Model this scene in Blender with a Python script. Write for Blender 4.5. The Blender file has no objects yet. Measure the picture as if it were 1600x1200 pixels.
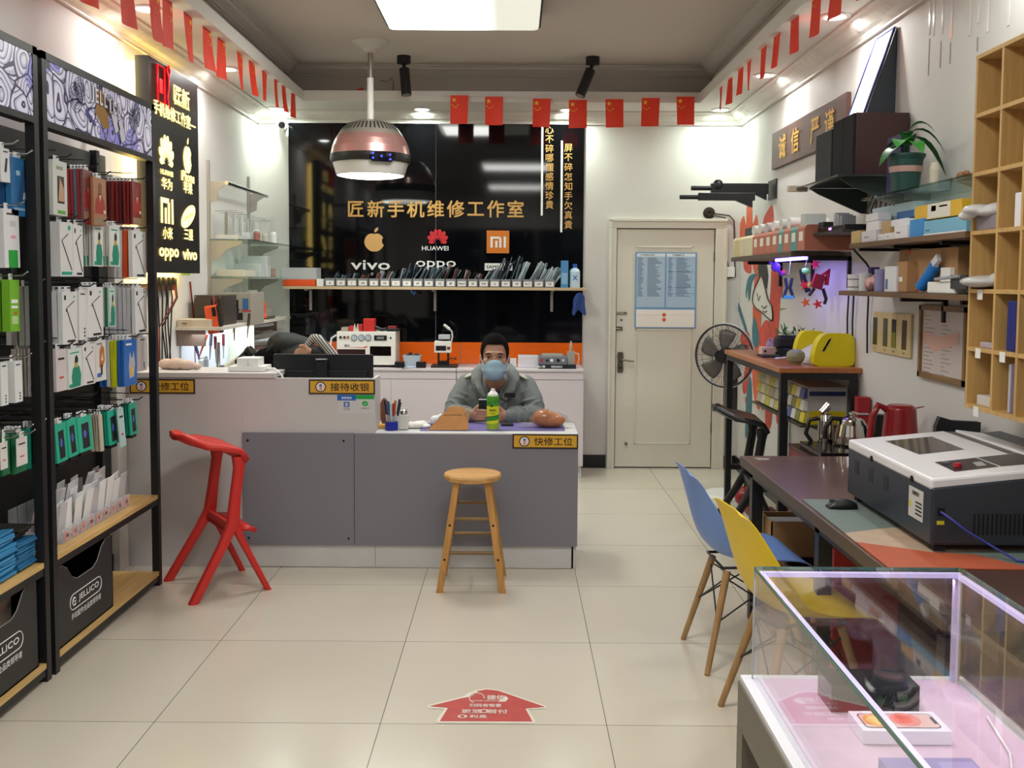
import bpy, math, random
from mathutils import Vector, Matrix
C = bpy.context.scene.collection
S = bpy.context.scene
rnd = random.Random(7)
# ------------------------------------------------------------------ camera, world, exposure, big lights
F = 1554.0                      # focal length in pixels of the 1600 x 1200 frame
CAMZ = 1.567
PITCH, YAW, ROLL, PPY = 0.0633, 0.0028, 0.006, 536.5
CM = Matrix.Rotation(YAW, 3, 'Z') @ Matrix.Rotation(math.pi/2-PITCH, 3, 'X') @ Matrix.Rotation(ROLL, 3, 'Z')
cam = bpy.data.cameras.new('camera'); co = bpy.data.objects.new('camera', cam); C.objects.link(co)
co.matrix_world = Matrix.Translation((0, 0, CAMZ)) @ CM.to_4x4()
cam.sensor_width = 36; cam.sensor_fit = 'HORIZONTAL'; cam.lens = F*36/1600
cam.shift_y = -(600-PPY)/1600; cam.clip_start = .05
S.camera = co
S.view_settings.view_transform = 'Standard'; S.view_settings.look = 'None'
S.view_settings.gamma = 1; S.view_settings.use_curve_mapping = False
S.view_settings.exposure = -0.27
w = bpy.data.worlds.new('night'); S.world = w; w.use_nodes = True
w.node_tree.nodes['Background'].inputs[0].default_value = (.02, .025, .04, 1)
w.node_tree.nodes['Background'].inputs[1].default_value = 1

def ray(px, py):
    return CM @ Vector(((px-800)/F, -(py-PPY)/F, -1))
def onY(px, py, Y):
    d = ray(px, py); t = Y/d.y; return Vector((d.x*t, Y, CAMZ+d.z*t))
def onX(px, py, X):
    d = ray(px, py); t = X/d.x; return Vector((X, d.y*t, CAMZ+d.z*t))
def onZ(px, py, Z):
    d = ray(px, py); t = (Z-CAMZ)/d.z; return Vector((d.x*t, d.y*t, Z))

def area(name, loc, size, power, color=(1, 1, 1), rot=(0, 0, 0), shape='RECTANGLE', spread=math.pi, sy=None):
    l = bpy.data.lights.new(name, 'AREA'); l.shape = shape; l.size = size
    if sy: l.size_y = sy
    l.energy = power; l.color = color; l.spread = spread
    o = bpy.data.objects.new(name, l); C.objects.link(o); o.location = loc; o.rotation_euler = rot
    return o
LW, RW, BW, FW = -2.13, 1.86, 8.28, -1.6      # wall planes
SOF, LIPT, CEIL = 2.94, 3.02, 3.245
WARM = (1, .93, .82); COOL = (.93, .97, 1)
DOWN = [onZ(230, 13, SOF), onZ(355, 107, SOF), onZ(433, 169, SOF), onZ(1305, 25, SOF), onZ(1195, 117, SOF),
        onZ(1126, 171, SOF), onZ(659, 170, SOF), onZ(887, 171, SOF)]
DOWN += [Vector((x, y, SOF)) for y in (3.6, 2.1, .6) for x in (-1.87, 1.66)]
for p in DOWN:
    area('downlight_glow', (p.x, p.y, SOF-.012), .09, 8.5 if p.y > 4 else 4.5, (.86, 1, .86) if p.y > 7.9 else (.95, 1, .96), shape='DISK', spread=2.9)
area('ceiling_lamp_glow', (-.50, 6.0, 3.12), .50, 26, (1, .99, .96), sy=.66)
area('front_ceiling_lamp_glow', (0, 2.6, 3.12), .88, 30, (1, .98, .96), sy=.66)
area('entrance_ceiling_lamp_glow', (0, -.4, 3.12), .88, 26, (1, .98, .96), sy=.66)
area('pendant_glow', (-1.045, 7.12, 2.29), .42, 10, (.95, 1, .92), shape='DISK')
area('case_strip_glow', (.74, 2.085, .936), .42, .45, (.78, .68, 1), sy=.012)
area('case_strip_glow', (.532, 1.5, .936), .012, .9, (.78, .68, 1), sy=1.1)
area('case_strip_glow', (.948, 1.5, .936), .01, .9, (.78, .68, 1), sy=1.1)
area('shelf_strip_glow', (1.66, 5.85, 1.695), .03, 2.2, (.35, .3, 1), sy=.6)
area('bench_strip_glow', (-1.98, 6.75, 1.215), .10, 2.6, (.85, .92, 1), sy=1.2)
area('sign_edge_glow', (-2.06, 5.85, 1.585), .04, 2.4, (1, .72, .25), rot=(0, 1.0, 0), sy=.8)
area('sign_side_glow', (-2.1, 5.42, 2.2), .03, 2.0, (1, .75, .3), rot=(math.pi/2, 0, 0), sy=1.2)
# ------------------------------------------------------------------ materials
_m = {}
def lin(c):
    if isinstance(c, str):
        c = [int(c[i:i+2], 16)/255 for i in (0, 2, 4)]
    return tuple(v/12.92 if v <= .04045 else ((v+.055)/1.055)**2.4 for v in c[:3])
def mat(name, col, rough=.5, metal=0, emit=0, trans=0, ior=1.45, alpha=1, noise=0, nscale=20, bump=0, bscale=60, coat=0, stretch=None, ecol=None):
    if name in _m: return _m[name]
    m = bpy.data.materials.new(name); m.use_nodes = True; _m[name] = m
    nt = m.node_tree; b = nt.nodes['Principled BSDF']; c = lin(col)
    b.inputs['Base Color'].default_value = (*c, 1); b.inputs['Roughness'].default_value = rough
    b.inputs['Metallic'].default_value = metal; b.inputs['IOR'].default_value = ior
    b.inputs['Transmission Weight'].default_value = trans; b.inputs['Alpha'].default_value = alpha
    b.inputs['Coat Weight'].default_value = coat; b.inputs['Coat Roughness'].default_value = .05
    if emit:
        b.inputs['Emission Color'].default_value = (*lin(ecol or col), 1); b.inputs['Emission Strength'].default_value = emit
    if noise or bump:
        tc = nt.nodes.new('ShaderNodeTexCoord'); mp = nt.nodes.new('ShaderNodeMapping')
        nt.links.new(tc.outputs['Object'], mp.inputs[0])
        if stretch: mp.inputs['Scale'].default_value = stretch
    if noise:
        n = nt.nodes.new('ShaderNodeTexNoise'); n.inputs['Scale'].default_value = nscale; n.inputs['Detail'].default_value = 5
        nt.links.new(mp.outputs[0], n.inputs['Vector'])
        r = nt.nodes.new('ShaderNodeMapRange'); r.inputs[1].default_value = .3; r.inputs[2].default_value = .7
        r.inputs[3].default_value = 1-noise; r.inputs[4].default_value = 1+noise
        nt.links.new(n.outputs['Fac'], r.inputs[0])
        mx = nt.nodes.new('ShaderNodeMix'); mx.data_type = 'RGBA'; mx.blend_type = 'MULTIPLY'; mx.inputs[0].default_value = 1
        mx.inputs[6].default_value = (*c, 1); nt.links.new(r.outputs[0], mx.inputs[7]); nt.links.new(mx.outputs[2], b.inputs['Base Color'])
    if bump:
        n = nt.nodes.new('ShaderNodeTexNoise'); n.inputs['Scale'].default_value = bscale; n.inputs['Detail'].default_value = 4
        nt.links.new(mp.outputs[0], n.inputs['Vector'])
        bp = nt.nodes.new('ShaderNodeBump'); bp.inputs['Strength'].default_value = bump; bp.inputs['Distance'].default_value = .01
        nt.links.new(n.outputs['Fac'], bp.inputs['Height']); nt.links.new(bp.outputs[0], b.inputs['Normal'])
    return m
def P(hexc, rough=.5, **k):       # quick plain plastic / paper material
    return mat('paint_%s_%d' % (hexc, int(rough*100)), hexc, rough, **k)
def wood(name, col, scale=1, axis='Y', rough=.45, contrast=.22, coat=0):
    if name in _m: return _m[name]
    m = bpy.data.materials.new(name); m.use_nodes = True; _m[name] = m
    nt = m.node_tree; b = nt.nodes['Principled BSDF']; c = lin(col)
    tc = nt.nodes.new('ShaderNodeTexCoord'); mp = nt.nodes.new('ShaderNodeMapping')
    sc = {'X': (2, 25, 25), 'Y': (25, 2, 25), 'Z': (25, 25, 2)}[axis]
    mp.inputs['Scale'].default_value = [s*scale for s in sc]
    nt.links.new(tc.outputs['Object'], mp.inputs[0])
    n = nt.nodes.new('ShaderNodeTexNoise'); n.inputs['Scale'].default_value = 1.5; n.inputs['Detail'].default_value = 7; n.inputs['Distortion'].default_value = .6
    nt.links.new(mp.outputs[0], n.inputs['Vector'])
    cr = nt.nodes.new('ShaderNodeValToRGB'); cr.color_ramp.elements[0].position = .32; cr.color_ramp.elements[1].position = .68
    cr.color_ramp.elements[0].color = (*[v*(1-contrast) for v in c], 1); cr.color_ramp.elements[1].color = (*[min(1, v*(1+contrast)) for v in c], 1)
    nt.links.new(n.outputs['Fac'], cr.inputs[0]); nt.links.new(cr.outputs[0], b.inputs['Base Color'])
    b.inputs['Roughness'].default_value = rough; b.inputs['Coat Weight'].default_value = coat
    return m
def glass(name='clear_glass', col='ffffff', rough=0.0, mix=.9):
    """thin architectural glass: mostly see-through with a fresnel reflection"""
    if name in _m: return _m[name]
    m = bpy.data.materials.new(name); m.use_nodes = True; _m[name] = m
    nt = m.node_tree; nt.nodes.clear()
    o = nt.nodes.new('ShaderNodeOutputMaterial'); t = nt.nodes.new('ShaderNodeBsdfTransparent'); g = nt.nodes.new('ShaderNodeBsdfGlossy')
    t.inputs[0].default_value = (*lin(col), 1); g.inputs['Roughness'].default_value = max(rough, .01)
    ge = nt.nodes.new('ShaderNodeNewGeometry'); dp = nt.nodes.new('ShaderNodeVectorMath'); dp.operation = 'DOT_PRODUCT'
    nt.links.new(ge.outputs['Incoming'], dp.inputs[0]); nt.links.new(ge.outputs['Normal'], dp.inputs[1])
    def mth(op, a_, b_=None):
        n_ = nt.nodes.new('ShaderNodeMath'); n_.operation = op
        for i_, v_ in enumerate((a_, b_)):
            if v_ is None: continue
            if isinstance(v_, (int, float)): n_.inputs[i_].default_value = v_
            else: nt.links.new(v_, n_.inputs[i_])
        return n_.outputs[0]
    fz = mth('ADD', mth('MULTIPLY', mth('POWER', mth('SUBTRACT', 1.0, mth('ABSOLUTE', dp.outputs['Value'])), 4.0), .8), .045)
    mx = nt.nodes.new('ShaderNodeMixShader'); nt.links.new(fz, mx.inputs[0])
    nt.links.new(t.outputs[0], mx.inputs[1]); nt.links.new(g.outputs[0], mx.inputs[2]); nt.links.new(mx.outputs[0], o.inputs[0])
    return m
def film(name, col, opac, rough=.15):
    if name in _m: return _m[name]
    m = bpy.data.materials.new(name); m.use_nodes = True; _m[name] = m
    b = m.node_tree.nodes['Principled BSDF']; b.inputs['Base Color'].default_value = (*lin(col), 1)
    b.inputs['Alpha'].default_value = opac; b.inputs['Roughness'].default_value = rough
    return m
WHITE = mat('white_paint', 'f0eeea', .5); BLACK = mat('black_plastic', '151517', .4); BMET = mat('black_steel', '1a1b1e', .42, bump=.05)
WHITEP = mat('white_plastic', 'eeeeea', .35); STEEL = mat('steel', 'b9bbbd', .25, metal=1); CHROME = mat('chrome', 'dddddd', .08, metal=1)
GREYP = mat('grey_plastic', '8a8a88', .5); DARK = mat('dark_void', '0b0b0c', .8); RED = mat('red_plastic', 'c8332b', .4)
GOLD = mat('gold_letter', 'd2a45e', .35, metal=.3); CARD = mat('cardboard', 'a9825a', .8, noise=.08, nscale=8)
OAK = wood('oak_board', 'd9b271', axis='Y', contrast=.14); RUBBER = mat('rubber', '202022', .75)
TXTB = mat('black_print', '17171b', .6); TXTW = mat('white_print', 'f2f2f2', .6)
GLASS = glass(); GLASSG = glass('green_edge_glass', 'e6f3ed')

# ------------------------------------------------------------------ mesh builder
_tc = {}
def _text_mesh(s, off, res):
    k = (s, off, res)
    if k not in _tc:
        cu = bpy.data.curves.new('t', 'FONT'); cu.body = s; cu.size = 1; cu.offset = off; cu.resolution_u = res; cu.fill_mode = 'FRONT'
        o = bpy.data.objects.new('t', cu); C.objects.link(o)
        dg = bpy.context.evaluated_depsgraph_get(); me = bpy.data.meshes.new_from_object(o.evaluated_get(dg))
        vs = [v.co.copy() for v in me.vertices]; fs = [tuple(p.vertices) for p in me.polygons]
        bpy.data.objects.remove(o); bpy.data.curves.remove(cu); bpy.data.meshes.remove(me)
        _tc[k] = (vs, fs)
    return _tc[k]
def frame(d):
    d = Vector(d).normalized(); up = Vector((0, 0, 1)) if abs(d.z) < .95 else Vector((0, 1, 0))
    a = d.cross(up).normalized(); return a, a.cross(d).normalized(), d
def wloc(o):
    v = Vector((0, 0, 0))
    while o: v += o.location; o = o.parent
    return v
class MB:
    def __init__(s): s.v = []; s.f = []; s.m = []; s.s = []; s.mats = []
    def mi(s, m):
        if m not in s.mats: s.mats.append(m)
        return s.mats.index(m)
    def add(s, vs, fs, m, smooth=False):
        b = len(s.v); s.v += [Vector(v) for v in vs]; i = s.mi(m)
        for f in fs: s.f.append([b+k for k in f]); s.m.append(i); s.s.append(smooth)
        return s
    def hexa(s, p, m):
        """8 points: bottom ring 0-3, top ring 4-7"""
        return s.add(p, [(3, 2, 1, 0), (4, 5, 6, 7), (0, 1, 5, 4), (1, 2, 6, 5), (2, 3, 7, 6), (3, 0, 4, 7)], m)
    def box(s, a, b, m, rot=None, c=None):
        x0, x1 = sorted((a[0], b[0])); y0, y1 = sorted((a[1], b[1])); z0, z1 = sorted((a[2], b[2]))
        p = [Vector(q) for q in ((x0, y0, z0), (x1, y0, z0), (x1, y1, z0), (x0, y1, z0), (x0, y0, z1), (x1, y0, z1), (x1, y1, z1), (x0, y1, z1))]
        if rot is not None:
            c = Vector(c) if c is not None else sum(p, Vector())/8
            p = [c + rot @ (q-c) for q in p]
        return s.hexa(p, m)
    def quad(s, a, b, c, d, m): return s.add([a, b, c, d], [(0, 1, 2, 3)], m)
    def poly(s, pts, m): return s.add(pts, [tuple(range(len(pts)))], m)
    def prism(s, pts, ext, m, smooth=False):
        """pts: planar outline (3D), ext: extrusion vector"""
        n = len(pts); e = Vector(ext); vs = [Vector(p) for p in pts] + [Vector(p)+e for p in pts]
        s.add(vs, [tuple(range(n))[::-1], tuple(range(n, 2*n))], m)
        return s.add(vs, [(i, (i+1) % n, n+(i+1) % n, n+i) for i in range(n)], m, smooth)
    def cyl(s, a, b, r, m, r2=None, n=16, cap=True, smooth=True):
        a = Vector(a); b = Vector(b); r2 = r if r2 is None else r2; u, v, _ = frame(b-a)
        ring = lambda c, q: [c + u*math.cos(t)*q + v*math.sin(t)*q for t in (2*math.pi*k/n for k in range(n))]
        vs = ring(a, r)+ring(b, r2)
        s.add(vs, [(i, (i+1) % n, n+(i+1) % n, n+i) for i in range(n)], m, smooth)
        if cap: s.add(vs, [tuple(range(n))[::-1], tuple(range(n, 2*n))], m)
        return s
    def tube(s, pts, r, m, n=8, closed=False, ry=None):
        pts = [Vector(p) for p in pts]; N = len(pts); rs = r if isinstance(r, (list, tuple)) else [r]*N
        vs = []; u = None
        for i, p in enumerate(pts):
            if closed: d = pts[(i+1) % N]-pts[i-1]
            else: d = pts[min(i+1, N-1)]-pts[max(i-1, 0)]
            d.normalize()
            if u is None: u = frame(d)[0]
            u = (u-d*u.dot(d))
            u = u.normalized() if u.length > 1e-6 else frame(d)[0]
            w_ = d.cross(u); k2 = (ry/r if ry and not isinstance(r, (list, tuple)) else 1)
            vs += [p+u*math.cos(t)*rs[i]+w_*math.sin(t)*rs[i]*k2 for t in (2*math.pi*k/n for k in range(n))]
        fs = []
        for i in range(N if closed else N-1):
            j = (i+1) % N
            fs += [(i*n+k, i*n+(k+1) % n, j*n+(k+1) % n, j*n+k) for k in range(n)]
        s.add(vs, fs, m, True)
        if not closed: s.add(vs, [tuple(range(n))[::-1], tuple(range((N-1)*n, N*n))], m)
        return s
    def lathe(s, prof, c, m, n=32, axis=(0, 0, 1), cap=True, smooth=True):
        """prof: (radius, height) pairs; m: one material or one per segment"""
        c = Vector(c); a = Vector(axis).normalized()
        u, v, _ = (Vector((1, 0, 0)), Vector((0, 1, 0)), 0) if abs(a.z) > .999 else frame(a)
        vs = []
        for r, h in prof: vs += [c+a*h+u*math.cos(t)*r+v*math.sin(t)*r for t in (2*math.pi*k/n for k in range(n))]
        for i in range(len(prof)-1):
            mm = m[i] if isinstance(m, (list, tuple)) else m
            s.add(vs[i*n:(i+2)*n], [(k, (k+1) % n, n+(k+1) % n, n+k) for k in range(n)], mm, smooth)
        if cap:
            mm = m if not isinstance(m, (list, tuple)) else None
            if prof[0][0] > 1e-5: s.add(vs[:n], [tuple(range(n))[::-1]], mm or m[0])
            if prof[-1][0] > 1e-5: s.add(vs[-n:], [tuple(range(n))], mm or m[-1])
        return s
    def ball(s, c, r, m, n=16, k=10, rot=None):
        if not isinstance(r, (list, tuple)): r = (r, r, r)
        c = Vector(c); vs = []
        for i in range(k+1):
            t = math.pi*i/k
            for j in range(n):
                q = Vector((math.sin(t)*math.cos(2*math.pi*j/n)*r[0], math.sin(t)*math.sin(2*math.pi*j/n)*r[1], math.cos(t)*r[2]))
                vs.append(c + (rot @ q if rot is not None else q))
        fs = [(i*n+j, (i+1)*n+j, (i+1)*n+(j+1) % n, i*n+(j+1) % n) for i in range(k) for j in range(n)]
        return s.add(vs, fs, m, True)
    def loft(s, rings, m, cap=True, smooth=True):
        n = len(rings[0]); vs = [Vector(p) for r in rings for p in r]
        s.add(vs, [(i*n+k, i*n+(k+1) % n, (i+1)*n+(k+1) % n, (i+1)*n+k) for i in range(len(rings)-1) for k in range(n)], m, smooth)
        if cap: s.add(vs, [tuple(range(n))[::-1], tuple(range(len(vs)-n, len(vs)))], m)
        return s
    def grid(s, P_, m, thick=0, smooth=True):
        """P_: rows of points; optional thickness along -normal"""
        R = len(P_); K = len(P_[0]); vs = [Vector(p) for r in P_ for p in r]
        fs = [(i*K+j, i*K+j+1, (i+1)*K+j+1, (i+1)*K+j) for i in range(R-1) for j in range(K-1)]
        if not thick: return s.add(vs, fs, m, smooth)
        nn = [Vector((0, 0, 0)) for _ in vs]
        for f in fs:
            q = (vs[f[2]]-vs[f[0]]).cross(vs[f[3]]-vs[f[1]])
            for k in f: nn[k] += q
        vb = [v-n_.normalized()*thick for v, n_ in zip(vs, nn)]
        O = len(vs); bd = [j for j in range(K)]+[i*K+K-1 for i in range(1, R)]+[(R-1)*K+j for j in range(K-2, -1, -1)]+[i*K for i in range(R-2, 0, -1)]
        f2 = fs+[tuple(k+O for k in f[::-1]) for f in fs]
        f2 += [(bd[(i+1) % len(bd)], bd[i], bd[i]+O, bd[(i+1) % len(bd)]+O) for i in range(len(bd))]
        return s.add(vs+vb, f2, m, smooth)
    def text(s, t, size, o, xd, yd, m, align='C', off=0, res=2, lift=.0006, wmax=None, va='C'):
        vs, fs = _text_mesh(t, 0, res)
        if not vs: return s
        if off:      # bolder strokes: the outline repeated with small shifts
            e_ = min(off, .06)*.75; xq, yq = Vector(xd).normalized(), Vector(yd).normalized()
            for i_, (du, dv) in enumerate(((-e_, e_), (e_, e_), (-e_, -e_), (e_, -e_))):
                s.text(t, size, Vector(o)+xq*du*size+yq*dv*size, xd, yd, m, align, 0, res, lift+.00004*(i_+1), wmax, va)
        x0 = min(v.x for v in vs); x1 = max(v.x for v in vs); y0 = min(v.y for v in vs); y1 = max(v.y for v in vs)
        xd = Vector(xd).normalized(); yd = Vector(yd).normalized(); nn = xd.cross(yd)*lift
        ax = {'C': (x0+x1)/2, 'L': x0, 'R': x1}[align]; ay = (y0+y1)/2 if va == 'C' else y0
        sx = size
        if wmax: sx = wmax/(x1-x0)
        return s.add([Vector(o)+xd*(v.x-ax)*sx+yd*(v.y-ay)*size+nn for v in vs], fs, m)
    def build(s, name, parent=None, label=None, cat=None, group=None, kind=None, bevel=0, loc=None, shade=None, seg=2):
        if parent is not None: o0 = wloc(parent)
        elif loc is not None: o0 = Vector(loc)
        elif kind == 'structure': o0 = Vector((0, 0, 0))
        else:
            xs = [v.x for v in s.v]; ys = [v.y for v in s.v]; zs = [v.z for v in s.v]
            o0 = Vector(((min(xs)+max(xs))/2, (min(ys)+max(ys))/2, min(zs)))
        me = bpy.data.meshes.new(name); me.from_pydata([v-o0 for v in s.v], [], s.f)
        for m in s.mats: me.materials.append(m)
        me.polygons.foreach_set('material_index', s.m); me.polygons.foreach_set('use_smooth', s.s); me.update()
        ob = bpy.data.objects.new(name, me); C.objects.link(ob)
        if parent is not None: ob.parent = parent
        else: ob.location = o0
        if bevel:
            md = ob.modifiers.new('b', 'BEVEL'); md.width = bevel; md.segments = seg; md.limit_method = 'ANGLE'; md.angle_limit = .6
        tag(ob, label, cat, group, kind)
        return ob
def tag(o, label=None, cat=None, group=None, kind=None):
    if label: o['label'] = label
    if cat: o['category'] = cat
    if group: o['group'] = group
    if kind: o['kind'] = kind
    return o
def thing(name, label, cat, loc=(0, 0, 0), group=None, rz=0):
    o = bpy.data.objects.new(name, None); C.objects.link(o); o.location = loc; o.rotation_euler = (0, 0, rz); o.empty_display_size = .05
    return tag(o, label, cat, group)
def copy_tree(o, parent=None):
    c = o.copy(); C.objects.link(c)
    if parent is not None: c.parent = parent
    for ch in list(o.children): copy_tree(ch, c)
    return c
def dup(o, loc, label, group=None, rot=None, scale=None):
    c = copy_tree(o); c.location = loc; c['label'] = label
    if group: c['group'] = group
    if rot is not None: c.rotation_euler = rot
    if scale is not None: c.scale = scale
    return c
RX = lambda a: Matrix.Rotation(a, 3, 'X')
RY = lambda a: Matrix.Rotation(a, 3, 'Y')
RZ = lambda a: Matrix.Rotation(a, 3, 'Z')
X_, Y_, Z_ = Vector((1, 0, 0)), Vector((0, 1, 0)), Vector((0, 0, 1))
# ------------------------------------------------------------------ room shell
def floor_mat():
    m = bpy.data.materials.new('polished_tile'); m.use_nodes = True; nt = m.node_tree; b = nt.nodes['Principled BSDF']
    g = nt.nodes.new('ShaderNodeNewGeometry'); mp = nt.nodes.new('ShaderNodeMapping'); mp.inputs['Location'].default_value = (-.333+8, -3.423+8, 0)
    nt.links.new(g.outputs['Position'], mp.inputs[0])
    br = nt.nodes.new('ShaderNodeTexBrick'); br.offset = 0; br.squash = 1
    br.inputs['Color1'].default_value = (*lin('d3cabb'), 1); br.inputs['Color2'].default_value = (*lin('cec5b5'), 1); br.inputs['Mortar'].default_value = (*lin('5d564a'), 1)
    for k, v in (('Scale', 1), ('Mortar Size', .0016), ('Mortar Smooth', .2), ('Brick Width', .8), ('Row Height', .8)): br.inputs[k].default_value = v
    nt.links.new(mp.outputs[0], br.inputs['Vector'])
    n = nt.nodes.new('ShaderNodeTexNoise'); n.inputs['Scale'].default_value = 1.6; n.inputs['Detail'].default_value = 6; nt.links.new(g.outputs['Position'], n.inputs['Vector'])
    r = nt.nodes.new('ShaderNodeMapRange'); r.inputs[3].default_value = .94; r.inputs[4].default_value = 1.04; nt.links.new(n.outputs['Fac'], r.inputs[0])
    mx = nt.nodes.new('ShaderNodeMix'); mx.data_type = 'RGBA'; mx.blend_type = 'MULTIPLY'; mx.inputs[0].default_value = 1
    nt.links.new(br.outputs['Color'], mx.inputs[6]); nt.links.new(r.outputs[0], mx.inputs[7]); nt.links.new(mx.outputs[2], b.inputs['Base Color'])
    n2 = nt.nodes.new('ShaderNodeTexNoise'); n2.inputs['Scale'].default_value = 1.5; n2.inputs['Detail'].default_value = 6; nt.links.new(g.outputs['Position'], n2.inputs['Vector'])
    r2 = nt.nodes.new('ShaderNodeMapRange'); r2.inputs[1].default_value = .35; r2.inputs[2].default_value = .75; r2.inputs[3].default_value = .17; r2.inputs[4].default_value = .23
    nt.links.new(n2.outputs['Fac'], r2.inputs[0]); nt.links.new(r2.outputs[0], b.inputs['Roughness'])
    b.inputs['IOR'].default_value = 1.5
    return m
WALL = mat('wall_plaster', 'd4d1cd', .6, noise=.02, nscale=2, bump=.03, bscale=40)
CEILM = mat('ceiling_paint', 'c6beb7', .8)
SOFM = mat('soffit_paint', 'd8d5d0', .7)
def relief():
    m = bpy.data.materials.new('crown_relief'); m.use_nodes = True; nt = m.node_tree; b = nt.nodes['Principled BSDF']
    b.inputs['Base Color'].default_value = (*lin('d6d2cb'), 1); b.inputs['Roughness'].default_value = .45
    g = nt.nodes.new('ShaderNodeNewGeometry'); wv = nt.nodes.new('ShaderNodeTexVoronoi'); wv.inputs['Scale'].default_value = 16; wv.feature = 'SMOOTH_F1'
    nt.links.new(g.outputs['Position'], wv.inputs['Vector'])
    bp = nt.nodes.new('ShaderNodeBump'); bp.inputs['Strength'].default_value = .45; bp.inputs['Distance'].default_value = .015
    nt.links.new(wv.outputs['Distance'], bp.inputs['Height']); nt.links.new(bp.outputs[0], b.inputs['Normal'])
    return m
CROWN = relief()
T = .1
MB().box((LW-T, FW-T, -.1), (RW+T, BW+T, 0), floor_mat()).build('floor', kind='structure')
MB().box((LW-T, FW-T, 0), (LW, BW+T, 3.5), WALL).build('wall_left', kind='structure')
MB().box((RW, FW-T, 0), (RW+T, BW+T, 3.5), WALL).build('wall_right', kind='structure')
DX0, DX1, DZ = onY(961, 545, BW).x, onY(1114, 545, BW).x, onY(1040, 357, BW).z
b = MB()
b.box((LW, BW, 0), (DX0, BW+T, 3.5), WALL).box((DX1, BW, 0), (RW, BW+T, 3.5), WALL).box((DX0, BW, DZ), (DX1, BW+T, 3.5), WALL)
b.build('wall_back', kind='structure')
# front wall behind the camera: two piers and a lintel around the glass shop front
b = MB(); b.box((LW, FW-T, 0), (-1.6, FW, 3.5), WALL).box((1.4, FW-T, 0), (RW, FW, 3.5), WALL).box((-1.6, FW-T, 2.5), (1.4, FW, 3.5), WALL)
b.build('wall_front', kind='structure')
b = MB().box((-1.6, FW-.05, .0), (1.4, FW-.04, 2.5), GLASS)
for x in (-1.6, -.62, .36, 1.36): b.box((x, FW-.07, 0), (x+.05, FW-.02, 2.5), STEEL)
b.build('window_1', kind='structure')
MB().box((LW-T, FW-T, CEIL), (RW+T, BW+T, CEIL+.1), CEILM).build('ceiling', kind='structure')
# soffit ring with lip, tray walls
LX, RX_, BY = -1.645, 1.415, 7.77
def soff(name, a, b_, lipa, lipb):
    MB().box(a, b_, SOFM).box(lipa, lipb, SOFM).build(name, kind='structure')
soff('trim_1', (LW, FW, SOF), (LX-.02, BW, SOF+.02), (LX-.02, FW, SOF), (LX, BY+.02, LIPT))
soff('trim_2', (RX_+.02, FW, SOF), (RW, BW, SOF+.02), (RX_, FW, SOF), (RX_+.02, BY+.02, LIPT))
soff('trim_3', (LX-.02, BY+.02, SOF), (RX_+.02, BW, SOF+.02), (LX, BY, SOF), (RX_, BY+.02, LIPT))
TRAY = mat('tray_paint', 'c2bbb5', .7)
b = MB().box((LW, FW, SOF+.02), (-1.80, BW, CEIL), TRAY).box((1.53, FW, SOF+.02), (RW, BW, CEIL), TRAY).box((-1.80, 7.98, SOF+.02), (1.53, BW, CEIL), TRAY)
b.build('trim_4', kind='structure')
def mould(name, prof, x0, x1, yb, z, m, yf=FW):
    """prof: (out, down) from wall/ceiling corner; run along left, back and right sides of a rectangle"""
    path = [(x0, yf), (x0, yb), (x1, yb), (x1, yf)]
    dirs = [(1, 0), (1, -1), (-1, -1), (-1, 0)]
    rings = [[Vector((px+dx*o, py+dy*o, z-d)) for (o, d) in prof] for (px, py), (dx, dy) in zip(path, dirs)]
    MB().loft(rings, m, smooth=False).build(name, kind='structure')
mould('trim_5', [(0, 0), (.13, 0), (.13, .012), (.115, .02), (.1, .035), (.06, .06), (.035, .07), (.02, .085), (.02, .095), (0, .095)], LW, RW, BW, SOF, CROWN)
mould('trim_6', [(0, 0), (.10, 0), (.10, .012), (.08, .016), (.075, .03), (.035, .055), (.03, .062), (.015, .066), (.015, .075), (0, .075)], -1.80, 1.53, 7.98, CEIL, mat('tray_crown', 'c4beb8', .5))
# baseboards
BB = mat('baseboard_black', '1b1c1f', .3)
bz = .11
MB().box((.56, BW-.012, 0), (DX0-.07, BW, bz), BB).box((DX1+.09, BW-.012, 0), (RW, BW, bz), BB).build('baseboard_back', kind='structure')
MB().box((RW-.012, FW, 0), (RW, BW-.012, bz), BB).build('baseboard_right', kind='structure')
MB().box((LW, FW, 0), (LW+.012, 5.2, bz), BB).build('baseboard_left', kind='structure')
# pale pilaster on the left wall beside the rack
MB().box((LW, 5.18, 0), (LW+.045, 5.30, 2.1), WALL).build('trim_7', kind='structure')
# door
DP = mat('door_paint', 'dad6c8', .45); MET = mat('brushed_brass', '8a8378', .3, metal=1)
d = thing('door_1', None, None, (DX0, BW, 0)); tag(d, kind='structure')
fy = BW-.035
b = MB(); fo = .085
for (x0, x1, z0, z1) in ((DX0-fo+.035, DX0, 0, DZ+.0), (DX1, DX1+fo, 0, DZ), (DX0-fo+.035, DX1+fo, DZ, DZ+fo-.015)):
    b.box((x0, fy, z0), (x1, BW+.02, z1), DP)
    b.box((x0-.012 if x0 < DX0 else x1-.012 if z1 <= DZ else x0-.012, fy-.012, z0), (x0+.012 if x0 < DX0 else x1+.012, fy+.01, z1+ .0), DP)
b.box((DX0-fo+.023, fy-.012, DZ+fo-.03), (DX1+fo+.012, fy+.01, DZ+fo-.005), DP)
b.build('door_frame', d, bevel=.004)
b = MB().box((DX0+.006, BW-.005, .01), (DX1-.006, BW+.035, DZ-.006), DP)
pw0, pw1 = onY(992, 545, BW).x, onY(1080, 545, BW).x
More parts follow.
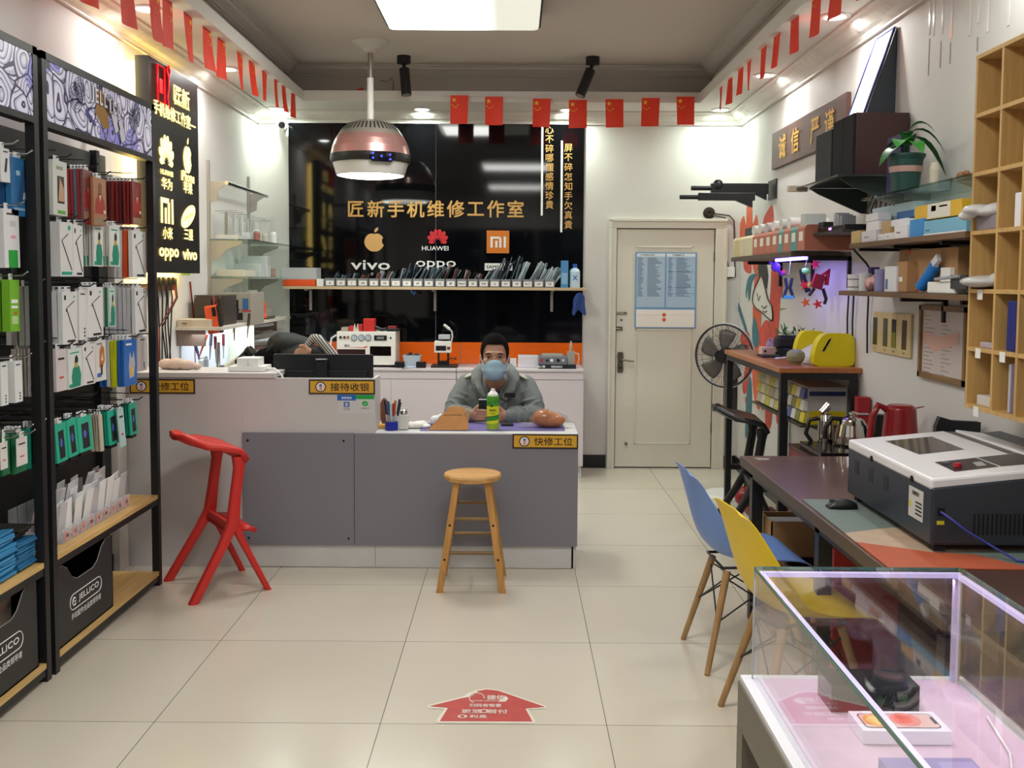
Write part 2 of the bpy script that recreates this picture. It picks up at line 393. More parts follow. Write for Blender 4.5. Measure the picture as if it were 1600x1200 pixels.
for (z0, z1) in ((onY(0+1040, 694, BW).z, onY(1040, 514, BW).z), (onY(1040, 500, BW).z, onY(1040, 385, BW).z)):
    for a_, c_ in (((pw0, z0), (pw1, z0+.014)), ((pw0, z1-.014), (pw1, z1)), ((pw0, z0), (pw0+.014, z1)), ((pw1-.014, z0), (pw1, z1))):
        b.box((a_[0], BW-.012, a_[1]), (c_[0], BW, c_[1]), DP)
leaf = b.build('door_leaf', d, bevel=.003)
h = onY(969, 566, BW-.01)
b = MB(); b.lathe([(.0, 0), (.02, .002)], h, MET)
b = MB().prism([(h.x+dx, BW-.008, h.z+dz) for dx, dz in ((-.02, -.085), (.02, -.085), (.026, -.05), (.02, 0), (.026, .05), (.02, .085), (-.02, .085), (-.026, .05), (-.02, 0), (-.026, -.05))], (0, -.01, 0), MET)
b.tube([(h.x, BW-.02, h.z+.02), (h.x, BW-.06, h.z+.02), (h.x+.03, BW-.065, h.z+.022), (h.x+.11, BW-.06, h.z+.012)], [.008, .008, .009, .006], MET)
b.cyl((h.x, BW-.018, h.z-.045), (h.x, BW-.024, h.z-.045), .009, BLACK)
b.build('door_handle', d)
for (px, py, w_, hh) in ((972, 489, .1, .016), (970, 513, .075, .03)):
    q = onY(px-8, py, BW-.01)
    MB().box((q.x-.03, BW-.022, q.z-hh/2), (q.x+w_-.02, BW-.006, q.z+hh/2), MET).cyl((q.x-.045, BW-.02, q.z), (q.x+w_-.04, BW-.02, q.z), .005, CHROME).build('door_bolt', d)
for py in (400, 668):
    q = onY(1112, py, BW-.01); MB().cyl((DX1-.004, BW-.014, q.z-.04), (DX1-.004, BW-.014, q.z+.04), .008, MET).build('door_hinge', d)
q = onY(978, 693, BW-.01); MB().cyl((q.x, BW-.005, q.z), (q.x, BW-.03, q.z), .012, MET).build('door_stopper', d)
q = onY(971, 500, BW-.01); MB().cyl((q.x, BW-.005, q.z), (q.x, BW-.012, q.z), .009, MET).build('door_lock', d)
# poster taped to the door
a = onY(993, 394, BW-.014); c = onY(1087, 513, BW-.014)
po = thing('door_poster', 'blue bordered price list poster taped to the white door', 'poster', (a.x, BW-.014, c.z))
yy = BW-.0135
BL = P('6f9cc8', .5)
b = MB().box((a.x, yy, c.z), (c.x, yy+.0012, a.z), BL).build('backing', po)
zs = a.z-(a.z-c.z)*.745; mx_ = (a.x+c.x)/2
b = MB()
for x0, x1, z0, z1, col in ((a.x+.012, mx_-.008, zs+.012, a.z-.035, 'a9bfd2'), (mx_+.004, c.x-.012, zs+.012, a.z-.035, 'a6bed4'), (a.x+.012, c.x-.012, c.z+.008, zs-.006, 'ece6df'), (a.x+.012, mx_-.008, a.z-.035, a.z-.01, 'dfe6ec'), (mx_+.004, c.x-.012, a.z-.035, a.z-.01, 'dfe6ec')):
    b.box((x0, yy-.001, z0), (x1, yy, z1), P(col, .6))
for i in range(30):
    z = a.z-.05-i*.0108
    if z < zs+.02: break
    for x0, x1 in ((a.x+.02, a.x+.075), (a.x+.1, mx_-.03), (mx_+.02, mx_+.06), (mx_+.085, c.x-.04)):
        b.box((x0, yy-.0016, z), (x0+(x1-x0)*(.5+.5*rnd.random()), yy-.001, z+.004), P('4b6684', .6))
for i, (z, hh) in enumerate(((a.z-.16, .002), (a.z-.29, .002), (a.z-.34, .002))):
    b.box((mx_+.01, yy-.0017, z), (c.x-.018, yy-.001, z+hh), P('35506f', .6))
b.text('手机维修价目表', .017, (a.x+.1, yy-.0015, a.z-.022), X_, Z_, TXTB).text('手机维修价目', .017, (mx_+.1, yy-.0015, a.z-.022), X_, Z_, TXTB)
OR = P('d2603a', .6)
for dz in (.02, .06): b.add([Vector((mx_-.01+.016*math.cos(t), yy-.002, zs-.03-dz+.016*math.sin(t))) for t in [math.tau*k/12 for k in range(12)]], [tuple(range(12))], OR)
b.box((a.x+.02, yy-.0017, zs-.05), (c.x-.02, yy-.001, zs-.048), P('e2b0a0', .6))
b.build('print', po)
# ------------------------------------------------------------------ ceiling fixtures
EMW = mat('lamp_diffuser', 'ffffff', .5, emit=9, ecol='fffff4')
EMD = mat('downlight_diffuser', 'ffffff', .5, emit=14, ecol='fafffa')
RIM = mat('downlight_rim', 'eceae6', .4)
def downlight(p, label):
    t = thing('downlight', label, 'downlight', (p.x, p.y, SOF), 'recessed downlights in the soffit')
    MB().lathe([(.075, 0), (.08, -.004), (.072, -.01), (.056, -.008), (.056, 0)], p, RIM, cap=False).build('rim', t)
    MB().cyl((p.x, p.y, SOF-.001), (p.x, p.y, SOF-.007), .056, EMD, n=24).build('diffuser', t)
dn = ['nearest lit downlight above the wall of phone accessories', 'lit downlight in the soffit beside the tall glowing sign', 'lit corner downlight next to the white security camera',
      'nearest lit downlight above the wooden cubby shelf', 'lit downlight in the soffit above the brown wood plaque', 'lit corner downlight above the white door',
      'lit downlight over the black logo wall, just beside the pendant lamp rod', 'lit downlight over the black logo wall, partly behind a small flag']
for i, p in enumerate(DOWN):
    downlight(Vector((p.x, p.y, SOF)), dn[i] if i < 8 else 'recessed round downlight in the soffit near the shop entrance')
def half_lit():
    m = bpy.data.materials.new('half_lit_diffuser'); m.use_nodes = True; nt = m.node_tree; bs = nt.nodes['Principled BSDF']
    bs.inputs['Base Color'].default_value = (.8, .82, .76, 1); g = nt.nodes.new('ShaderNodeTexCoord'); sx = nt.nodes.new('ShaderNodeSeparateXYZ'); nt.links.new(g.outputs['Object'], sx.inputs[0])
    r = nt.nodes.new('ShaderNodeMapRange'); r.interpolation_type = 'SMOOTHSTEP'; r.inputs[1].default_value = -.02; r.inputs[2].default_value = .22; r.inputs[3].default_value = 9; r.inputs[4].default_value = .72
    nt.links.new(sx.outputs[0], r.inputs[0]); nt.links.new(r.outputs[0], bs.inputs['Emission Strength']); bs.inputs['Emission Color'].default_value = (.98, 1, .88, 1)
    return m
HALF = half_lit()
def ceil_lamp(cx, cy, wx, wy, zb, label, name='ceiling_lamp'):
    t = thing(name, label, 'ceiling light', (cx, cy, zb))
    b = MB(); r = .04
    def rr(x, y, z, r): return [Vector((cx+sx*(x-r)+r*math.cos(a), cy+sy*(y-r)+r*math.sin(a), z)) for sx, sy, a0 in ((1, 1, 0), (-1, 1, 90), (-1, -1, 180), (1, -1, 270)) for a in [math.radians(a0+k*22.5) for k in range(5)]]
    b.loft([rr(wx/2, wy/2, zb+.012, r), rr(wx/2, wy/2, CEIL, r)], BMET); b.build('housing', t)
    MB().loft([rr(wx/2-.012, wy/2-.012, zb+.012, r), rr(wx/2-.016, wy/2-.016, zb, r)], HALF if cy > 5 else EMW).build('diffuser', t)
ceil_lamp(-.33, 6.0, .96, .76, 3.135, 'large black framed rectangular ceiling lamp, lit, above the counter')
ceil_lamp(0, 2.6, .96, .76, 3.135, 'rectangular ceiling lamp in the middle of the shop')
ceil_lamp(0, -.4, .96, .76, 3.135, 'rectangular ceiling lamp beside the shop entrance')
# pendant lamp shaped like a dome
pc = Vector((onY(579, 250, 7.12).x, 7.12, 0)); k = 7.12/F
def pz(py): return onY(579, py, 7.12).z
SILV = mat('champagne_metal', 'a9a399', .35, metal=.6); PINK = mat('rose_gold_shell', 'b98b86', .28, metal=.55, coat=.5); LG = mat('lamp_lower_ring', 'c4c2bd', .35)
t = thing('pendant_lamp', 'domed rose gold pendant lamp with a dark control band, lit, hanging over the counter', 'pendant lamp', (pc.x, pc.y, pz(275)))
MB().lathe([(.132, CEIL), (.13, CEIL-.012), (.1, CEIL-.035), (.055, CEIL-.06), (.035, CEIL-.085), (.0, CEIL-.085)], pc, mat('canopy_paint', 'c9c5bf', .4)).build('canopy', t)
MB().cyl((pc.x, pc.y, CEIL-.08), (pc.x, pc.y, pz(122)), .018, SILV).cyl((pc.x, pc.y, pz(122)), (pc.x, pc.y, pz(188)), .023, WHITEP).cyl((pc.x, pc.y, pz(189)), (pc.x, pc.y, pz(187)), .028, GREYP).build('rod', t)
b = MB(); b.lathe([(.02, pz(188)), (.1, pz(190)), (.162, pz(195)), (.202, pz(203)), (.232, pz(213))], pc, SILV, n=64)
for j in range(44):
    a = j*math.tau/44; u = Vector((math.cos(a), math.sin(a), 0)); w_ = Vector((-math.sin(a), math.cos(a), 0))
    q0 = pc+u*.164+Z_*(pz(195)+.001); q1 = pc+u*.215+Z_*(pz(207)+.003); n_ = (u*.5+Z_*.9)*.002
    b.add([q0-w_*.004+n_, q0+w_*.004+n_, q1+w_*.005+n_, q1-w_*.005+n_], [(0, 1, 2, 3)], DARK)
b.build('vented_cap', t)
MB().lathe([(.232, pz(213)), (.252, pz(221)), (.270, pz(231)), (.277, pz(238)), (.282, pz(243))], pc, PINK, n=64, cap=False).build('shell', t)
MB().lathe([(.283, pz(243)), (.285, pz(249)), (.281, pz(254)), (.27, pz(256))], pc, BLACK, n=64, cap=False).build('band', t)
MB().lathe([(.266, pz(255)), (.254, pz(264)), (.24, pz(274)), (.235, pz(275)), (.235, pz(270))], pc, LG, n=64, cap=False).build('lower_ring', t)
MB().lathe([(.236, pz(273.5)), (.2, pz(276.5)), (.1, pz(279)), (0, pz(279.5))], pc, EMW, n=48, cap=False).build('diffuser', t)
b = MB()
def onshell(a, z, r): return pc+Vector((math.sin(a)*r, -math.cos(a)*r, z))
sh = [(-.12, 244), (.78, 243.5), (.78, 246), (.55, 260), (.1, 258), (0, 252)]
N = 12; rows = []
for i in range(N+1):
    a = .12+(.78-.12)*i/N; rows.append([onshell(a, pz(243.5), .2865), onshell(a, pz(251), .289), onshell(a, pz(259 if .16 < a < .72 else 255), .281)])
b.grid(rows, mat('panel_gloss', '0c0d18', .15), smooth=True)
for a, py in ((.2, 247), (.2, 254), (.62, 248), (.62, 255), (.4, 251)):
    q = onshell(a, pz(py), .290); b.ball(q, (.008, .003, .008), mat('led_blue', '3a46ff', .4, emit=2), n=8, k=5)
b.build('control_panel', t)
# track spots
def spot(px, py, lean, label):
    p = onZ(px, py, CEIL); p = Vector((p.x*7.6/p.y, 7.6, CEIL)); t = thing('ceiling_spotlight', label, 'spotlight', (p.x, p.y, CEIL), 'black ceiling spotlights')
    k2 = p.y/F
    MB().cyl(p, p-Z_*.055, .052, BMET, n=24).build('mount', t)
    a = p-Z_*.05; c = p+Vector((lean*.02, -.01, -.105))
    MB().cyl(a, c, .014, BMET).ball(c, .02, BMET).build('swivel', t)
    top = c+Vector((-.0, 0, .0)); bot = top+Vector((lean*.075, -.03, -.19))
    MB().cyl(top+(top-bot)*.05, bot, .038, BMET, n=24).cyl(bot, bot+(bot-top)*.002, .03, GREYP, n=20).build('lamp_head', t)
spot(631, 101, .25, 'black ceiling spotlight hanging nearly straight down next to the pendant lamp')
spot(926, 105, -1, 'black ceiling spotlight tilted sideways, above the calligraphy lines')
# loose wire and fallen flags on top of the back soffit
tag(MB().tube([onY(594, 125, 7.9), onY(603, 128, 7.9), onY(612, 122, 7.9), onY(615, 130, 7.9), onY(613, 148, 7.9), onY(613, 155, 7.9)], .004, P('8d7460', .6)).build('ceiling_wire'), 'thin bent wire sticking up behind the back soffit edge', 'wire')
# ------------------------------------------------------------------ flag bunting
FR = mat('flag_red', 'e63a20', .6, emit=0); FY = mat('flag_yellow', 'f3c52c', .55)
def star(c, r, xd, yd, rot=0):
    return [Vector(c)+xd*(math.cos(t)*q)+yd*(math.sin(t)*q) for t, q in ((math.pi/2+rot+i*math.pi/5, r if i % 2 == 0 else r*.4) for i in range(10))]
def flag(p, d, wv, hh, label, sway, group, seedn):
    """p: top centre, d: direction along the string"""
    d = Vector(d).normalized(); n_ = d.cross(Z_); r_ = random.Random(seedn)
    b = MB(); W = wv; rows = []; a0 = r_.uniform(-.5, .5); ph = r_.uniform(0, 6)
    R = 7
    def pt(u, v, off=0):
        return p+d*((u-.5)*W)*(1-.12*v*abs(a0))-Z_*(v*hh)+n_*(math.sin(ph+u*3.5)*.012*v+sway*v*v+off)+d*(a0*.02*v)
    rows = [[pt(j/R, i/R) for j in range(R+1)] for i in range(R+1)]
    b.grid(rows, FR)
    for sd in (1, -1):
        for (u, v, r, ro) in ((.2, .16, .021, 0), (.1, .34, .007, .3), (.2, .4, .007, .1), (.32, .4, .007, -.2), (.42, .34, .007, -.4)):
            uu = u if sd*1 > 0 else u
            cc = pt(uu, v); xd = d; b.add([q+n_*sd*.0015 for q in star(cc, r, d, Z_, ro)], [tuple(range(10))], FY)
    return b.build('flag', label=label, cat='flag', group=group)
def string_pt(y, side):
    if side < 0: f = (y-4)/3.7; return Vector((-1.75+.1*f, y, 2.915+.095*f))
    return Vector((1.45, y, 3.0+.004*(y-4)))
FH, FWD = .215, .14
lfl = [150, 206, 249, 269, 300, 329, 351, 379, 397, 417, 434, 446, 461]
for i, px in enumerate(lfl):
    Y = 5
    for _ in range(8): Y = 1554*abs(string_pt(Y, -1).x)/(805-px)
    near = ['nearest the camera', 'above the second light box', 'just above the tall glowing sign', 'over the top of the glowing sign', 'at the far edge of the glowing sign'][min(i, 4)] if i < 5 else None
    order = ['', '', '', '', '', 'first after the glowing sign, before the middle downlight', 'hanging right before the middle downlight', 'hanging right after the middle downlight', 'second after the middle downlight', 'third after the middle downlight', 'third from the room corner', 'second from the room corner', 'last before the room corner'][i]
    flag(string_pt(Y, -1), (0, -1, 0.0), FWD*(.75 if i > 9 else 1), FH*1.12, 'red flag over the accessory wall, '+(near or order), -.01*(i % 3), 'red flags along the accessory wall side', i)
rfl = [1120, 1134, 1150, 1163, 1185, 1205, 1231, 1264, 1294, 1336]
for i, px in enumerate(rfl):
    Y = 1554*1.45/(px-805)
    order = ['last before the room corner', 'second from the room corner', 'third from the room corner', 'above the far edge of the wood plaque', 'just before the middle downlight', 'just after the middle downlight', 'fourth from the nearest one', 'third from the nearest one', 'crossing the nearest lit downlight', 'nearest the camera'][i]
    flag(string_pt(Y, 1), (0, -1, 0), FWD*(1 if i > 1 else .8), FH*1.12, 'red flag over the shelf wall, '+order, .006*(i % 3), 'red flags along the shelf wall side', 40+i)
bfl = [(718, 149), (772, 151), (847, 154), (903, 156), (960, 155), (1017, 153), (1071, 151)]
bo = ['first from the pendant lamp', 'second from the pendant lamp', 'third from the pendant lamp', 'covering the lit downlight', 'above the edge of the logo wall', 'second from the door corner', 'nearest the door corner']
for i, (px, py) in enumerate(bfl):
    flag(onY(px, py, 7.735), (1, 0, 0), .138, FH, 'red flag over the logo wall, '+bo[i], 0, 'red flags across the back soffit', 80+i)
ST = P('d8cfc8', .6)
sp = [string_pt(y, -1) for y in (3.4, 4.2, 5, 5.8, 6.6, 7.4)]+[onY(474, 148, 7.74)]
MB().tube(sp, .003, ST, n=5).build('bunting_string', label='thin string of flags running above the accessory wall', cat='string')
MB().tube([onY(690, 149, 7.74)]+[onY(x, y, 7.738) for x, y in bfl]+[onY(1086, 150, 7.74)], .003, ST, n=5).build('bunting_string', label='thin string of flags running across the back soffit', cat='string')
MB().tube([onY(1090, 150, 7.72)]+[string_pt(y, 1) for y in (7.2, 6.4, 5.6, 4.8, 4)], .003, ST, n=5).build('bunting_string', label='thin string of flags running above the shelf wall', cat='string')
a = [onY(538, 148, 7.84), onY(568, 148, 7.84), onY(567, 136, 7.82), onY(556, 141, 7.82)]
MB().prism(a, (0, .01, 0), FR).build('flag', label='crumpled red flag lying behind the lip next to the pendant rod', cat='flag')
MB().prism([onY(654, 149, 7.84), onY(676, 149, 7.84), onY(676, 146.5, 7.84), onY(665, 146, 7.84)], (0, .01, 0), FR).build('flag', label='sliver of a fallen red flag behind the lip near the straight spotlight', cat='flag')

# ------------------------------------------------------------------ black logo wall
YB = BW-.02
def bz_(px, py): return onY(px, py, YB)
x0, x1 = bz_(452, 400).x, bz_(911, 400).x; zt = bz_(680, 193).z; zo = bz_(680, 534).z; zb_ = .80
GB = mat('black_glass_panel', '07080b', .05, bump=.012, bscale=2.2, noise=.3, nscale=3); OG = mat('orange_panel', 'e8650f', .2, coat=.3)
t = thing('logo_wall_panel', 'glossy black wall panel with gold shop name and phone logos above an orange band', 'wall panel', ((x0+x1)/2, YB, zb_))
xm = bz_(681, 300).x; xo = bz_(719, 550).x
MB().box((x0, YB, zo), (xm-.002, BW-.001, zt), GB).box((xm+.002, YB, zo), (x1, BW-.001, zt), GB).build('black_panel', t)
MB().box((x0, YB, .872), (xo-.003, BW-.001, zo-.003), OG).box((xo+.003, YB, .872), (x1, BW-.001, zo-.003), OG).build('orange_panel', t, label='orange band along the bottom of the panel')
yl = YB-.001; kx = BW/F
def T_(s, px, py, hpx, m, wpx=None, off=.0, name='lettering', dep=.004, par=t, lab=None):
    b = MB(); b.text(s, hpx*kx, (bz_(px, py).x, yl-dep, bz_(px, py).z), X_, Z_, m, off=off, lift=0, wmax=wpx*kx if wpx else None)
    b2 = MB(); 
    for v in b.v: b2.v.append(v)
    return b
b = MB(); o = bz_(680, 327)
for i, ch in enumerate('匠新手机维修工作室'):
    px = 556+i*31.2
    b.text(ch, 27.5*kx, (bz_(px, 327).x, yl, bz_(px, 326.5).z), X_, Z_, GOLD, off=.022, lift=.003)
b.build('shop_name', t, label='gold raised characters')
PAG = mat('peach_gold', 'dfae6c', .4)
# apple shape
def bez(pts, c, s):
    return [Vector((c.x+x*s, yl-.002, c.z+y*s)) for x, y in pts]
c = bz_(585, 379)
ap = []
for i in range(48):
    a_ = i*math.tau/48; x = math.cos(a_); y = math.sin(a_)
    r = 1.0-.10*math.exp(-((a_-math.pi/2)/.25)**2)-.07*math.exp(-((a_-3*math.pi/2)/.22)**2)+.05*math.sin(a_)*abs(math.cos(a_))
    X, Yv = x*r*(1.0 if y > 0 else 1-.12*y*y), y*r*.95
    dd = math.hypot(X-1.25, Yv-.15)
    if dd < .5: ang = math.atan2(Yv-.15, X-1.25); X, Yv = 1.25+.5*math.cos(ang), .15+.5*math.sin(ang)
    ap.append((X, Yv))
b = MB(); b.poly(bez(ap, c, 15.5*kx), PAG)
b.poly(bez([(.0, 1.02), (.02, 1.3), (.2, 1.5), (.42, 1.58), (.38, 1.3), (.2, 1.1)], c, 15*kx), PAG)
b.build('apple_emblem', t, label='peach gold apple emblem')
HR = P('d01f2c', .4)
def petals(b, c, s, m, xd, nn, zoff=0):
    for sd in (-1, 1):
        for ang, r0, L, wd in ((.16, .28, 1.0, .2), (.55, .26, .98, .21), (.98, .24, .86, .2), (1.42, .22, .62, .15)):
            d_ = xd*math.sin(ang)*sd+Z_*math.cos(ang); n2 = xd*math.cos(ang)*sd-Z_*math.sin(ang)
            o_ = c+d_*r0*s-Z_*.35*s
            b.poly([o_+d_*(L*s*u)+n2*(wd*s*w2)+nn for u, w2 in ((0, 0), (.25, -.4), (.55, -.9), (.8, -.95), (1, -.4), (1, .4), (.8, .95), (.55, .9), (.25, .4))], m)
b = MB(); petals(b, Vector((bz_(684, 374).x, yl-.002, bz_(684, 374).z)), 17*kx, HR, X_, Vector((0, 0, 0)))
b.text('HUAWEI', 9.5*kx, (bz_(680, 388).x, yl, bz_(680, 388).z), X_, Z_, TXTW, off=.012, lift=.002, wmax=41*kx)
b.build('flower_emblem', t, label='red fan of petals with white capital letters')
b = MB(); p = bz_(778, 378); h = 17.5*kx
b.box((p.x-h, yl-.003, p.z-h), (p.x+h, YB, p.z+h), P('dc7a1e', .4))
def mi(b, c, s, m, xd, nn):
    def r(x0, y0, x1, y1): b.poly([c+xd*x*s+Z_*y*s+nn for x, y in ((x0, y0), (x1, y0), (x1, y1), (x0, y1))], m)
    r(-1, -.65, -.74, .6); r(-.74, .36, .15, .6); r(.0, -.65, .26, .42); r(-.44, -.65, -.2, .12); r(.52, -.65, .78, .6)
mi(b, Vector((p.x+.01, yl-.0045, p.z)), .072, TXTW, X_, Vector((0, 0, 0)))
b.build('square_emblem', t, label='orange square with white letter shapes')
b = MB()
b.text('vivo', 22*kx, (bz_(579, 414).x, yl, bz_(579, 414).z), X_, Z_, TXTW, off=.02, lift=.002, wmax=60*kx)
b.text('oppo', 20*kx, (bz_(681, 414.5).x, yl, bz_(681, 414.5).z), X_, Z_, TXTW, off=.01, lift=.002, wmax=62*kx)
p = bz_(779, 417); b.box((p.x-.115, yl-.002, p.z-.03), (p.x+.115, YB, p.z+.03), TXTW)
b.text('SAMSUNG', .035, (p.x, yl-.003, p.z), X_, Z_, TXTB, off=.02, wmax=.2)
b.build('brand_lettering', t, label='white brand words just above the shelf')
b = MB()
for i, ch in enumerate('心不碎哪懂感情珍貴'):
    py = 203+i*14.6
    b.text(ch, 13.5*kx, (bz_(858.5, py).x, yl, bz_(858.5, py).z), X_, Z_, GOLD, off=.012, lift=.002)
for i, ch in enumerate('屏不碎怎知手欠真貴'):
    py = 231+i*15
    b.text(ch, 13.5*kx, (bz_(888, py).x, yl, bz_(888, py).z), X_, Z_, GOLD, off=.012, lift=.002)
b.build('calligraphy', t, label='two columns of small gold characters')
for (px, y0_, y1_) in ((847, 193, 337), (877.5, 220, 363)):
    a, c = bz_(px-1, y0_), bz_(px+1, y1_)
    MB().box((a.x, yl-.002, c.z), (c.x, YB, a.z), TXTW).build('white_line', t)
# security camera
q = onY(446, 200, BW)
t = thing('security_camera', 'small white bullet security camera mounted next to the black logo wall', 'camera', q)
MB().cyl((q.x-.02, BW, q.z+.01), (q.x-.02, BW-.02, q.z+.01), .035, WHITEP).cyl((q.x-.02, BW-.02, q.z+.01), (q.x-.01, BW-.06, q.z), .012, WHITEP).build('mount', t)
MB().cyl((q.x-.03, BW-.05, q.z+.012), (q.x+.01, BW-.17, q.z+.0), .03, WHITEP, n=20).cyl((q.x+.01, BW-.17, q.z), (q.x+.011, BW-.173, q.z), .026, DARK).build('camera_body', t)
MB().tube([(q.x-.02, BW-.01, q.z-.02), (q.x+.0, BW-.02, q.z-.07), (q.x+.03, BW-.015, q.z-.06)], .004, WHITEP).build('cable', t)
# ------------------------------------------------------------------ reception counter
CW = mat('counter_white', 'cfcbcb', .42, bump=.01); CG = mat('counter_grey', '83828c', .45); CB = mat('counter_base', 'd3d3d2', .5, noise=.03, nscale=9)
Y0 = 5.33
cx1 = .345; cxs = -.750; zt1 = .743; zt2 = 1.035
t = thing('reception_counter', 'long L-stepped white reception counter with grey front panels', 'counter', (-.9, Y0+.2, 0))
MB().box((LW+.002, Y0, .0), (-1.466, Y0+.02, zt2), CW).box((-1.466, Y0, .128), (cxs, Y0+.02, zt2), CW).build('front_panel', t, bevel=.001)
MB().box((cxs-.018, Y0+.02, zt1), (cxs, Y0+.2, zt2), CW).build('side_panel', t)
MB().box((LW+.002, Y0-.012, zt2), (-1.288, Y0+.34, zt2+.026), CW).build('ledge', t, bevel=.002)
MB().box((LW+.002, Y0+.02, zt1-.028), (cxs, Y0+.62, zt1), CB).box((cxs, Y0-.008, zt1-.028), (cx1, Y0+.41, zt1), CB).build('desk_top', t, bevel=.002)
MB().box((cx1-.03, Y0+.0, .0), (cx1-.004, Y0+.39, zt1-.028), CW).build('end_panel', t)
MB().box((cxs, Y0+.0, .133), (cx1-.03, Y0+.02, zt1-.028), CW).build('back_board', t)
xa, xb = -1.466, -.861
for x0, x1 in ((xa, xb-.003), (xb, cx1)):
    g = MB().box((x0, Y0-.018, .128), (x1, Y0-.001, zt1-.005 if x0 > -1 else zt1-.003), CG).build('grey_panel', t, bevel=.001)
    if x0 < -1:
        for bx in (x0+.03, x1-.055):
            for bz in (.165, zt1-.045):
                if bx > x0+.1 and bz < .3: bx2 = x1-.03
                else: bx2 = bx
                MB().cyl((bx2, Y0-.018, bz), (bx2, Y0-.022, bz), .006, DARK, n=12).build('bolt', g)
for x0, x1 in ((xa, -.753), (-.750, cx1-.02)):
    MB().box((x0, Y0+.0, .003), (x1, Y0+.014, .126), CB).build('base_board', t)
MB().box((cx1-.02, Y0+.002, .0), (cx1-.004, Y0+.01, .133), P('6d747c', .5)).build('corner_strip', t)
SY = P('dca935', .45); BR = P('2a1716', .5)
def counter_sign(px0, py0, px1, py1, txt, Y, label):
    a = onY(px0, py0, Y); c = onY(px1, py1, Y)
    t = thing('counter_sign', label, 'sign', ((a.x+c.x)/2, Y, c.z), 'yellow counter signs')
    b = MB().box((a.x, Y-.006, c.z), (c.x, Y, a.z), BR); b.box((a.x+.007, Y-.0075, c.z+.007), (c.x-.007, Y-.005, a.z-.007), SY); b.build('plate', t)
    h = a.z-c.z; cc = Vector((a.x+h*.82, Y-.008, (a.z+c.z)/2))
    b = MB().text(txt, h*.60, (a.x+h*1.5, Y-.0076, (a.z+c.z)/2), X_, Z_, BR, align='L', off=.012, wmax=(c.x-a.x)-h*1.5-.03); b.build('lettering', t)
    b = MB(); cir = lambda r, dy: [cc+Vector((math.cos(k_)*r, dy, math.sin(k_)*r)) for k_ in [math.tau*j/24 for j in range(24)]]
    b.poly(cir(h*.37, 0), BR); b.poly(cir(h*.3, -.0008), P('efe3e6', .5))
    b.poly([cc+Vector((x*h, -.0014, z*h)) for x, z in ((-.09, -.24), (.09, -.24), (.1, -.02), (.05, .04), (-.07, .02))], P('d9a08a', .5))
    b.poly([cc+Vector((x*h, -.0016, z*h)) for x, z in ((-.08, .04), (.08, .04), (.1, .12), (.05, .2), (-.05, .2), (-.1, .12))], P('5b6fae', .5))
    b.build('round_badge', t)
counter_sign(203, 592, 305, 615, '快修工位', Y0-.001, 'yellow repair station sign on the white panel below the raised ledge, behind the rack post')
counter_sign(483, 593, 586, 616, '接待收银', Y0-.001, 'yellow reception and cashier sign below the monitor')
counter_sign(801, 678, 903, 701, '快修工位', Y0-.019, 'yellow repair station sign at the end of the low grey desk front')
# payment sticker
a = onY(527, 617, Y0-.001); c = onY(585, 646, Y0-.001); xm = onY(556, 620, Y0).x
t = thing('payment_sticker', 'blue and green mobile payment sticker under the cashier sign', 'sticker', ((a.x+c.x)/2, Y0, c.z))
MB().box((a.x+.003, Y0-.0015, c.z), (c.x, Y0-.0005, a.z), P('d3d2d4', .4)).build('backing', t)
b = MB().box((a.x, Y0-.002, a.z-.03), (xm, Y0-.001, a.z), P('1f66c8', .4)); b.box((xm, Y0-.002, a.z-.022), (c.x, Y0-.001, a.z), P('23a84b', .4))
b.text('推荐使用', .014, ((a.x+xm)/2, Y0-.002, a.z-.016), X_, Z_, TXTW, off=.02)
p = Vector(((a.x+xm)/2, Y0-.002, a.z-.052)); b.box((p.x-.015, Y0-.0022, p.z-.014), (p.x+.015, Y0-.001, p.z+.014), P('1c5fb8', .4)).text('支', .022, (p.x, Y0-.0023, p.z), X_, Z_, TXTW, off=.02)
b.text('支付宝', .012, (p.x, Y0-.0016, p.z-.024), X_, Z_, P('3a4458', .5))
p = Vector(((c.x+xm)/2, Y0-.002, a.z-.046)); b.poly([p+Vector((.017*math.cos(k_), -.0005, .014*math.sin(k_))) for k_ in [math.tau*j/16 for j in range(16)]], P('1fae4e', .4))
b.tube([p+Vector((-.008, -.001, 0)), p+Vector((-.002, -.001, -.005)), p+Vector((.009, -.001, .006))], .0015, TXTW, n=4)
b.text('微信支付', .011, (p.x, Y0-.0016, p.z-.026), X_, Z_, P('6a7a70', .5)); b.build('print', t)
# ------------------------------------------------------------------ back counter, two units
YF = 7.8; zc = .87
PC = mat('cabinet_laminate', 'd6cdd2', .4)
xs = onY(713, 600, YF).x; xr = onY(912, 600, YF).x
for i, (x0, x1, lab) in enumerate(((-1.45, xs-.002, 'white laminate back cabinet carrying the white vacuum machine'), (xs+.002, xr, 'white laminate back cabinet behind the seated person'))):
    t = thing('back_cabinet', lab, 'cabinet', ((x0+x1)/2, YF+.2, 0), 'back cabinets under the logo wall')
    MB().box((x0, YF-.01, zc-.02), (x1, YB-.004, zc), PC).build('cabinet_top', t, bevel=.002)
    MB().box((x0, YF+.012, .1), (x1, YB-.006, zc-.021), PC).build('body', t)
    MB().box((x0, YF+.04, 0), (x1-.01, YB-.02, .1), CB).build('plinth', t)
    zd = .785
    MB().box((x0+.001, YF, zd+.003), (x1-.001, YF+.012, zc-.022), PC).build('drawer', t, bevel=.001)
    xd = onY(611, 600, YF).x
    cuts = [x0, xd, x1] if i == 0 else [x0, x1]
    for a_, c_ in zip(cuts[:-1], cuts[1:]): MB().box((a_+.001, YF, .1), (c_-.001, YF+.012, zd-.002), PC).build('door', t, bevel=.001)
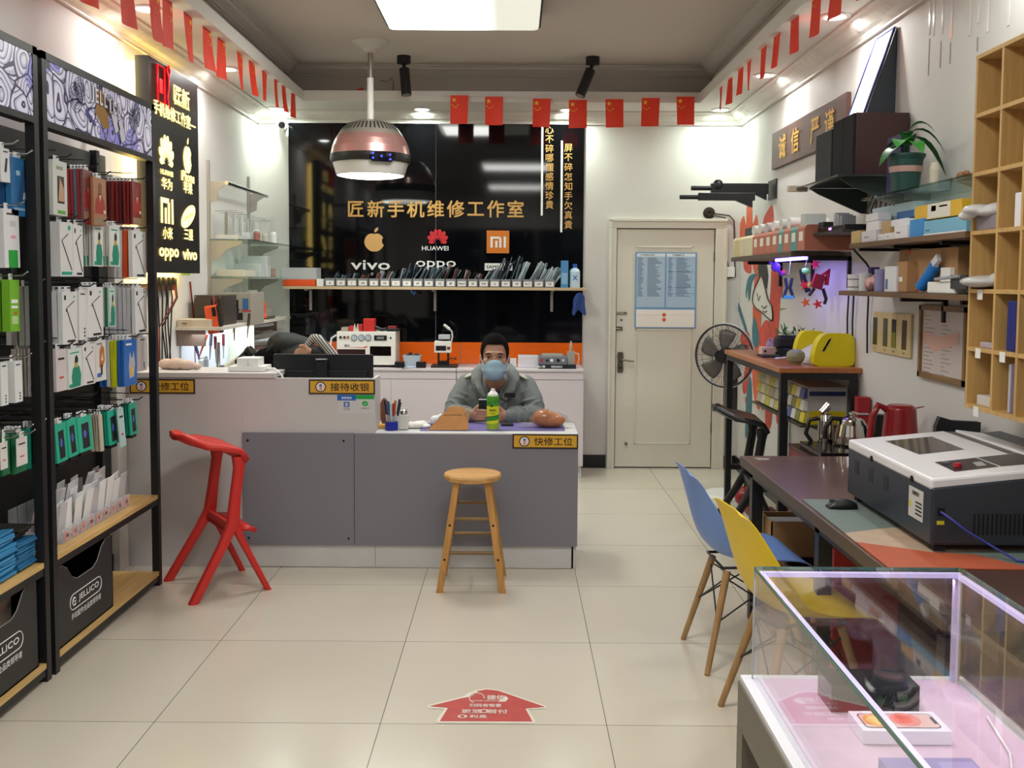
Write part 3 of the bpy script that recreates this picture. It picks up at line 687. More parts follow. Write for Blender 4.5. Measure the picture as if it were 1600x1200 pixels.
# ------------------------------------------------------------------ red moulded stool, drawn from the photo, and its black twin
def miura(name, label, mt, loc, rz, cat='stool'):
    t = thing(name, label, cat)
    # local frame: seat faces +X? the saddle runs from the raised lip (-X) to the knee (+X); width along Y
    b = MB(); rows = []
    prof = [(-.235, .80), (-.21, .798), (-.15, .77), (-.09, .754), (-.02, .747), (.04, .742), (.105, .726), (.142, .675)]
    wid = [.06, .10, .145, .17, .182, .188, .190, .188]
    for (x, z), w_ in zip(prof, wid):
        rows.append([Vector((x+.03*(abs(v)**2)*(1 if x < -.1 else 0), v*w_, z+.008*abs(v)**2.5*(1 if x < 0 else 0))) for v in (-1, -.75, -.4, 0, .4, .75, 1)])
    b.grid([r[::-1] for r in rows], mt, thick=.03); b.build('seat', t)
    b = MB()
    def leg(pts, wx, wy, m=mt):
        rings = []
        for (p, k_) in zip(pts, wx):
            w2 = k_/2; h2 = wy/2
            rings.append([Vector(p)+Vector((sx*w2, sy*h2, 0)) for sx, sy in ((-1, -.6), (-.6, -1), (.6, -1), (1, -.6), (1, .6), (.6, 1), (-.6, 1), (-1, .6))])
        b.loft(rings, m)
    for s_ in (-1, 1):
        leg([(.092, s_*.158, .69), (.088, s_*.158, .63), (.065, s_*.158, .5), (.045, s_*.165, .36), (-.02, s_*.178, .26), (-.205, s_*.20, .0)], [.09, .062, .062, .075, .062, .058], .04)
        leg([(.05, s_*.163, .36), (.09, s_*.162, .28), (.25, s_*.175, .0)], [.05, .045, .038], .034)
    b.box((.02, -.165, .305), (.1, .165, .33), mt)
    b.box((.02, -.165, .30), (.045, .165, .36), mt)
    b.build('frame', t, bevel=.006)
    b = MB(); b.grid([[Vector((x, y, z)) for y in (-.17, -.08, 0, .08, .17)] for x, z in ((.08, .335), (.15, .33), (.19, .315))][::-1], mt, thick=.02); b.build('footrest', t)
    t.location = loc; t.rotation_euler = (0, 0, rz); t.scale = (.84, 1.12, 1); return t
REDS = mat('red_stool_plastic', 'cf2f29', .42); BLS = mat('black_stool_plastic', '1c1d20', .35)
miura('bar_stool', 'red moulded plastic bar stool standing in front of the white counter', REDS, (-1.525, 4.985, 0), math.radians(34))
miura('bar_stool', 'black moulded plastic bar stool standing beside the tall orange-topped table', BLS, (1.42, 6.08, 0), math.radians(-5))
# ------------------------------------------------------------------ round wooden stool
WN = wood('stool_wood', 'c08c4c', axis='Z', contrast=.2); WT = wood('stool_top_wood', 'cc9a5c', axis='X', contrast=.2); WD = wood('stool_rung_wood', '8a6b42', axis='X', contrast=.3)
pc = onZ(738, 917, 0); pc.y = 5.1; pc.x = -.21
pc = Vector((onY(738.5, 740, 5.05).x, 5.05, 0))
t = thing('wooden_stool', 'round wooden stool with four splayed legs in front of the grey counter front', 'stool', pc)
zs = onY(738, 739, 5.05).z-.0
MB().lathe([(.0, zs-.032), (.135, zs-.032), (.146, zs-.026), (.148, zs-.008), (.143, zs), (0, zs)], pc, WT, n=40).build('seat', t)
ft = [(-.158, -.14), (.158, -.14), (.158, .15), (-.158, .15)]; tp = [(-.078, -.075), (.078, -.075), (.078, .075), (-.078, .075)]
def lp(i, z): f = 1-z/(zs-.03); return pc+Vector((tp[i][0]+(ft[i][0]-tp[i][0])*f, tp[i][1]+(ft[i][1]-tp[i][1])*f, z))
for i in range(4):
    b = MB(); w_ = .017
    b.loft([[lp(i, z)+Vector((sx*w_, sy*w_, 0)) for sx, sy in ((-1, -1), (1, -1), (1, 1), (-1, 1))] for z in (0, zs-.03)], WN, smooth=False)
    g = b.build('leg', t, bevel=.004)
    if i < 2:
        for z in (.165, .335): MB().cyl(lp(i, z)+Vector((0, -.016, 0)), lp(i, z)+Vector((0, -.02, 0)), .006, DARK, n=10).build('screw', g)
for (i, j, z) in ((0, 1, .365), (0, 1, .195), (2, 3, .405), (2, 3, .235), (1, 2, .385), (3, 0, .385), (1, 2, .215), (3, 0, .215)):
    MB().cyl(lp(i, z), lp(j, z), .009, WD, n=10).build('rung', t)
# ------------------------------------------------------------------ accessory racks on the left wall
XR = -1.805; PW = .036
PB = mat('rack_back_black', '141516', .5); PBG = mat('rack_back_grey', '3a403e', .5)
def rack_x(px, py, X=XR): return onX(px, py, X)
def doodle():
    m = bpy.data.materials.new('doodle_print'); m.use_nodes = True; nt = m.node_tree; b = nt.nodes['Principled BSDF']
    g = nt.nodes.new('ShaderNodeNewGeometry'); mp = nt.nodes.new('ShaderNodeMapping'); mp.inputs['Scale'].default_value = (0, 1, 1)
    nt.links.new(g.outputs['Position'], mp.inputs[0])
    n = nt.nodes.new('ShaderNodeTexNoise'); n.inputs['Scale'].default_value = 5; n.inputs['Detail'].default_value = 1; nt.links.new(mp.outputs[0], n.inputs['Vector'])
    mx = nt.nodes.new('ShaderNodeMix'); mx.data_type = 'RGBA'; mx.inputs[0].default_value = .12; nt.links.new(mp.outputs[0], mx.inputs[6]); nt.links.new(n.outputs['Color'], mx.inputs[7])
    v = nt.nodes.new('ShaderNodeTexVoronoi'); v.inputs['Scale'].default_value = 9; nt.links.new(mx.outputs[2], v.inputs['Vector'])
    ma = nt.nodes.new('ShaderNodeMath'); ma.operation = 'MULTIPLY'; ma.inputs[1].default_value = 5.5; nt.links.new(v.outputs['Distance'], ma.inputs[0])
    fr = nt.nodes.new('ShaderNodeMath'); fr.operation = 'FRACT'; nt.links.new(ma.outputs[0], fr.inputs[0])
    cr = nt.nodes.new('ShaderNodeValToRGB'); e = cr.color_ramp.elements
    cr.color_ramp.interpolation = 'CONSTANT'
    e[0].color = (*lin('26244a'), 1); e[1].position = .17; e[1].color = (*lin('d4d2e6'), 1)
    q = e.new(.72); q.color = (*lin('b2b2cc'), 1)
    nt.links.new(fr.outputs[0], cr.inputs[0])
    v2 = nt.nodes.new('ShaderNodeTexVoronoi'); v2.feature = 'DISTANCE_TO_EDGE'; v2.inputs['Scale'].default_value = 9; nt.links.new(mx.outputs[2], v2.inputs['Vector'])
    lt = nt.nodes.new('ShaderNodeMath'); lt.operation = 'LESS_THAN'; lt.inputs[1].default_value = .035; nt.links.new(v2.outputs['Distance'], lt.inputs[0])
    m2 = nt.nodes.new('ShaderNodeMix'); m2.data_type = 'RGBA'; nt.links.new(lt.outputs[0], m2.inputs[0]); nt.links.new(cr.outputs[0], m2.inputs[6]); m2.inputs[7].default_value = (*lin('24224a'), 1)
    v3 = nt.nodes.new('ShaderNodeTexVoronoi'); v3.inputs['Scale'].default_value = 4.5; nt.links.new(mx.outputs[2], v3.inputs['Vector'])
    sp = nt.nodes.new('ShaderNodeSeparateColor'); nt.links.new(v3.outputs['Color'], sp.inputs[0])
    gt = nt.nodes.new('ShaderNodeMath'); gt.operation = 'GREATER_THAN'; gt.inputs[1].default_value = .78; nt.links.new(sp.outputs[0], gt.inputs[0])
    m3 = nt.nodes.new('ShaderNodeMix'); m3.data_type = 'RGBA'; m3.blend_type = 'MULTIPLY'; nt.links.new(gt.outputs[0], m3.inputs[0]); nt.links.new(m2.outputs[2], m3.inputs[6]); m3.inputs[7].default_value = (.45, .45, .85, 1)
    nt.links.new(m3.outputs[2], b.inputs['Base Color']); nt.links.new(m3.outputs[2], b.inputs['Emission Color']); b.inputs['Emission Strength'].default_value = .32
    b.inputs['Roughness'].default_value = .3
    return m
DOOD = doodle()
def rack(ya, yb, label, backend):
    t = thing('display_rack', label, 'display rack', (XR-.14, (ya+yb)/2, 0), 'black accessory display racks')
    ZT = 2.43
    for y in (ya, yb-PW):
        for x in (XR-PW, LW+.01):
            MB().box((x, y, 0), (x+PW, y+PW, ZT if x > -2 else 2.2), BMET).build('post', t)
    b = MB().box((XR-PW, ya, ZT-.03), (XR, yb, ZT), BMET).box((LW+.02, ya, ZT-.03), (XR-PW+.001, ya+.03, ZT), BMET).box((LW+.02, yb-.03, ZT-.03), (XR-PW+.001, yb, ZT), BMET)
    b.build('top_frame', t); b = MB()
    b.box((XR-.05, ya+PW, 2.145), (XR, yb-PW, 2.17), BMET)
    b.build('cross_rail', t)
    for z in (.025, .42): MB().box((XR-.025, ya+PW, z), (XR-.004, yb-PW, z+.03), BMET).build('cross_rail', t)
    MB().box((XR-.06, ya+PW, 2.171), (XR-.003, yb-PW, ZT-.03), DOOD).build('light_box', t, label='lit header panel with a swirling line drawing')
    for z in (.055, .45): MB().box((LW+.02, ya+PW+.002, z), (XR-.002, yb-PW-.002, z+.02), OAK).build('shelf_board', t, label='pale wooden shelf board')
    MB().box((LW+.004, ya, .49), (LW+.018, backend, 1.87), PB).build('back_panel', t)
    MB().box((LW+.004, ya, 1.87), (LW+.018, backend, 2.19), PBG).build('upper_back_panel', t)
    b = MB()
    for z in (2.0, 1.72, 1.46, 1.2, .98): b.box((LW+.018, ya+PW, z), (LW+.03, backend, z+.014), BMET)
    b.build('hook_rail', t)
    return t
R1 = rack(2.60, 3.80, 'black accessory rack nearest the camera, cut off by the picture edge', 3.80)
R2 = rack(3.835, 5.02, 'black accessory rack with the brand name header, ending at the counter', 5.16)
b = MB()
for i, ch in enumerate('JELLICO'):
    y = onX(144+i*6.8, 150, XR).y
    for m_, o_, l_ in ((P('3a3550', .5), .06, .0004), (P('f1eef8', .4), .03, .0012)): b.text(ch, .085, (XR+.001, y, onX(146+i*6.6, 147+i*3.6, XR).z-(.012 if i > 3 else 0)), Y_, Z_, m_, off=o_, lift=l_+.0008*i/7, wmax=.028 if ch != 'I' else .009)
yc = onX(158, 165, XR).y
bo = P('9a7228', .6)
b.poly([(XR-.0005, yc+dy, z) for dy, z in ((-.06, 2.37), (-.05, 2.33), (-.055, 2.27), (-.02, 2.25), (.03, 2.215), (.09, 2.235), (.075, 2.27), (.1, 2.3), (.09, 2.345), (.04, 2.36), (0, 2.385))], bo)
bl = P('3c3f8c', .5)
yc = onX(140, 195, XR).y; b.add([(XR+.0005, yc+dy, z) for dy, z in ((-.04, 2.25), (.06, 2.215), (.07, 2.19+.03), (-.03, 2.28))], [(0, 1, 2, 3)], bl)
wp = P('d9d8ea', .5); li = P('2c2a52', .5)
for px, py, ry in ((180, 190, .5), (190, 205, .45)):
    yc = onX(px, py, XR); pts = [Vector((XR+.0008, yc.y+(a*math.cos(ry)-c*math.sin(ry)), yc.z+(a*math.sin(ry)+c*math.cos(ry)))) for a, c in ((-.03, -.05), (.03, -.05), (.03, .05), (-.03, .05))]
    b.poly(pts, wp); b.tube(pts, .0015, li, n=4, closed=True)
for py0, (py, px, r) in enumerate(((105, 124, .05), (203, 118, .06), (190, 171, .045), (160, 212, .05), (222, 208, .05))):
    c = onX(px, 140+py0*12, XR); c.z = min(2.37, max(2.26, c.z))
    for k_ in range(4): b.tube([Vector((XR+.0012, c.y+math.cos(a)*r*(1-.22*k_), c.z+math.sin(a)*r*(1-.22*k_))) for a in [math.tau*j/20 for j in range(20)]], .0014, li, n=4, closed=True)
b.build('header_print', R2, label='pale brand name letters over a gold splash')
# ---- hanging packs
def pack_print(kind, b, x, y0, y1, z0, z1):
    w_ = y1-y0; h = z1-z0
    def r(u0, v0, u1, v1, m, k_=1): b.box((x, y0+u0*w_, z0+v0*h), (x+.0006*k_, y0+u1*w_, z0+v1*h), m)
    def pl(pts, m, k_=1): b.poly([(x+.0007*k_, y0+u*w_, z0+v*h) for u, v in pts], m)
    def line(pts, m, rr=.0016): b.tube([(x+.001, y0+u*w_, z0+v*h) for u, v in pts], rr, m, n=4)
    dk = P('202126', .5); tl = P('17a58a', .5)
    if kind == 'phone':
        line([(.78, .82), (.25, .68), (.85, .1)], dk, .0022); line([(.25, .68), (.22, .62)], dk); r(.12, .84, .24, .93, dk); r(.3, .03, .85, .075, dk)
        pl([(.8+.07*math.cos(a), .9+.03*math.sin(a)) for a in [k_*.785 for k_ in range(8)]], P('6cc7ad', .5))
    elif kind == 'phoneteal':
        line([(.6, .78), (.12, .66), (.85, .12)], dk, .0022); r(.08, .03, .88, .09, tl); pl([(.72+.12*math.cos(a), .9+.05*math.sin(a)) for a in [k_*.785 for k_ in range(8)]], tl)
    elif kind == 'window':
        r(.3, .22, .78, .72, P('3a2a2a', .3)); pl([(.34, .26), (.74, .26), (.74, .5), (.45, .7)], P('c9a183', .3), 2); r(.3, .03, .85, .09, P('5aa838', .5)); r(.25, .84, .7, .9, P('9aa08a', .5))
    elif kind == 'figure':
        g = P('1d9077', .5); pl([(.25, .03), (.85, .03), (.92, .3), (.8, .52), (.62, .58), (.45, .56), (.3, .5), (.2, .3)], g); r(.45, .52, .66, .66, P('c8a84c', .5), 2)
        pl([(.44, .64), (.68, .64), (.7, .74), (.6, .84), (.48, .78)], dk, 2); r(.15, .88, .8, .91, tl); r(.02, .03, .25, .12, tl)
    elif kind == 'tiger':
        pl([(.3, .35), (.6, .3), (.85, .5), (.8, .8), (.55, .9), (.35, .75)], P('c07a35', .5)); r(.45, .15, .6, .4, dk, 2); r(.1, .1, .5, .2, P('3a6cc0', .5)); pl([(.45, .5), (.7, .5), (.6, .7)], P('f0e3cf', .5), 2)
        r(.1, .9, .6, .94, P('8a8a90', .5))
    elif kind == 'cat':
        pl([(.4, .15), (.75, .18), (.85, .45), (.8, .62), (.4, .6), (.35, .4)], P('b9b7c6', .5)); pl([(.4, .6), (.45, .74), (.55, .62)], P('b9b7c6', .5)); pl([(.65, .62), (.75, .75), (.8, .6)], P('b9b7c6', .5)); pl([(.45, .2), (.7, .22), (.72, .4), (.48, .4)], P('e0b95e', .5), 2)
        r(.15, .88, .6, .92, TXTW)
    elif kind == 'tealphone':
        pl([(.28, .08), (.78, .1), (.74, .82), (.24, .8)], dk); pl([(.45+.12*math.cos(a), .5+.12*math.sin(a)) for a in [k_*.785 for k_ in range(8)]], P('4a67c9', .3), 2)
    elif kind == 'redman':
        pl([(.1, .25), (.9, .25), (.85, .5), (.6, .66), (.4, .66), (.15, .52)], P('a8352c', .5)); pl([(.38, .64), (.62, .64), (.66, .84), (.5, .92), (.36, .84)], P('8a5a44', .5)); pl([(.42, .64), (.58, .64), (.5, .5)], P('dcd6cc', .5), 2); r(.05, .02, .95, .16, P('9a8468', .5)); r(.75, .26, .92, .33, P('ded8cf', .5), 2)
    elif kind == 'greenbox':
        r(.15, .55, .8, .62, TXTW); r(.15, .45, .8, .5, TXTW); r(.2, .15, .8, .3, P('bcd89a', .5)); r(.4, .33, .7, .38, P('c9622b', .5))
    elif kind == 'whitegreen':
        r(.25, .0, .85, .3, P('22a33b', .5)); r(.2, .9, .7, .93, dk); r(.45, .5, .75, .55, P('e3a0b8', .5)); r(.4, .7, .75, .8, P('c8c8cc', .5))
    elif kind == 'pen':
        pl([(.35, .3), (.6, .3), (.75, .7), (.55, .72)], dk); r(.3, .88, .8, .92, dk)
    elif kind == 'side':
        r(.2, .9, .7, .93, dk); r(.55, .06, .7, .1, dk); r(.55, .13, .7, .17, dk)
        r(.55, .2, .7, .24, dk)
    elif kind == 'bluebag':
        pl([(.35, .25), (.7, .9), (.95, .9), (.6, .25)], P('2e4f7c', .4)); r(.3, .7, .5, .78, P('a6c6dd', .5)); r(.6, .3, .85, .42, P('bcd3e4', .5)); r(.15, .1, .75, .14, P('8fb6d5', .5))
    elif kind == 'tag':
        r(.2, .75, .8, .8, dk); r(.3, .3, .7, .35, P('c95a50', .5))
TAB = P('e9e9ec', .3)
def stack(px, pyt, pyb, n, w_, th, face, kind, label, rest=None, edge=None, Xf=-1.85, pitch=None, tilt=0, first=None, rk=2, cat='pack', name='phone_accessory_pack', pxr=None, rname=None, foot=None):
    a = onX(px, (pyt+pyb)/2, Xf); y0 = a.y
    if pxr: w_ = onX(pxr, (pyt+pyb)/2, Xf).y-y0
    zt_ = onX(px, pyt, Xf).z; zb = onX(px, pyb, Xf).z; pitch = pitch or th*1.25; r_ = random.Random(px*7+pyt)
    for L_ in (label, rest or ''):
        if len(L_.split()) > 16: print('LONG', L_)
    edges = edge if isinstance(edge, list) else [edge or face]
    for i in range(n):
        x1 = Xf-i*pitch; x0 = x1-th; col = face if i == 0 else edges[(i-1) % len(edges)]
        if x0 < LW+.03: break
        ang = tilt+r_.uniform(-.02, .02)*(i > 0); b = MB(); m = P(col, .35)
        dy = r_.uniform(-.006, .006)*(i > 0)
        R = RX(r_.uniform(-.02, .02))@RY(ang); cc = ((x0+x1)/2, y0+w_/2+dy, zt_)
        b.box((x0, y0+dy, zb), (x1, y0+w_+dy, zt_), m, rot=R, c=cc)
        b.box(((x0+x1)/2-.0006, y0+w_*.3+dy, zt_-.002), ((x0+x1)/2+.0006, y0+w_*.7+dy, zt_+.022), TAB, rot=R, c=cc)
        lab = label if i == 0 else rest
        o = b.build(name, label=lab, cat=cat, group=None if i == 0 else 'packs behind: '+(label[:40]), bevel=.0008 if th > .01 else 0)
        if foot: MB().box((x0, y0+dy+.01, zb-.014), (x1, y0+w_*.75+dy, zb), BLACK, rot=R, c=cc).build('clip_strip', o)
        if i == 0 and kind:
            q = MB(); pack_print(kind, q, 0, y0, y0+w_, zb, zt_)
            q.v = [Vector(cc)+R @ (Vector((v.x+x1, v.y, v.z))-Vector(cc)) for v in q.v]
            q.build('print', o)
        elif edge and i > 0 and kind in ('figure',):
            q = MB().box((x0+.001, y0+dy-.0006, zb+.004), (x1-.001, y0+dy, zb+(zt_-zb)*.25), P('17907a', .5)); q.build('print', o)
    yy = y0+w_/2; MB().tube([(LW+.02, yy, zt_+.012), (Xf+.03, yy, zt_+.016), (Xf+.05, yy, zt_+.03)], .0032, STEEL if rk == 1 else BLACK, n=6).build('hook', R2 if rk == 2 else R1)
    MB().tube([(LW+.02, yy+.012, zt_+.05), (Xf-.02, yy+.012, zt_+.045)], .0025, BLACK, n=6).build('upper_wire', R2 if rk == 2 else R1)
TOP = 'in far rack top row'
stack(83, 249, 335, 1, 0, .03, 'd9dcd8', 'window', 'grey white box with a phone window, hanging alone '+TOP, pxr=105)
RB = 'white box hanging'
stack(130, 264, 342, 5, 0, .012, '8a5a5c', 'redman', 'red and grey clear bag, first red one '+TOP, 'red bag edge stacked behind the first red bag '+TOP, edge=['8c3434', '5a6f84', '8c3434'], pxr=145)
stack(146, 276, 351, 3, 0, .012, 'b07a58', 'redman', 'orange red bag showing a suited figure '+TOP, 'thin red bag directly behind the suited figure bag', edge=['9a3a3a'], pxr=166, Xf=-1.825)
stack(207, 283, 350, 8, 0, .011, '8f3a3c', 'redman', 'dark red bag at the far end '+TOP, 'thin dark red bag stacked behind the far end bag '+TOP, edge=['8f2c2e', '8a3032', '5f2426'], pxr=221, pitch=.018)
SEC = 'in far rack second row'
stack(94, 346, 432, 1, 0, .06, 'e6e6e8', 'phoneteal', 'thick white case box with teal stripe, first '+SEC, pxr=114, Xf=-1.845)
stack(115, 351, 432, 2, 0, .02, 'ebebed', 'phone', 'white case box with a circle mark, second '+SEC, 'white case box tucked behind the second white box '+SEC, pxr=130)
stack(147, 350, 416, 8, 0, .008, 'e9edea', 'figure', 'teal pack with green coated figure, nearer of two '+SEC, 'thin teal pack behind the nearer green figure pack', edge=['d9d6d2'], pxr=161, pitch=.013)
stack(172, 352, 416, 5, 0, .008, 'e9edea', 'figure', 'teal pack with green coated figure, farther of two '+SEC, 'thin teal pack behind the farther green figure pack', edge=['d9d6d2'], pxr=187, pitch=.012)
stack(207, 360, 434, 4, 0, .02, 'ececee', 'phone', 'white case box with slanted phone drawing at the far end '+SEC, 'case box edge behind the far white phone box '+SEC, edge=['d9582c', 'e4e4e8', 'e0e0e4'], pxr=228, pitch=.024)
THI = 'in far rack third row'
stack(98, 456, 539, 3, 0, .02, 'e8e8ea', 'phone', 'white case box with phone drawing, first '+THI, 'white case box edge behind the first box '+THI, edge=['dcdce2', 'cfcfd6'], pxr=121)
stack(124, 453, 532, 1, 0, .018, 'e9e9eb', 'side', 'plain white case box between two phone drawing boxes '+THI, pxr=137, Xf=-1.86)
stack(138, 449, 528, 3, 0, .016, 'ececee', 'phone', 'white case box with phone drawing, in the middle '+THI, 'white case box edge behind the middle box '+THI, edge=['e2e2e6'], pxr=161)
stack(171, 449, 511, 4, 0, .009, 'cfe3d8', 'figure', 'pale green edged clear pack '+THI, 'green tinted clear pack edge '+THI, edge=['3f7d63', 'dfe8e2'], pxr=180, Xf=-1.88)
stack(211, 450, 522, 7, 0, .018, 'ebebed', 'phone', 'white case box with phone drawing at the far end '+THI, 'white box edge in the run before the far box '+THI, edge=['d4d2da', 'dedde4'], pxr=229, pitch=.022)
FOU = 'in far rack fourth row'
stack(88, 547, 613, 2, 0, .03, 'ddd3d6', 'tag', 'pinkish white box edge next to the post '+FOU, 'pinkish white box behind the first one '+FOU, pxr=104)
stack(107, 546, 609, 3, 0, .012, 'e3ebe6', 'figure', 'white pack with a green coated figure '+FOU, 'white pack behind the green figure pack '+FOU, edge=['d8d2d4'], pxr=128)
stack(130, 539, 603, 3, 0, .012, 'ece8ec', 'phone', 'white pack with a small phone drawing '+FOU, 'white pack edge behind the small phone drawing pack', edge=['e0d8dc'], pxr=149)
stack(150, 533, 597, 3, 0, .012, 'e8e4e2', 'tiger', 'white pack with an orange and blue drawing '+FOU, 'white pack edge behind the orange and blue drawing', edge=['dcd6d4'], pxr=166)
stack(194, 532, 605, 7, 0, .014, '2b6cc2', 'cat', 'blue pack with a pale animal drawing '+FOU, 'coloured pack edge behind the blue animal pack '+FOU, edge=['2b6cc2', 'cdd82e', 'cfd21f', 'e6e6e8', '2a64b4'], pxr=214, pitch=.017)
stack(217, 527, 581, 4, 0, .012, 'e2d9de', 'side', 'pinkish white box at the far end '+FOU, 'pinkish white box edge at the far end '+FOU, edge=['dcd2d8'], pxr=230, Xf=-1.87)
FIF = 'in far rack lowest row'
stack(86, 664, 725, 2, 0, .007, '22b596', 'tealphone', 'teal film pack with a phone picture, right beside the post', 'teal film pack behind the one beside the post', edge=['1ea588'], pxr=103, tilt=-.05, foot=1)
stack(104, 656, 716, 3, 0, .007, '22b596', 'tealphone', 'teal film pack, second from the post '+FIF, 'teal film pack behind the second one '+FIF, edge=['1ea588'], pxr=119, tilt=-.06, foot=1)
stack(121, 654, 709, 3, 0, .007, '24bb9b', 'tealphone', 'wide teal film pack in front of the beige edges '+FIF, 'teal film pack behind the wide one '+FIF, edge=['1ea588'], pxr=143, tilt=-.06, foot=1)
stack(155, 648, 706, 5, 0, .006, 'cfc3b0', None, 'beige pack edge '+FIF, 'thin beige pack edge beside the others '+FIF, edge=['cfc3b0', 'b3a590'], pxr=160, pitch=.012, tilt=-.05)
stack(168, 643, 697, 6, 0, .007, '22b596', 'tealphone', 'teal film pack in front of a long teal run '+FIF, 'thin teal pack in the long run '+FIF, edge=['1ea588', '17907a'], pxr=183, tilt=-.06, pitch=.011, foot=1)
stack(184, 639, 700, 1, 0, .006, 'b9d5d8', 'tag', 'pale blue green pack with a white tag '+FIF, pxr=193, tilt=-.06, Xf=-1.83)
stack(202, 631, 681, 4, 0, .007, '24a98e', 'tealphone', 'teal film pack at the far end '+FIF, 'teal pack behind the far end one '+FIF, edge=['17907a', '0f6e5c'], pxr=213, tilt=-.04, pitch=.012, foot=1)
# near rack
N1 = 'in near rack top row'
stack(1, 230, 283, 1, 0, .02, 'dfe0e4', 'pen', 'white box with a dark pen picture '+N1, pxr=15, rk=1)
stack(17, 244, 336, 2, 0, .02, '2e6da4', 'bluebag', 'blue accessory bag '+N1, 'darker blue bag behind the first blue bag '+N1, edge=['1d4a78'], pxr=45, rk=1)
N2 = 'in near rack second row'
stack(6, 325, 418, 2, 0, .03, 'e4e4e8', 'whitegreen', 'white box with a green block '+N2, 'white box behind the green block box', edge=['d8d8de'], pxr=30, rk=1)
stack(46, 337, 427, 5, 0, .014, '35393a', 'tag', 'dark grey clear pack '+N2, 'dark grey pack edge '+N2, edge=['2a2d2e', '1d1f20', '4a4e4f'], pxr=54, rk=1, pitch=.02, Xf=-1.87)
N3 = 'in near rack third row'
stack(16, 437, 519, 2, 0, .03, '7cbc34', 'greenbox', 'lime green accessory box '+N3, 'lime green box behind the first '+N3, edge=['74b22c'], pxr=31, rk=1)
stack(47, 447, 540, 4, 0, .02, 'dcdce0', 'phone', 'white case box with small print '+N3, 'grey box edge behind the white box '+N3, edge=['b9b5b0', '8f8c88'], pxr=57, rk=1, Xf=-1.86)
N4 = 'in near rack fourth row'
stack(2, 567, 635, 1, 0, .05, 'e2e4e6', 'side', 'thick white box at the very edge of the picture '+N4, pxr=13, rk=1, Xf=-1.825)
stack(23, 565, 630, 1, 0, .05, 'e6e8ea', 'side', 'thick white box with printed marks, second '+N4, pxr=35, rk=1, Xf=-1.825)
stack(47, 545, 620, 6, 0, .008, 'e5e2e2', 'tiger', 'white pack with an orange and blue drawing '+N4, 'pale pack edge before the drawing '+N4, edge=['bcb2aa', 'a89e96'], pxr=58, rk=1, pitch=.013, Xf=-1.86)
N5 = 'in near rack lowest row'
for px, pxr, yt, yb_, lab in ((1, 12, 696, 732, 'white tag card at the picture edge '+N5), (26, 43, 690, 727, 'white tag card over green bags '+N5)):
    stack(px, yt-4, yb_+3, 1, 0, .002, 'e2dedd', 'tag', lab, pxr=pxr, rk=1, Xf=-1.815)
stack(3, 682, 745, 3, 0, .012, '23734c', None, 'dark green bag behind the edge tag card '+N5, 'dark green bag edge '+N5, edge=['1c5f3e'], pxr=15, rk=1, Xf=-1.84)
stack(22, 678, 742, 4, 0, .012, '2a7d55', None, 'green bag behind the second tag card '+N5, 'green bag edge behind the second tag card', edge=['1f6a45', 'b9c2ba'], pxr=42, rk=1, Xf=-1.84)
stack(46, 668, 733, 3, 0, .01, '1e8f7c', 'tealphone', 'teal bag next to the posts '+N5, 'teal bag behind the one next to the posts '+N5, edge=['176b5e'], pxr=60, rk=1)
# ---- envelopes on the near rack's shelf
zsb = .471
r_ = random.Random(5)
def envel(cx, cy, n, w_, d_, col, label, th=.012, jit=.006, first=None):
    z = zsb
    for i in range(n):
        b = MB(); R = RZ(r_.uniform(-.06, .06))@RY(-.10+r_.uniform(-.03, .03)); dx, dy = r_.uniform(-jit, jit), r_.uniform(-jit, jit)
        b.box((cx-w_/2+dx, cy-d_/2+dy, z), (cx+w_/2+dx, cy+d_/2+dy, z+th*.75), P(col if not isinstance(col, list) else col[i % len(col)], .4), rot=R)
        top = i == n-1 and first
        b.build('film_envelope', label=first if top else label, cat='envelope', group=None if top else label[:30])
        z += th
envel(-1.92, 3.50, 14, .17, .2, ['3b8ec4', '3a86ba', '4699cc'], 'blue envelope in the tall pile on the nearest rack shelf', first='topmost green and blue envelope of the tall pile on the nearest rack shelf')
envel(-1.92, 3.69, 9, .17, .14, ['2c6f9f', '2f78aa'], 'darker blue envelope in the short pile next to the posts', first='topmost blue envelope of the short pile next to the posts')
for i in range(4): 
    MB().box((-1.99+i*.01, 3.63, zsb+.115+i*.012), (-1.87+i*.012, 3.75, zsb+.12+i*.012), P('2a2624', .5)).build('sleeve', label='dark sleeve lying crosswise on the short blue pile', cat='sleeve', group='dark sleeves on the short pile')
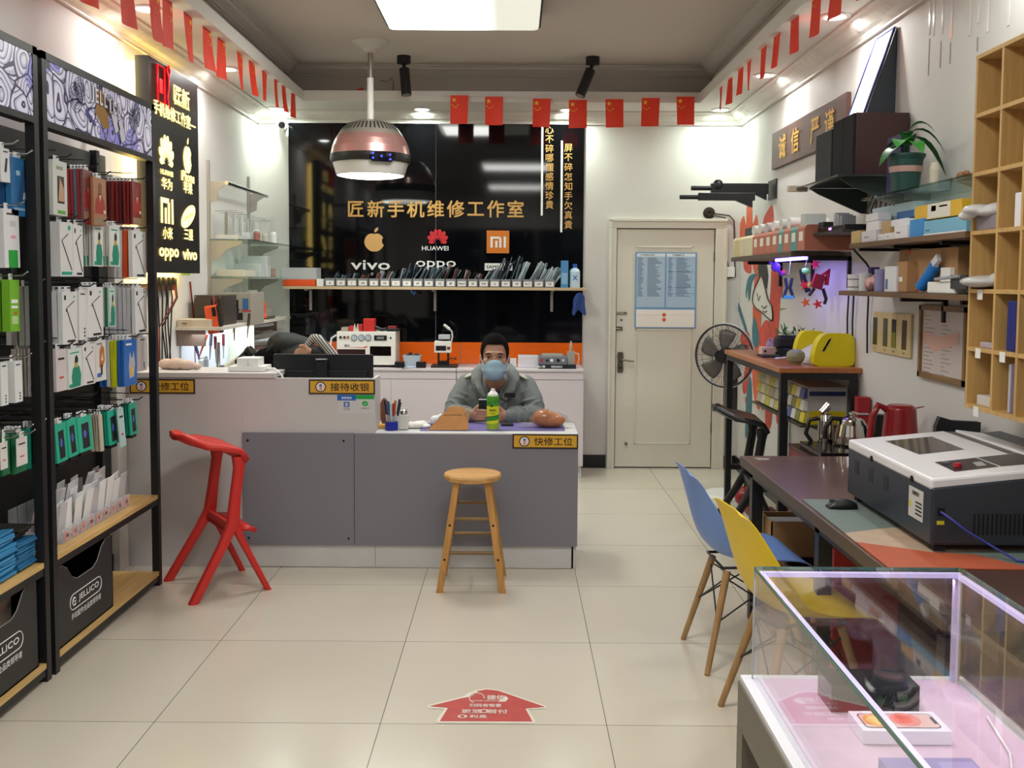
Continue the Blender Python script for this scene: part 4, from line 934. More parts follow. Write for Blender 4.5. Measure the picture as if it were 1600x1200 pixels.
# ---- clear trays with white cards
tp_ = [(123, 826), (138, 816), (152, 809), (164, 803), (174, 797), (184, 792), (194, 786), (204, 781), (213, 775)]
CLR = film('clear_plastic', 'e8eaf0', .28); PINKL = P('d9a8a8', .5); CRD = mat('white_card', 'f6f5f6', .5)
words = ['first', 'second', 'third', 'fourth', 'fifth', 'sixth', 'seventh', 'eighth', 'ninth']
for i, (px, py) in enumerate(tp_):
    p = onX(px, py, -1.86); yw = .074 if i < 3 else .07
    y0 = 4.03+i*.079; y1 = y0+.072; 
    t = thing('card_tray', words[i]+' pink labelled clear tray from the posts on the wooden shelf', 'tray', (-1.95, (y0+y1)/2, zsb), 'clear trays of screen protectors')
    b = MB(); x0, x1 = -2.08, -1.855
    for a, c in (((x0, y0, zsb), (x1, y1, zsb+.002)), ((x1-.002, y0, zsb), (x1, y1, zsb+.06)), ((x0, y0, zsb), (x1, y0+.0015, zsb+.05)), ((x0, y1-.0015, zsb), (x1, y1, zsb+.05)), ((x0, y0, zsb), (x0+.002, y1, zsb+.14))): b.box(a, c, CLR)
    b.build('tray', t)
    b = MB().box((x1, y0+.012, zsb+.008), (x1+.001, y1-.012, zsb+.048), PINKL)
    b.text(['XR', '12', '11', 'P30', 'X', '8P', '7', 'SE', 'XS'][i], .02, (x1+.0015, (y0+y1)/2, zsb+.028), Y_, Z_, TXTB, off=.02)
    b.build('label', t)
    for k_ in range(5):
        xx = -1.885-k_*.03; hh = r_.uniform(.15, .19)+(.03 if k_ > 2 else 0); w2 = .069
        R = RY(r_.uniform(.05, .3))@RX(r_.uniform(-.1, .14))
        MB().box((xx-.002, (y0+y1)/2-w2/2, zsb+.003), (xx+.001, (y0+y1)/2+w2/2, zsb+hh), CRD if (i+k_) % 4 else P('cfcbd2', .4), rot=R, c=(xx, (y0+y1)/2, zsb+.003)).build('film_card', label='white screen film card standing in the '+words[i]+' pink labelled tray', cat='card', group='film cards in the '+words[i]+' tray')
for j, (yy, hh, col) in enumerate(((3.93, .13, 'c4c8d2'), (3.97, .15, 'b4b8c2'))):
    MB().box((-1.90, yy, zsb), (-1.894, yy+.075, zsb+hh), P(col, .3), rot=RY(.18), c=(-1.9, yy, zsb)).build('film_card', label=['frosted grey card leaning right beside the posts on the wooden shelf', 'second frosted grey card from the posts on the wooden shelf'][j], cat='card')
# ---- black bins
def bin_(y0, y1, zt_, label):
    x0, x1, z0 = -2.09, -1.82, .077
    t = thing('storage_bin', label, 'bin', ((x0+x1)/2, (y0+y1)/2, z0), 'black card bins on the bottom shelves')
    BIN = mat('bin_black', '26272a', .42, noise=.1, nscale=6); EDG = P('8d8a86', .6); th = .006
    L = y1-y0
    def outl(f):
        pr = [(0, 1), (.12, 1), (.2, .93), (.28, .78), (.36, .72), (.64, .72), (.72, .78), (.8, .93), (.88, 1), (1, 1)]
        return [(y0+L*u, z0+(zt_-z0)*(v if f else 1)) for u, v in pr]
    b = MB()
    for x, f in ((x1, 1), (x0+th, 0)):
        o = [(x, y, z) for y, z in outl(f)]
        b.prism([(x, y0, z0)]+o+[(x, y1, z0)], (-th, 0, 0), BIN)
    b.box((x0, y0, z0), (x1, y0+th, zt_), BIN).box((x0, y1-th, z0), (x1, y1, zt_), BIN).box((x0, y0, z0), (x1, y1, z0+th), BIN)
    b.build('body', t)
    b = MB(); b.tube([(x1-.003, y, z+.001) for y, z in outl(1)], .0025, EDG, n=4); b.build('rim', t)
    cy = (y0+y1)/2; cz = z0+(zt_-z0)*.46; x = x1+.001
    b = MB(); hw, hh = .155, .032
    b.tube([Vector((x, cy+sx*(hw-hh)+hh*math.cos(a), cz+hh*math.sin(a))) for sx, a0 in ((1, -90), (-1, 90)) for a in [math.radians(a0+k_*22.5) for k_ in range(9)]], .0022, TXTW, n=4, closed=True)
    b.text('JELLICO', .034, (x, cy+.025, cz), Y_, Z_, TXTW, off=.03, wmax=.2)
    b.tube([Vector((x, cy-.115+.016*math.cos(a), cz+.016*math.sin(a))) for a in [math.radians(40+k_*28) for k_ in range(11)]], .003, TXTW, n=4); b.box((x, cy-.118, cz-.003), (x+.001, cy-.1, cz+.003), TXTW)
    b.text('手机配件全品类领导者', .028, (x, cy, cz-.058), Y_, Z_, TXTW, off=.01, wmax=.29)
    b.build('print', t)
bin_(3.18, 3.73, .42, 'black storage bin with white brand print at the bottom edge of the picture')
bin_(3.875, 4.437, .405, 'black storage bin with white brand print under the tray shelf')
MB().box((-2.05, 3.3, .09), (-1.87, 3.63, .39), P('8f8171', .7)).box((-1.869, 3.5, .35), (-1.868, 3.55, .391), P('c23b2b', .5)).build('carton', label='brown carton with a red mark inside the nearest black bin', cat='carton')
# ------------------------------------------------------------------ tall glowing sign on the left wall
YEL = mat('gold_glow', 'fff0a8', .4, emit=3.2, ecol='ffe07a'); REDG = mat('red_glow', 'e01020', .4, emit=.7, ecol='ff1a22'); SGB = mat('sign_board', '121110', .4)
SX = -2.0
pA = onX(235, 85, SX); pB = onX(306, 130, SX); pC = onX(317, 430, SX)
ya, yb, zt_, zb = pA.y-.03, pB.y+.03, pA.z-.01, 1.598
t = thing('brand_light_sign', 'tall black sign with glowing gold phone logos on the accessory wall', 'sign', (SX-.04, (ya+yb)/2, zb))
MB().box((SX-.075, ya, zb), (SX, yb, zt_), SGB).build('board', t)
MB().box((LW+.02, ya-.003, zb+.012), (SX-.076, yb-.03, zt_-.03), mat('strip_glow', 'ffe9a0', .4, emit=7, ecol='ffdf7e')).build('glow_strip', t)
def sg(px, py): return onX(px, py, SX+.004)
b = MB(); E = Vector((.002, 0, 0))
def st(s, px, py, h, w_=None, off=.03, m=YEL):
    p = sg(px, py); b.text(s, h, p, Y_, Z_, m, off=off, wmax=w_)
sw = yb-ya
cL = ya+sw*.30; cR = ya+sw*.74
def zz(py, y): return onX(0, 0, SX).z if 0 else CAMZ+(438-py)/F*y
def put(s, y, py, h, w_=None, off=.03, m=YEL):
    b.text(s, h, (SX+.003, y, zz(py, y)), Y_, Z_, m, off=off, wmax=w_)
put('匠新', ya+sw*.63, 158, .105, .28, .03); put('JIANGXIN', ya+sw*.63, 173, .022, .27, .02)
put('手机维修工作室—', ya+sw*.5, 188, .085, sw*.86, .025)
put('HUAWEI', cL, 275, .04, .2, .03); put('华为', cL, 292, .07, .17, .02); put('iPhone', cR, 281, .085, .24, .03); put('苹果', cR, 298, .075, .16, .02)
put('小米', cL, 368, .075, .16, .02); put('三星', cR, 370, .075, .16, .02); put('oppo', cL+.02, 401, .10, .32, .03); put('vivo', cR+.02, 401, .095, .26, .04)
petals(b, Vector((SX+.003, cL, zz(250, cL))), .13, YEL, Y_, Vector((0, 0, 0)))
b.poly([Vector((SX+.003, cR+x*.075, zz(255, cR)+y*.09)) for x, y in ap], YEL)
b.poly([Vector((SX+.003, cR+x*.075, zz(255, cR)+y*.09)) for x, y in [(.0, 1.02), (.02, 1.3), (.2, 1.5), (.3, 1.5), (.28, 1.3), (.2, 1.1)]], YEL)
mi(b, Vector((SX+.003, cL+.01, zz(333, cL))), .115, YEL, Y_, Vector((0, 0, 0)))
b.poly([Vector((SX+.003, cR+.13*math.cos(a)+.02*math.sin(a), zz(342, cR)+.065*math.sin(a)+.035*math.cos(a))) for a in [math.tau*k_/24 for k_ in range(24)]], YEL)
b.text('SAMSUNG', .03, (SX+.005, cR, zz(342, cR)), (0, 1, .25), Z_, SGB, off=.02, wmax=.17)
b.build('gold_lettering', t, label='glowing gold logos and characters')
b = MB(); c = Vector((SX+.004, ya+sw*.22, zz(140, ya+sw*.22)))
fr_ = [Vector((0, -.06, -.1)), Vector((0, .05, -.1)), Vector((0, .05, .1)), Vector((0, -.06, .1))]
b.tube([c+q for q in fr_], .006, REDG, n=5, closed=True); b.box(c+Vector((-.001, -.03, -.05)), c+Vector((.001, .025, .03)), REDG)
b.tube([c+Vector((0, .12, -.12)), c+Vector((0, .10, -.05)), c+Vector((0, .12, 0)), c+Vector((0, .12, .06)), c+Vector((0, .09, .1)), c+Vector((0, .12, .13)), c+Vector((0, .15, .1)), c+Vector((0, .12, .06))], .005, REDG, n=5)
b.build('red_emblem', t, label='glowing red phone and wrench emblem')
# green strip poster
a = onX(318, 316, LW+.004); c = onX(326, 430, LW+.004)
b = MB().box((LW+.001, yb+.03, onX(318, 430, LW).z), (LW+.003, yb+.20, onX(318, 316, LW).z), P('a3c62e', .5)); z0 = onX(318, 430, LW).z
for i in range(7): b.text('电池更换维修'[i % 6], .06, (LW+.0032, yb+.13, z0+.06+.062*i), Y_, Z_, P('56791a', .5))
b.build('green_poster', label='lime green strip poster peeking out beside the tall glowing sign', cat='poster')
# ------------------------------------------------------------------ wall rails, glass shelves
ALU = mat('bracket_metal', 'a9a59f', .4, metal=.5)
yP1, yP2 = onX(324, 330, LW).y, onX(387, 330, LW).y
t = thing('glass_shelf_unit', 'wall rails with metal brackets and two small glass shelves', 'shelf', (LW+.01, (yP1+yP2)/2, 1.3))
for y, py0, py1 in ((yP1, 255, 470), (yP2, 280, 470)):
    MB().box((LW+.001, y-.012, zz(py1, y)), (LW+.018, y+.012, zz(py0, y)), ALU).build('rail', t)
def brk(y, z, d, par):
    MB().prism([(LW+.018, y-.004, z), (LW+d, y-.004, z), (LW+d, y-.004, z-.02), (LW+d*.55, y-.004, z-.06), (LW+.07, y-.004, z-.13), (LW+.018, y-.004, z-.15)], (0, .008, 0), ALU).build('bracket', par)
zz1 = zz(288, yP1); 
for y in (yP1, yP2): brk(y, zz(287, yP1), .14, t); 
MB().tube([(LW+.14, yP1-.02, zz1-.01), (LW+.14, yP2+.05, zz1-.01)], .014, STEEL, n=12).build('hanging_bar', t)
for py in (378, 437):
    z = zz(py, yP1)
    for y in (yP1, yP2): brk(y, z-.004, .24, t)
    MB().box((LW+.02, yP1-.02, z), (LW+.30, yP2+.28 if yP2+.28 < BW else BW-.05, z+.007), GLASSG).build('glass_shelf', t, label='clear glass shelf')
z = zz(378, yP1)+.008
def clearbox(x0, y0, z0, x1, y1, z1, col, label, cat='box', name='clear_box', op=.35):
    MB().box((x0, y0, z0), (x1, y1, z1), film('film_'+col, col, op)).build(name, label=label, cat=cat)
clearbox(LW+.04, 6.95, z, LW+.2, 7.3, z+.03, 'd9d6d2', 'flat clear case on the upper small glass shelf', op=.6)
clearbox(LW+.06, 7.4, z, LW+.16, 7.5, z+.07, 'e2e4e4', 'clear round pot on the upper small glass shelf', op=.6)
for i, (x, y, w_, h, col, lab) in enumerate(((.20, 7.45, .05, .08, '8f5a52', 'small reddish jar'), (.22, 7.62, .05, .07, 'b9b2a8', 'small beige jar'), (.14, 7.66, .06, .1, 'cfd4d4', 'clear bottle'), (.24, 7.8, .05, .09, 'dfe0df', 'frosted tub'))):
    MB().lathe([(w_/2, z), (w_/2, z+h*.8), (w_/3, z+h), (0, z+h)], (LW+x, y, 0), P(col, .3), n=14).build('jar', label=lab+' at the far end of the upper small glass shelf', cat='jar')
z = zz(437, yP1)+.008
for i, (x, y, w_, d_, h, col, lab) in enumerate(((.04, 6.95, .2, .3, .05, 'd8d2c4', 'flat translucent tray'), (.05, 7.35, .2, .14, .1, 'cdd3d2', 'clear plastic tub'), (.05, 7.55, .2, .12, .16, 'd5d8d8', 'tall frosted container'), (.1, 7.78, .14, .1, .07, 'b98f84', 'small pinkish box'))):
    MB().box((LW+x, y, z), (LW+x+w_, y+d_, z+h), film('f2_'+col, col, .7)).build('storage_box', bevel=.006, label=lab+' on the lower small glass shelf', cat='box')
# hanging small clear bags under bar
for i in range(7):
    y = yP1+.12+i*.12; x = LW+.08+.02*(i % 3); zbg = zz(335, 7.1)-.005*i
    col = ['9a8f78', 'd6d8d8', 'e4e6e6', 'b9bfc4', 'dadcdc', 'e8e8e8', 'c8ccd0'][i]
    MB().box((x, y, zbg-.16-.01*(i % 2)), (x+.004, y+.085, zbg), film('bag'+col, col, .75), rot=RZ(.5)).build('parts_bag', label='small clear parts bag, '+words[i]+' on the hooks above the small glass shelves', cat='bag')
    MB().tube([(LW+.005, y+.04, zbg+.005), (LW+.16+.01*i, y+.04, zbg+.008)], .0025, STEEL, n=5).build('hook', label='thin metal hook, '+words[i]+' above the small glass shelves', cat='hook')
# power strip with cables
p = onX(262, 452, LW+.02)
ys0, ys1 = onX(228, 452, LW).y, onX(290, 450, LW).y
t = thing('power_strip', 'brown wall strip with black plugs and hanging cables below the glowing sign', 'power strip', (LW+.03, (ys0+ys1)/2, p.z))
BRN = mat('strip_brown', '4b3021', .6)
MB().box((LW+.002, 5.66, zz(457, 6)), (LW+.04, 6.15, zz(448, 6)), BRN).build('strip', t)
CBL = P('1b1a1a', .5)
b2 = MB()
for i in range(7):
    y = 5.78+i*.055; x = LW+.035+.006*(i % 3); z = zz(448, 6)
    MB().box((x-.012, y-.012, z), (x+.014, y+.012, z+.045), BLACK).build('plug', t)
    e = 5.86+.05*(i % 5)
    b2.tube([(x+.01, y, z+.01), (x+.02, y, z-.08), (LW+.03, e, z-.25), (LW+.03+.01*(i % 2), e+.04*math.sin(i), z-.45), (LW+.025, e-.03*math.cos(i*2), z-.62)], .0045, CBL if i != 5 else P('8a2a22', .5), n=6)
b2.build('cable', t)
tag(MB().tube([onX(324-1, 440, LW+.01)+Vector((0, -.35, 0)), Vector((LW+.012, 6.55, 1.3)), Vector((LW+.012, 6.56, .95))], .006, P('7c2d24', .5), n=6).build('red_cable'), 'thin dark red cable running down the wall to the workbench', 'cable')
# ------------------------------------------------------------------ repair bench in the corner
ZB = .87
MB().box((LW+.003, 6.02, ZB-.03), (-1.46, 7.2, ZB), CW).box((LW+.003, 6.04, 0), (-1.50, 6.06, ZB-.03), CW).box((LW+.003, 7.15, 0), (-1.50, 7.17, ZB-.03), CW).build('repair_bench', label='white repair bench in the corner behind the raised ledge', cat='bench')
MB().box((LW+.003, 7.22, ZB-.03), (-1.46, BW-.01, ZB), CW).box((LW+.003, 7.24, 0), (-1.5, 7.26, ZB-.03), CW).box((LW+.003, 8.1, 0), (-1.5, 8.12, ZB-.03), CW).build('corner_bench', label='white corner bench below the small glass shelves', cat='bench')
# bench shelf with router box etc.
zS = 1.262
ysA = onX(292, 490, -1.97).y
t = thing('bench_shelf', 'pale shelf over the repair bench, holding devices', 'shelf', (-1.98, 6.9, zS))
MB().box((LW+.003, 6.22, zS-.02), (-1.84, 8.15, zS), P('cdc6bc', .5)).build('board', t)
for y in (6.24, 8.12): MB().box((LW+.003, y, zS-.12), (-1.95, y+.02, zS-.02), P('7c6a60', .5)).build('bracket', t)
# lit pegboard
LP_ = mat('lit_backboard', 'e4ecf6', .6)
t = thing('pegboard', 'white backboard with tools, brightly lit, behind the bench', 'board', (-1.9, 7.4, ZB))
MB().box((LW+.003, 6.3, ZB+.01), (LW+.013, 7.33, zS-.03), LP_).build('side_board', t)
b = MB().box((LW+.003, 7.34, ZB+.002), (-1.93, 7.35, zS-.03), P('e3ecd4', .6))
b.build('back_board', t, label='pale green tinted panel')
MB().box((-2.10, 6.9, zS-.035), (-2.06, 7.3, zS-.022), mat('bench_tube', 'ffffff', .4, emit=7, ecol='eef4ff')).build('bench_light', label='white light tube under the bench shelf', cat='light')
# devices on the shelf: placed by depth and footprint
def devbox(px0, py0, px1, py1, Y, d_, col, label, cat, name, rough=.45, bev=.004, extra=None):
    a = onY(px0, py0, Y); c = onY(px1, py1, Y)
    t = thing(name, label, cat, ((a.x+c.x)/2, Y+d_/2, c.z))
    MB().box((a.x, Y, c.z), (c.x, Y+d_, a.z), P(col, rough) if isinstance(col, str) else col).build('body', t, bevel=bev)
    if extra:
        b = MB(); extra(b, a, c, Y-.002); b.build('front_detail', t)
    return t
def zfix(Y, z): return 438-(z-CAMZ)*F/Y+0   # pixel row of height z at depth Y
def ex1(b, a, c, y):
    b.box((a.x+.03, y, c.z+.03), (a.x+.06, y+.002, c.z+.035), BLACK)
py = zfix(6.24, zS)
devbox(277, py-15, 329, py, 6.24, .2, 'c4b9aa', 'beige router box on the shelf over the repair bench', 'device', 'router_box', extra=ex1)
def ex2(b, a, c, y):
    b.box((a.x+.11, y, a.z-.11), (a.x+.17, y+.002, a.z-.03), BLACK).cyl((a.x+.14, y, a.z-.085), (a.x+.14, y-.006, a.z-.085), .012, WHITEP)
    for x, z in ((a.x+.01, a.z-.012), (c.x-.02, a.z-.012)): b.cyl((x, y, z), (x, y-.002, z), .004, STEEL, n=8)
py = zfix(6.46, zS)
devbox(303, 461, 350, py, 6.46, .3, '3b3733', 'dark brown grey power supply case on the bench shelf', 'power supply', 'power_supply', extra=ex2)
def ex3(b, a, c, y):
    b.box((a.x+.04, y, a.z-.13), (a.x+.13, y+.002, a.z-.05), BLACK).box((a.x+.04, y, a.z-.19), (a.x+.16, y+.002, a.z-.14), P('26262a', .4)).box((c.x-.06, y, a.z-.12), (c.x-.02, y+.002, a.z-.04), P('3f6a9a', .3)).box((c.x-.07, y, a.z-.13), (c.x+.0, y+.002, a.z-.12), P('c03a2c', .5))
py = zfix(6.9, zS)
devbox(343, 457, 393, py, 6.9, .35, '9a948a', 'grey metal oven-like device on the bench shelf', 'device', 'rework_oven', extra=ex3)
py = zfix(7.6, zS)
devbox(394, 459, 402, zfix(7.3, zS), 7.3, .02, '23252a', 'narrow dark phone standing next to the grey device', 'phone', 'phone')
MB().lathe([(.0, 0), (.03, 0), (.03, .02), (.02, .03), (.025, .1), (.02, .12), (0, .12)], onY(411, 497, 7.5)-Z_*.0, P('dd5a3c', .4), n=16).build('orange_bottle', label='orange and white small bottle at the end of the bench shelf', cat='bottle')
o = onY(394, 456, 7.45); MB().box((o.x-.04, 7.45, o.z), (o.x+.03, 7.5, o.z+.012), P('e8e4da', .6), rot=RZ(.2)).build('tissue', label='crumpled white tissue on top of the grey device', cat='tissue')
# multimeter hanging
t = thing('multimeter', 'orange handheld multimeter hanging in front of the bench shelf', 'multimeter', onY(336, 520, 6.3))
c0 = onY(335, 499, 6.3); R = RY(-.14)
OM = P('dd5428', .45)
MB().box(c0+Vector((-.05, -.02, -.09)), c0+Vector((.03, .02, .09)), OM, rot=R, c=c0).build('body', t, bevel=.01)
MB().box(c0+Vector((-.002, -.024, .02)), c0+Vector((.022, -.018, .075)), DARK, rot=R, c=c0).box(c0+Vector((.03, -.02, -.09)), c0+Vector((.042, .02, .085)), BLACK, rot=R, c=c0).build('display', t)
MB().tube([c0+Vector((.0, 0, .09)), c0+Vector((-.01, .02, .15)), Vector((c0.x, 6.55, zS+.0))], .003, P('b02a22', .5), n=6).build('strap', t)
# small tools against the lit board
r_ = random.Random(11)
tools = [(303, 522, 'pliers with dark grips', 'pliers', '3a3440', 'e08a58'), (318, 518, 'purple flat tool', 'tool', '6c62b0', '6c62b0'), (317, 541, 'orange red clip', 'clip', 'd8523a', 'd8523a'), (337, 545, 'maroon screwdriver', 'screwdriver', '6e2330', '8a8f96'), (349, 540, 'dark red tweezers', 'tweezers', '7a2b35', 'a0a6b0'), (329, 540, 'grey blue stand', 'stand', '66748c', '8a94a6'), (309, 552, 'bundle of blue wires', 'wires', '4a5c9a', '4a5c9a'), (366, 512, 'yellow handled tool', 'tool', 'c8b53a', '5a5040'), (388, 508, 'dark clamp', 'clamp', '4a4038', '6a5a4a'), (368, 500, 'black and gold tool', 'tool', '2a2620', 'c49a34')]
for i, (px, py, lab, cat, c1, c2) in enumerate(tools):
    Y = 6.3 if px < 345 else 6.8; p = onY(px, py, Y); a_ = r_.uniform(-.4, .4)
    MB().cyl(p+Vector((0, 0, 0)), p+Vector((math.sin(a_)*.08, 0, math.cos(a_)*.08)), .010, P(c1, .4), n=8).cyl(p, p-Vector((math.sin(a_)*.09, 0, math.cos(a_)*.09)), .007, P(c2, .4), r2=.003, n=8).build('hand_tool' if cat != 'wires' else 'wire_bundle', label=lab+' hanging over the repair bench', cat=cat)
for i, (px, w_, h, col, lab) in enumerate(((296, .03, .06, '2a2c30', 'black'), (302, .025, .05, '7a2028', 'dark red'), (308, .04, .10, 'cdd6e2', 'pale blue'), (316, .05, .14, 'd8dde4', 'clear'), (326, .03, .15, '9aa6b6', 'blue grey'), (337, .04, .08, 'c4ccd8', 'silver'))):
    p = onY(px, 580, 6.25); MB().lathe([(w_/2, ZB+.001), (w_/2, ZB+h+.04), (w_/3, ZB+h+.05), (w_/3, ZB+h+.06)], (p.x, 6.2+.06*(i % 2), 0), P(col, .35), n=12).build('bench_jar', label=lab+' holder standing on the repair bench, '+words[i]+' from the wall cables', cat='holder')
# organiser drawers of screens at right end of the bench shelf
t = thing('tool_rack', 'stacked rack of repair plates beside the lit board', 'rack', onY(397, 530, 7.55))
for i in range(7):
    z = ZB+.11+i*.055; p = onY(396, 500, 7.55)
    MB().box((p.x-.05+.004*i, 7.5, z), (p.x+.11+.01*(i % 3), 7.7, z+.02), P(['9a9690', '8e5a5a', 'cfd2d6', '6a6460', 'b9bcc0', '5f5a58', '9c9894'][i], .4), rot=RY(-.12)).build('plate', t)
MB().box((onY(392, 500, 7.6).x, 7.6, ZB), (onY(395, 500, 7.6).x, 7.62, ZB+.5), STEEL).build('upright', t)
# crumpled pinkish cloth / gloves on ledge
p = onZ(280, 578, zt2+.03); b = MB()
for i, (dx, dy, r) in enumerate(((-.06, .02, .05), (0, 0, .055), (.06, -.01, .045), (.11, 0, .03), (-.02, .05, .05))): b.ball((onY(276, 578, 5.5).x+dx, 5.5+dy, zt2+.03+r*.5), (r, r*.8, r*.62), P('d3b7a8', .7), n=12, k=8)
o = b.build('cloth', label='crumpled pinkish cloth on the raised ledge behind the rack post', cat='cloth'); md = o.modifiers.new('r', 'REMESH'); md.mode = 'VOXEL'; md.voxel_size = .008
# microscope
t = thing('microscope', 'white stereo microscope with black eyepieces over the repair bench', 'microscope', (-1.72, 6.09, ZB))
p0 = onY(350, 580, 6.15); p1 = onY(374, 566, 6.13); p2 = onY(389, 551, 6.09)
MB().cyl((p0.x, 6.15, ZB), (p0.x, 6.15, ZB+.02), .1, WHITEP).cyl((p0.x-.05, 6.2, ZB), (p0.x-.05, 6.2, ZB+.3), .012, STEEL).build('stand', t)
MB().cyl(p0, p1, .035, mat('scope_white', 'd6d6ca', .35), r2=.042).box((p0.x-.05, 6.1, p0.z-.04), (p0.x+.04, 6.2, p0.z+.03), WHITEP, rot=RY(-.5)).build('body', t)
b = MB()
for dy in (-.03, .03): b.cyl(p1+Vector((0, dy, 0)), p2+Vector((0, dy, 0)), .026, BLACK).cyl(p2+Vector((0, dy, 0)), p2+Vector((.02, dy, .016)), .03, BLACK, r2=.033)
b.build('eyepiece', t)
MB().ball(p0+Vector((.0, -.05, .02)), .022, BLACK).build('focus_knob', t)
# white boxes stacked on the ledge
zl = zt2+.028
for (px0, px1, z0, h, Y, d_, lab) in ((356, 413, zl, .027, 5.39, .16, 'lower flat white box in the pile on the raised ledge'), (370, 387, zl+.028, .043, 5.41, .13, 'upper white box on the ledge pile, nearer the wall'), (387.5, 403, zl+.028, .043, 5.41, .13, 'upper white box on the ledge pile, nearer the monitor')):
    a = onY(px0, 570, Y).x; c = onY(px1, 570, Y).x
    MB().box((a, Y, z0), (c, Y+d_, z0+h), mat('white_carton', 'ecebe9', .5)).build('white_box', label=lab, cat='box', bevel=.0015)
p = onY(428, 588, 5.4)
MB().tube([(onY(414, 575, 5.44).x, 5.44, zl+.012), (onY(430, 578, 5.44).x, 5.42, zl+.014), (onY(440, 588, 5.37).x, 5.38, zt2+.01), (onY(441, 588, 5.37).x, 5.42, zt2-.1)], .006, WHITEP, n=8).build('white_cable', label='white cable curling off the end of the raised ledge', cat='cable')
# ------------------------------------------------------------------ wide monitor seen from behind
Y = 5.56; a = onY(427, 553, Y); c = onY(583, 592, Y)
t = thing('monitor', 'wide black monitor seen from behind, above the cashier sign', 'monitor', ((a.x+c.x)/2, Y, zt1))
MONB = mat('monitor_black', '15171c', .45)
zt_m = a.z; zb_m = zt_m-.235
MB().box((a.x+.0, Y, zb_m), (c.x, Y+.018, zt_m), MONB).box((a.x+.02, Y-.02, zb_m+.02), (c.x-.03, Y, zt_m-.09), MONB).build('screen_housing', t, bevel=.004)
xm = onY(504, 570, Y).x
MB().box((xm-.035, Y-.05, zt1+.012), (xm+.035, Y-.022, zt_m-.03), MONB).build('stand_column', t, bevel=.01)
MB().cyl((xm, Y-.035, zt_m-.028), (xm, Y-.035, zt_m-.024), .034, P('8a8c90', .4)).build('stand_cap', t)
MB().box((xm-.12, Y-.09, zt1+.001), (xm+.12, Y+.09, zt1+.013), MONB).build('base', t, bevel=.003)
# ------------------------------------------------------------------ shelf on the logo wall
YS = 8.0
xa, xb = onY(442, 449, YS).x, onY(916, 449, YS).x; zsh = onY(680, 448.5, YS).z
t = thing('wall_shelf', 'long pale wooden shelf across the black logo wall', 'shelf', ((xa+xb)/2, YS+.12, zsh-.02))
MB().box((xa, YS, zsh-.022), (xb, YB-.004, zsh), wood('pale_board', 'cdb48e', axis='X', contrast=.12)).build('board', t, bevel=.001)
for px in (486, 680, 862):
    x = onY(px, 460, YB).x; MB().box((x-.011, YB-.02, zsh-.20), (x+.011, YB-.004, zsh-.022), ALU).box((x-.011, YS+.04, zsh-.036), (x+.011, YB-.02, zsh-.024), ALU).build('bracket', t)
SCR = ['2a2f36', '6f7b86', '9aa6b0', '3b4650', '20242a', '8b5a55', 'bcc6cc', '4f5d68']
TRY = film('tray_grey', '9a9c9e', .75); LBL = P('f0efec', .5)
def tray(i, x0, x1, tall, n, cols, lab):
    z = zsh+.001; y0, y1 = YS+.012, YS+.2; h = .065
    t = thing('parts_tray', lab+' labelled grey tray from the orange box on the wall shelf', 'tray', ((x0+x1)/2, YS+.1, z), 'labelled trays of phone screens')
    b = MB()
    for a, c in (((x0, y0, z), (x1, y1, z+.003)), ((x0, y0, z), (x1, y0+.002, z+h)), ((x0, y1-.002, z), (x1, y1, z+h)), ((x0, y0, z), (x0+.002, y1, z+h)), ((x1-.002, y0, z), (x1, y1, z+h))): b.box(a, c, TRY)
    b.build('tray', t)
    b = MB().box((x0+.01, y0-.001, z+.008), (x1-.01, y0, z+.046), LBL)
    b.text(['6', '6S', '7', 'XR', '8', 'M2', '11', 'X', '6P', '7P', 'XS', '8P', 'MAX', 'SE', 'P20', '12', 'M1', 'V9', 'R15', 'OP', 'VX'][i], .024, ((x0+x1)/2, y0-.0014, z+.027), X_, Z_, TXTB, off=.02); b.build('label', t)
    r_ = random.Random(i*3+1)
    for k_ in range(n):
        xx = x0+.012+(x1-x0-.03)*k_/max(1, n-1); hh = tall*r_.uniform(1.05, 1.4)+.02; an = r_.uniform(.25, .65)
        yk = y0+.02+.12*r_.random()
        MB().box((xx-.0025, yk, z+.006), (xx+.0025, yk+.05, z+hh), P(cols[k_ % len(cols)], .18), rot=RY(an)@RZ(r_.uniform(-.7, .2)), c=(xx, yk, z+.004)).build('phone_screen', label='phone screen part leaning in the '+lab+' labelled grey tray', cat='screen', group='screens in the '+lab+' grey tray')
W21 = words+['tenth', 'eleventh', 'twelfth', 'thirteenth', 'fourteenth', 'fifteenth', 'sixteenth', 'seventeenth', 'eighteenth', 'nineteenth', 'twentieth', 'last']
for i in range(21):
    px0 = 507+i*17.2; x0 = onY(px0, 440, YS).x; x1 = onY(px0+16, 440, YS).x
    tall = [.08, .07, .08, .07, .09, .1, .12, .13, .12, .14, .15, .12, .10, .07, .12, .17, .19, .15, .17, .14, .13][i]
    cols = [SCR[(i+k_) % 8] for k_ in range(4)] if i < 17 else ['9fb2bd', 'c8d0d4', 'e0e4e6', '8a97a0']
    tray(i, x0, x1, tall, 4 if i < 6 else 6, cols, W21[i])
a, c = onY(442, 418, YS+.02), onY(493, 445, YS+.02)
t = thing('parts_organiser', 'orange based clear parts organiser at the end of the wall shelf', 'organiser', ((a.x+c.x)/2, YS+.1, zsh))
MB().box((a.x, YS+.01, zsh+.001), (c.x, YS+.2, zsh+.055), P('e85a2a', .35)).build('base', t, bevel=.003)
MB().box((a.x-.004, YS+.01, zsh+.056), (c.x+.01, YS+.2, a.z), film('organiser_clear', 'dfe3e6', .55)).build('lid', t, label='clear compartments')
a, c = onY(494, 436, YS), onY(505, 446, YS)
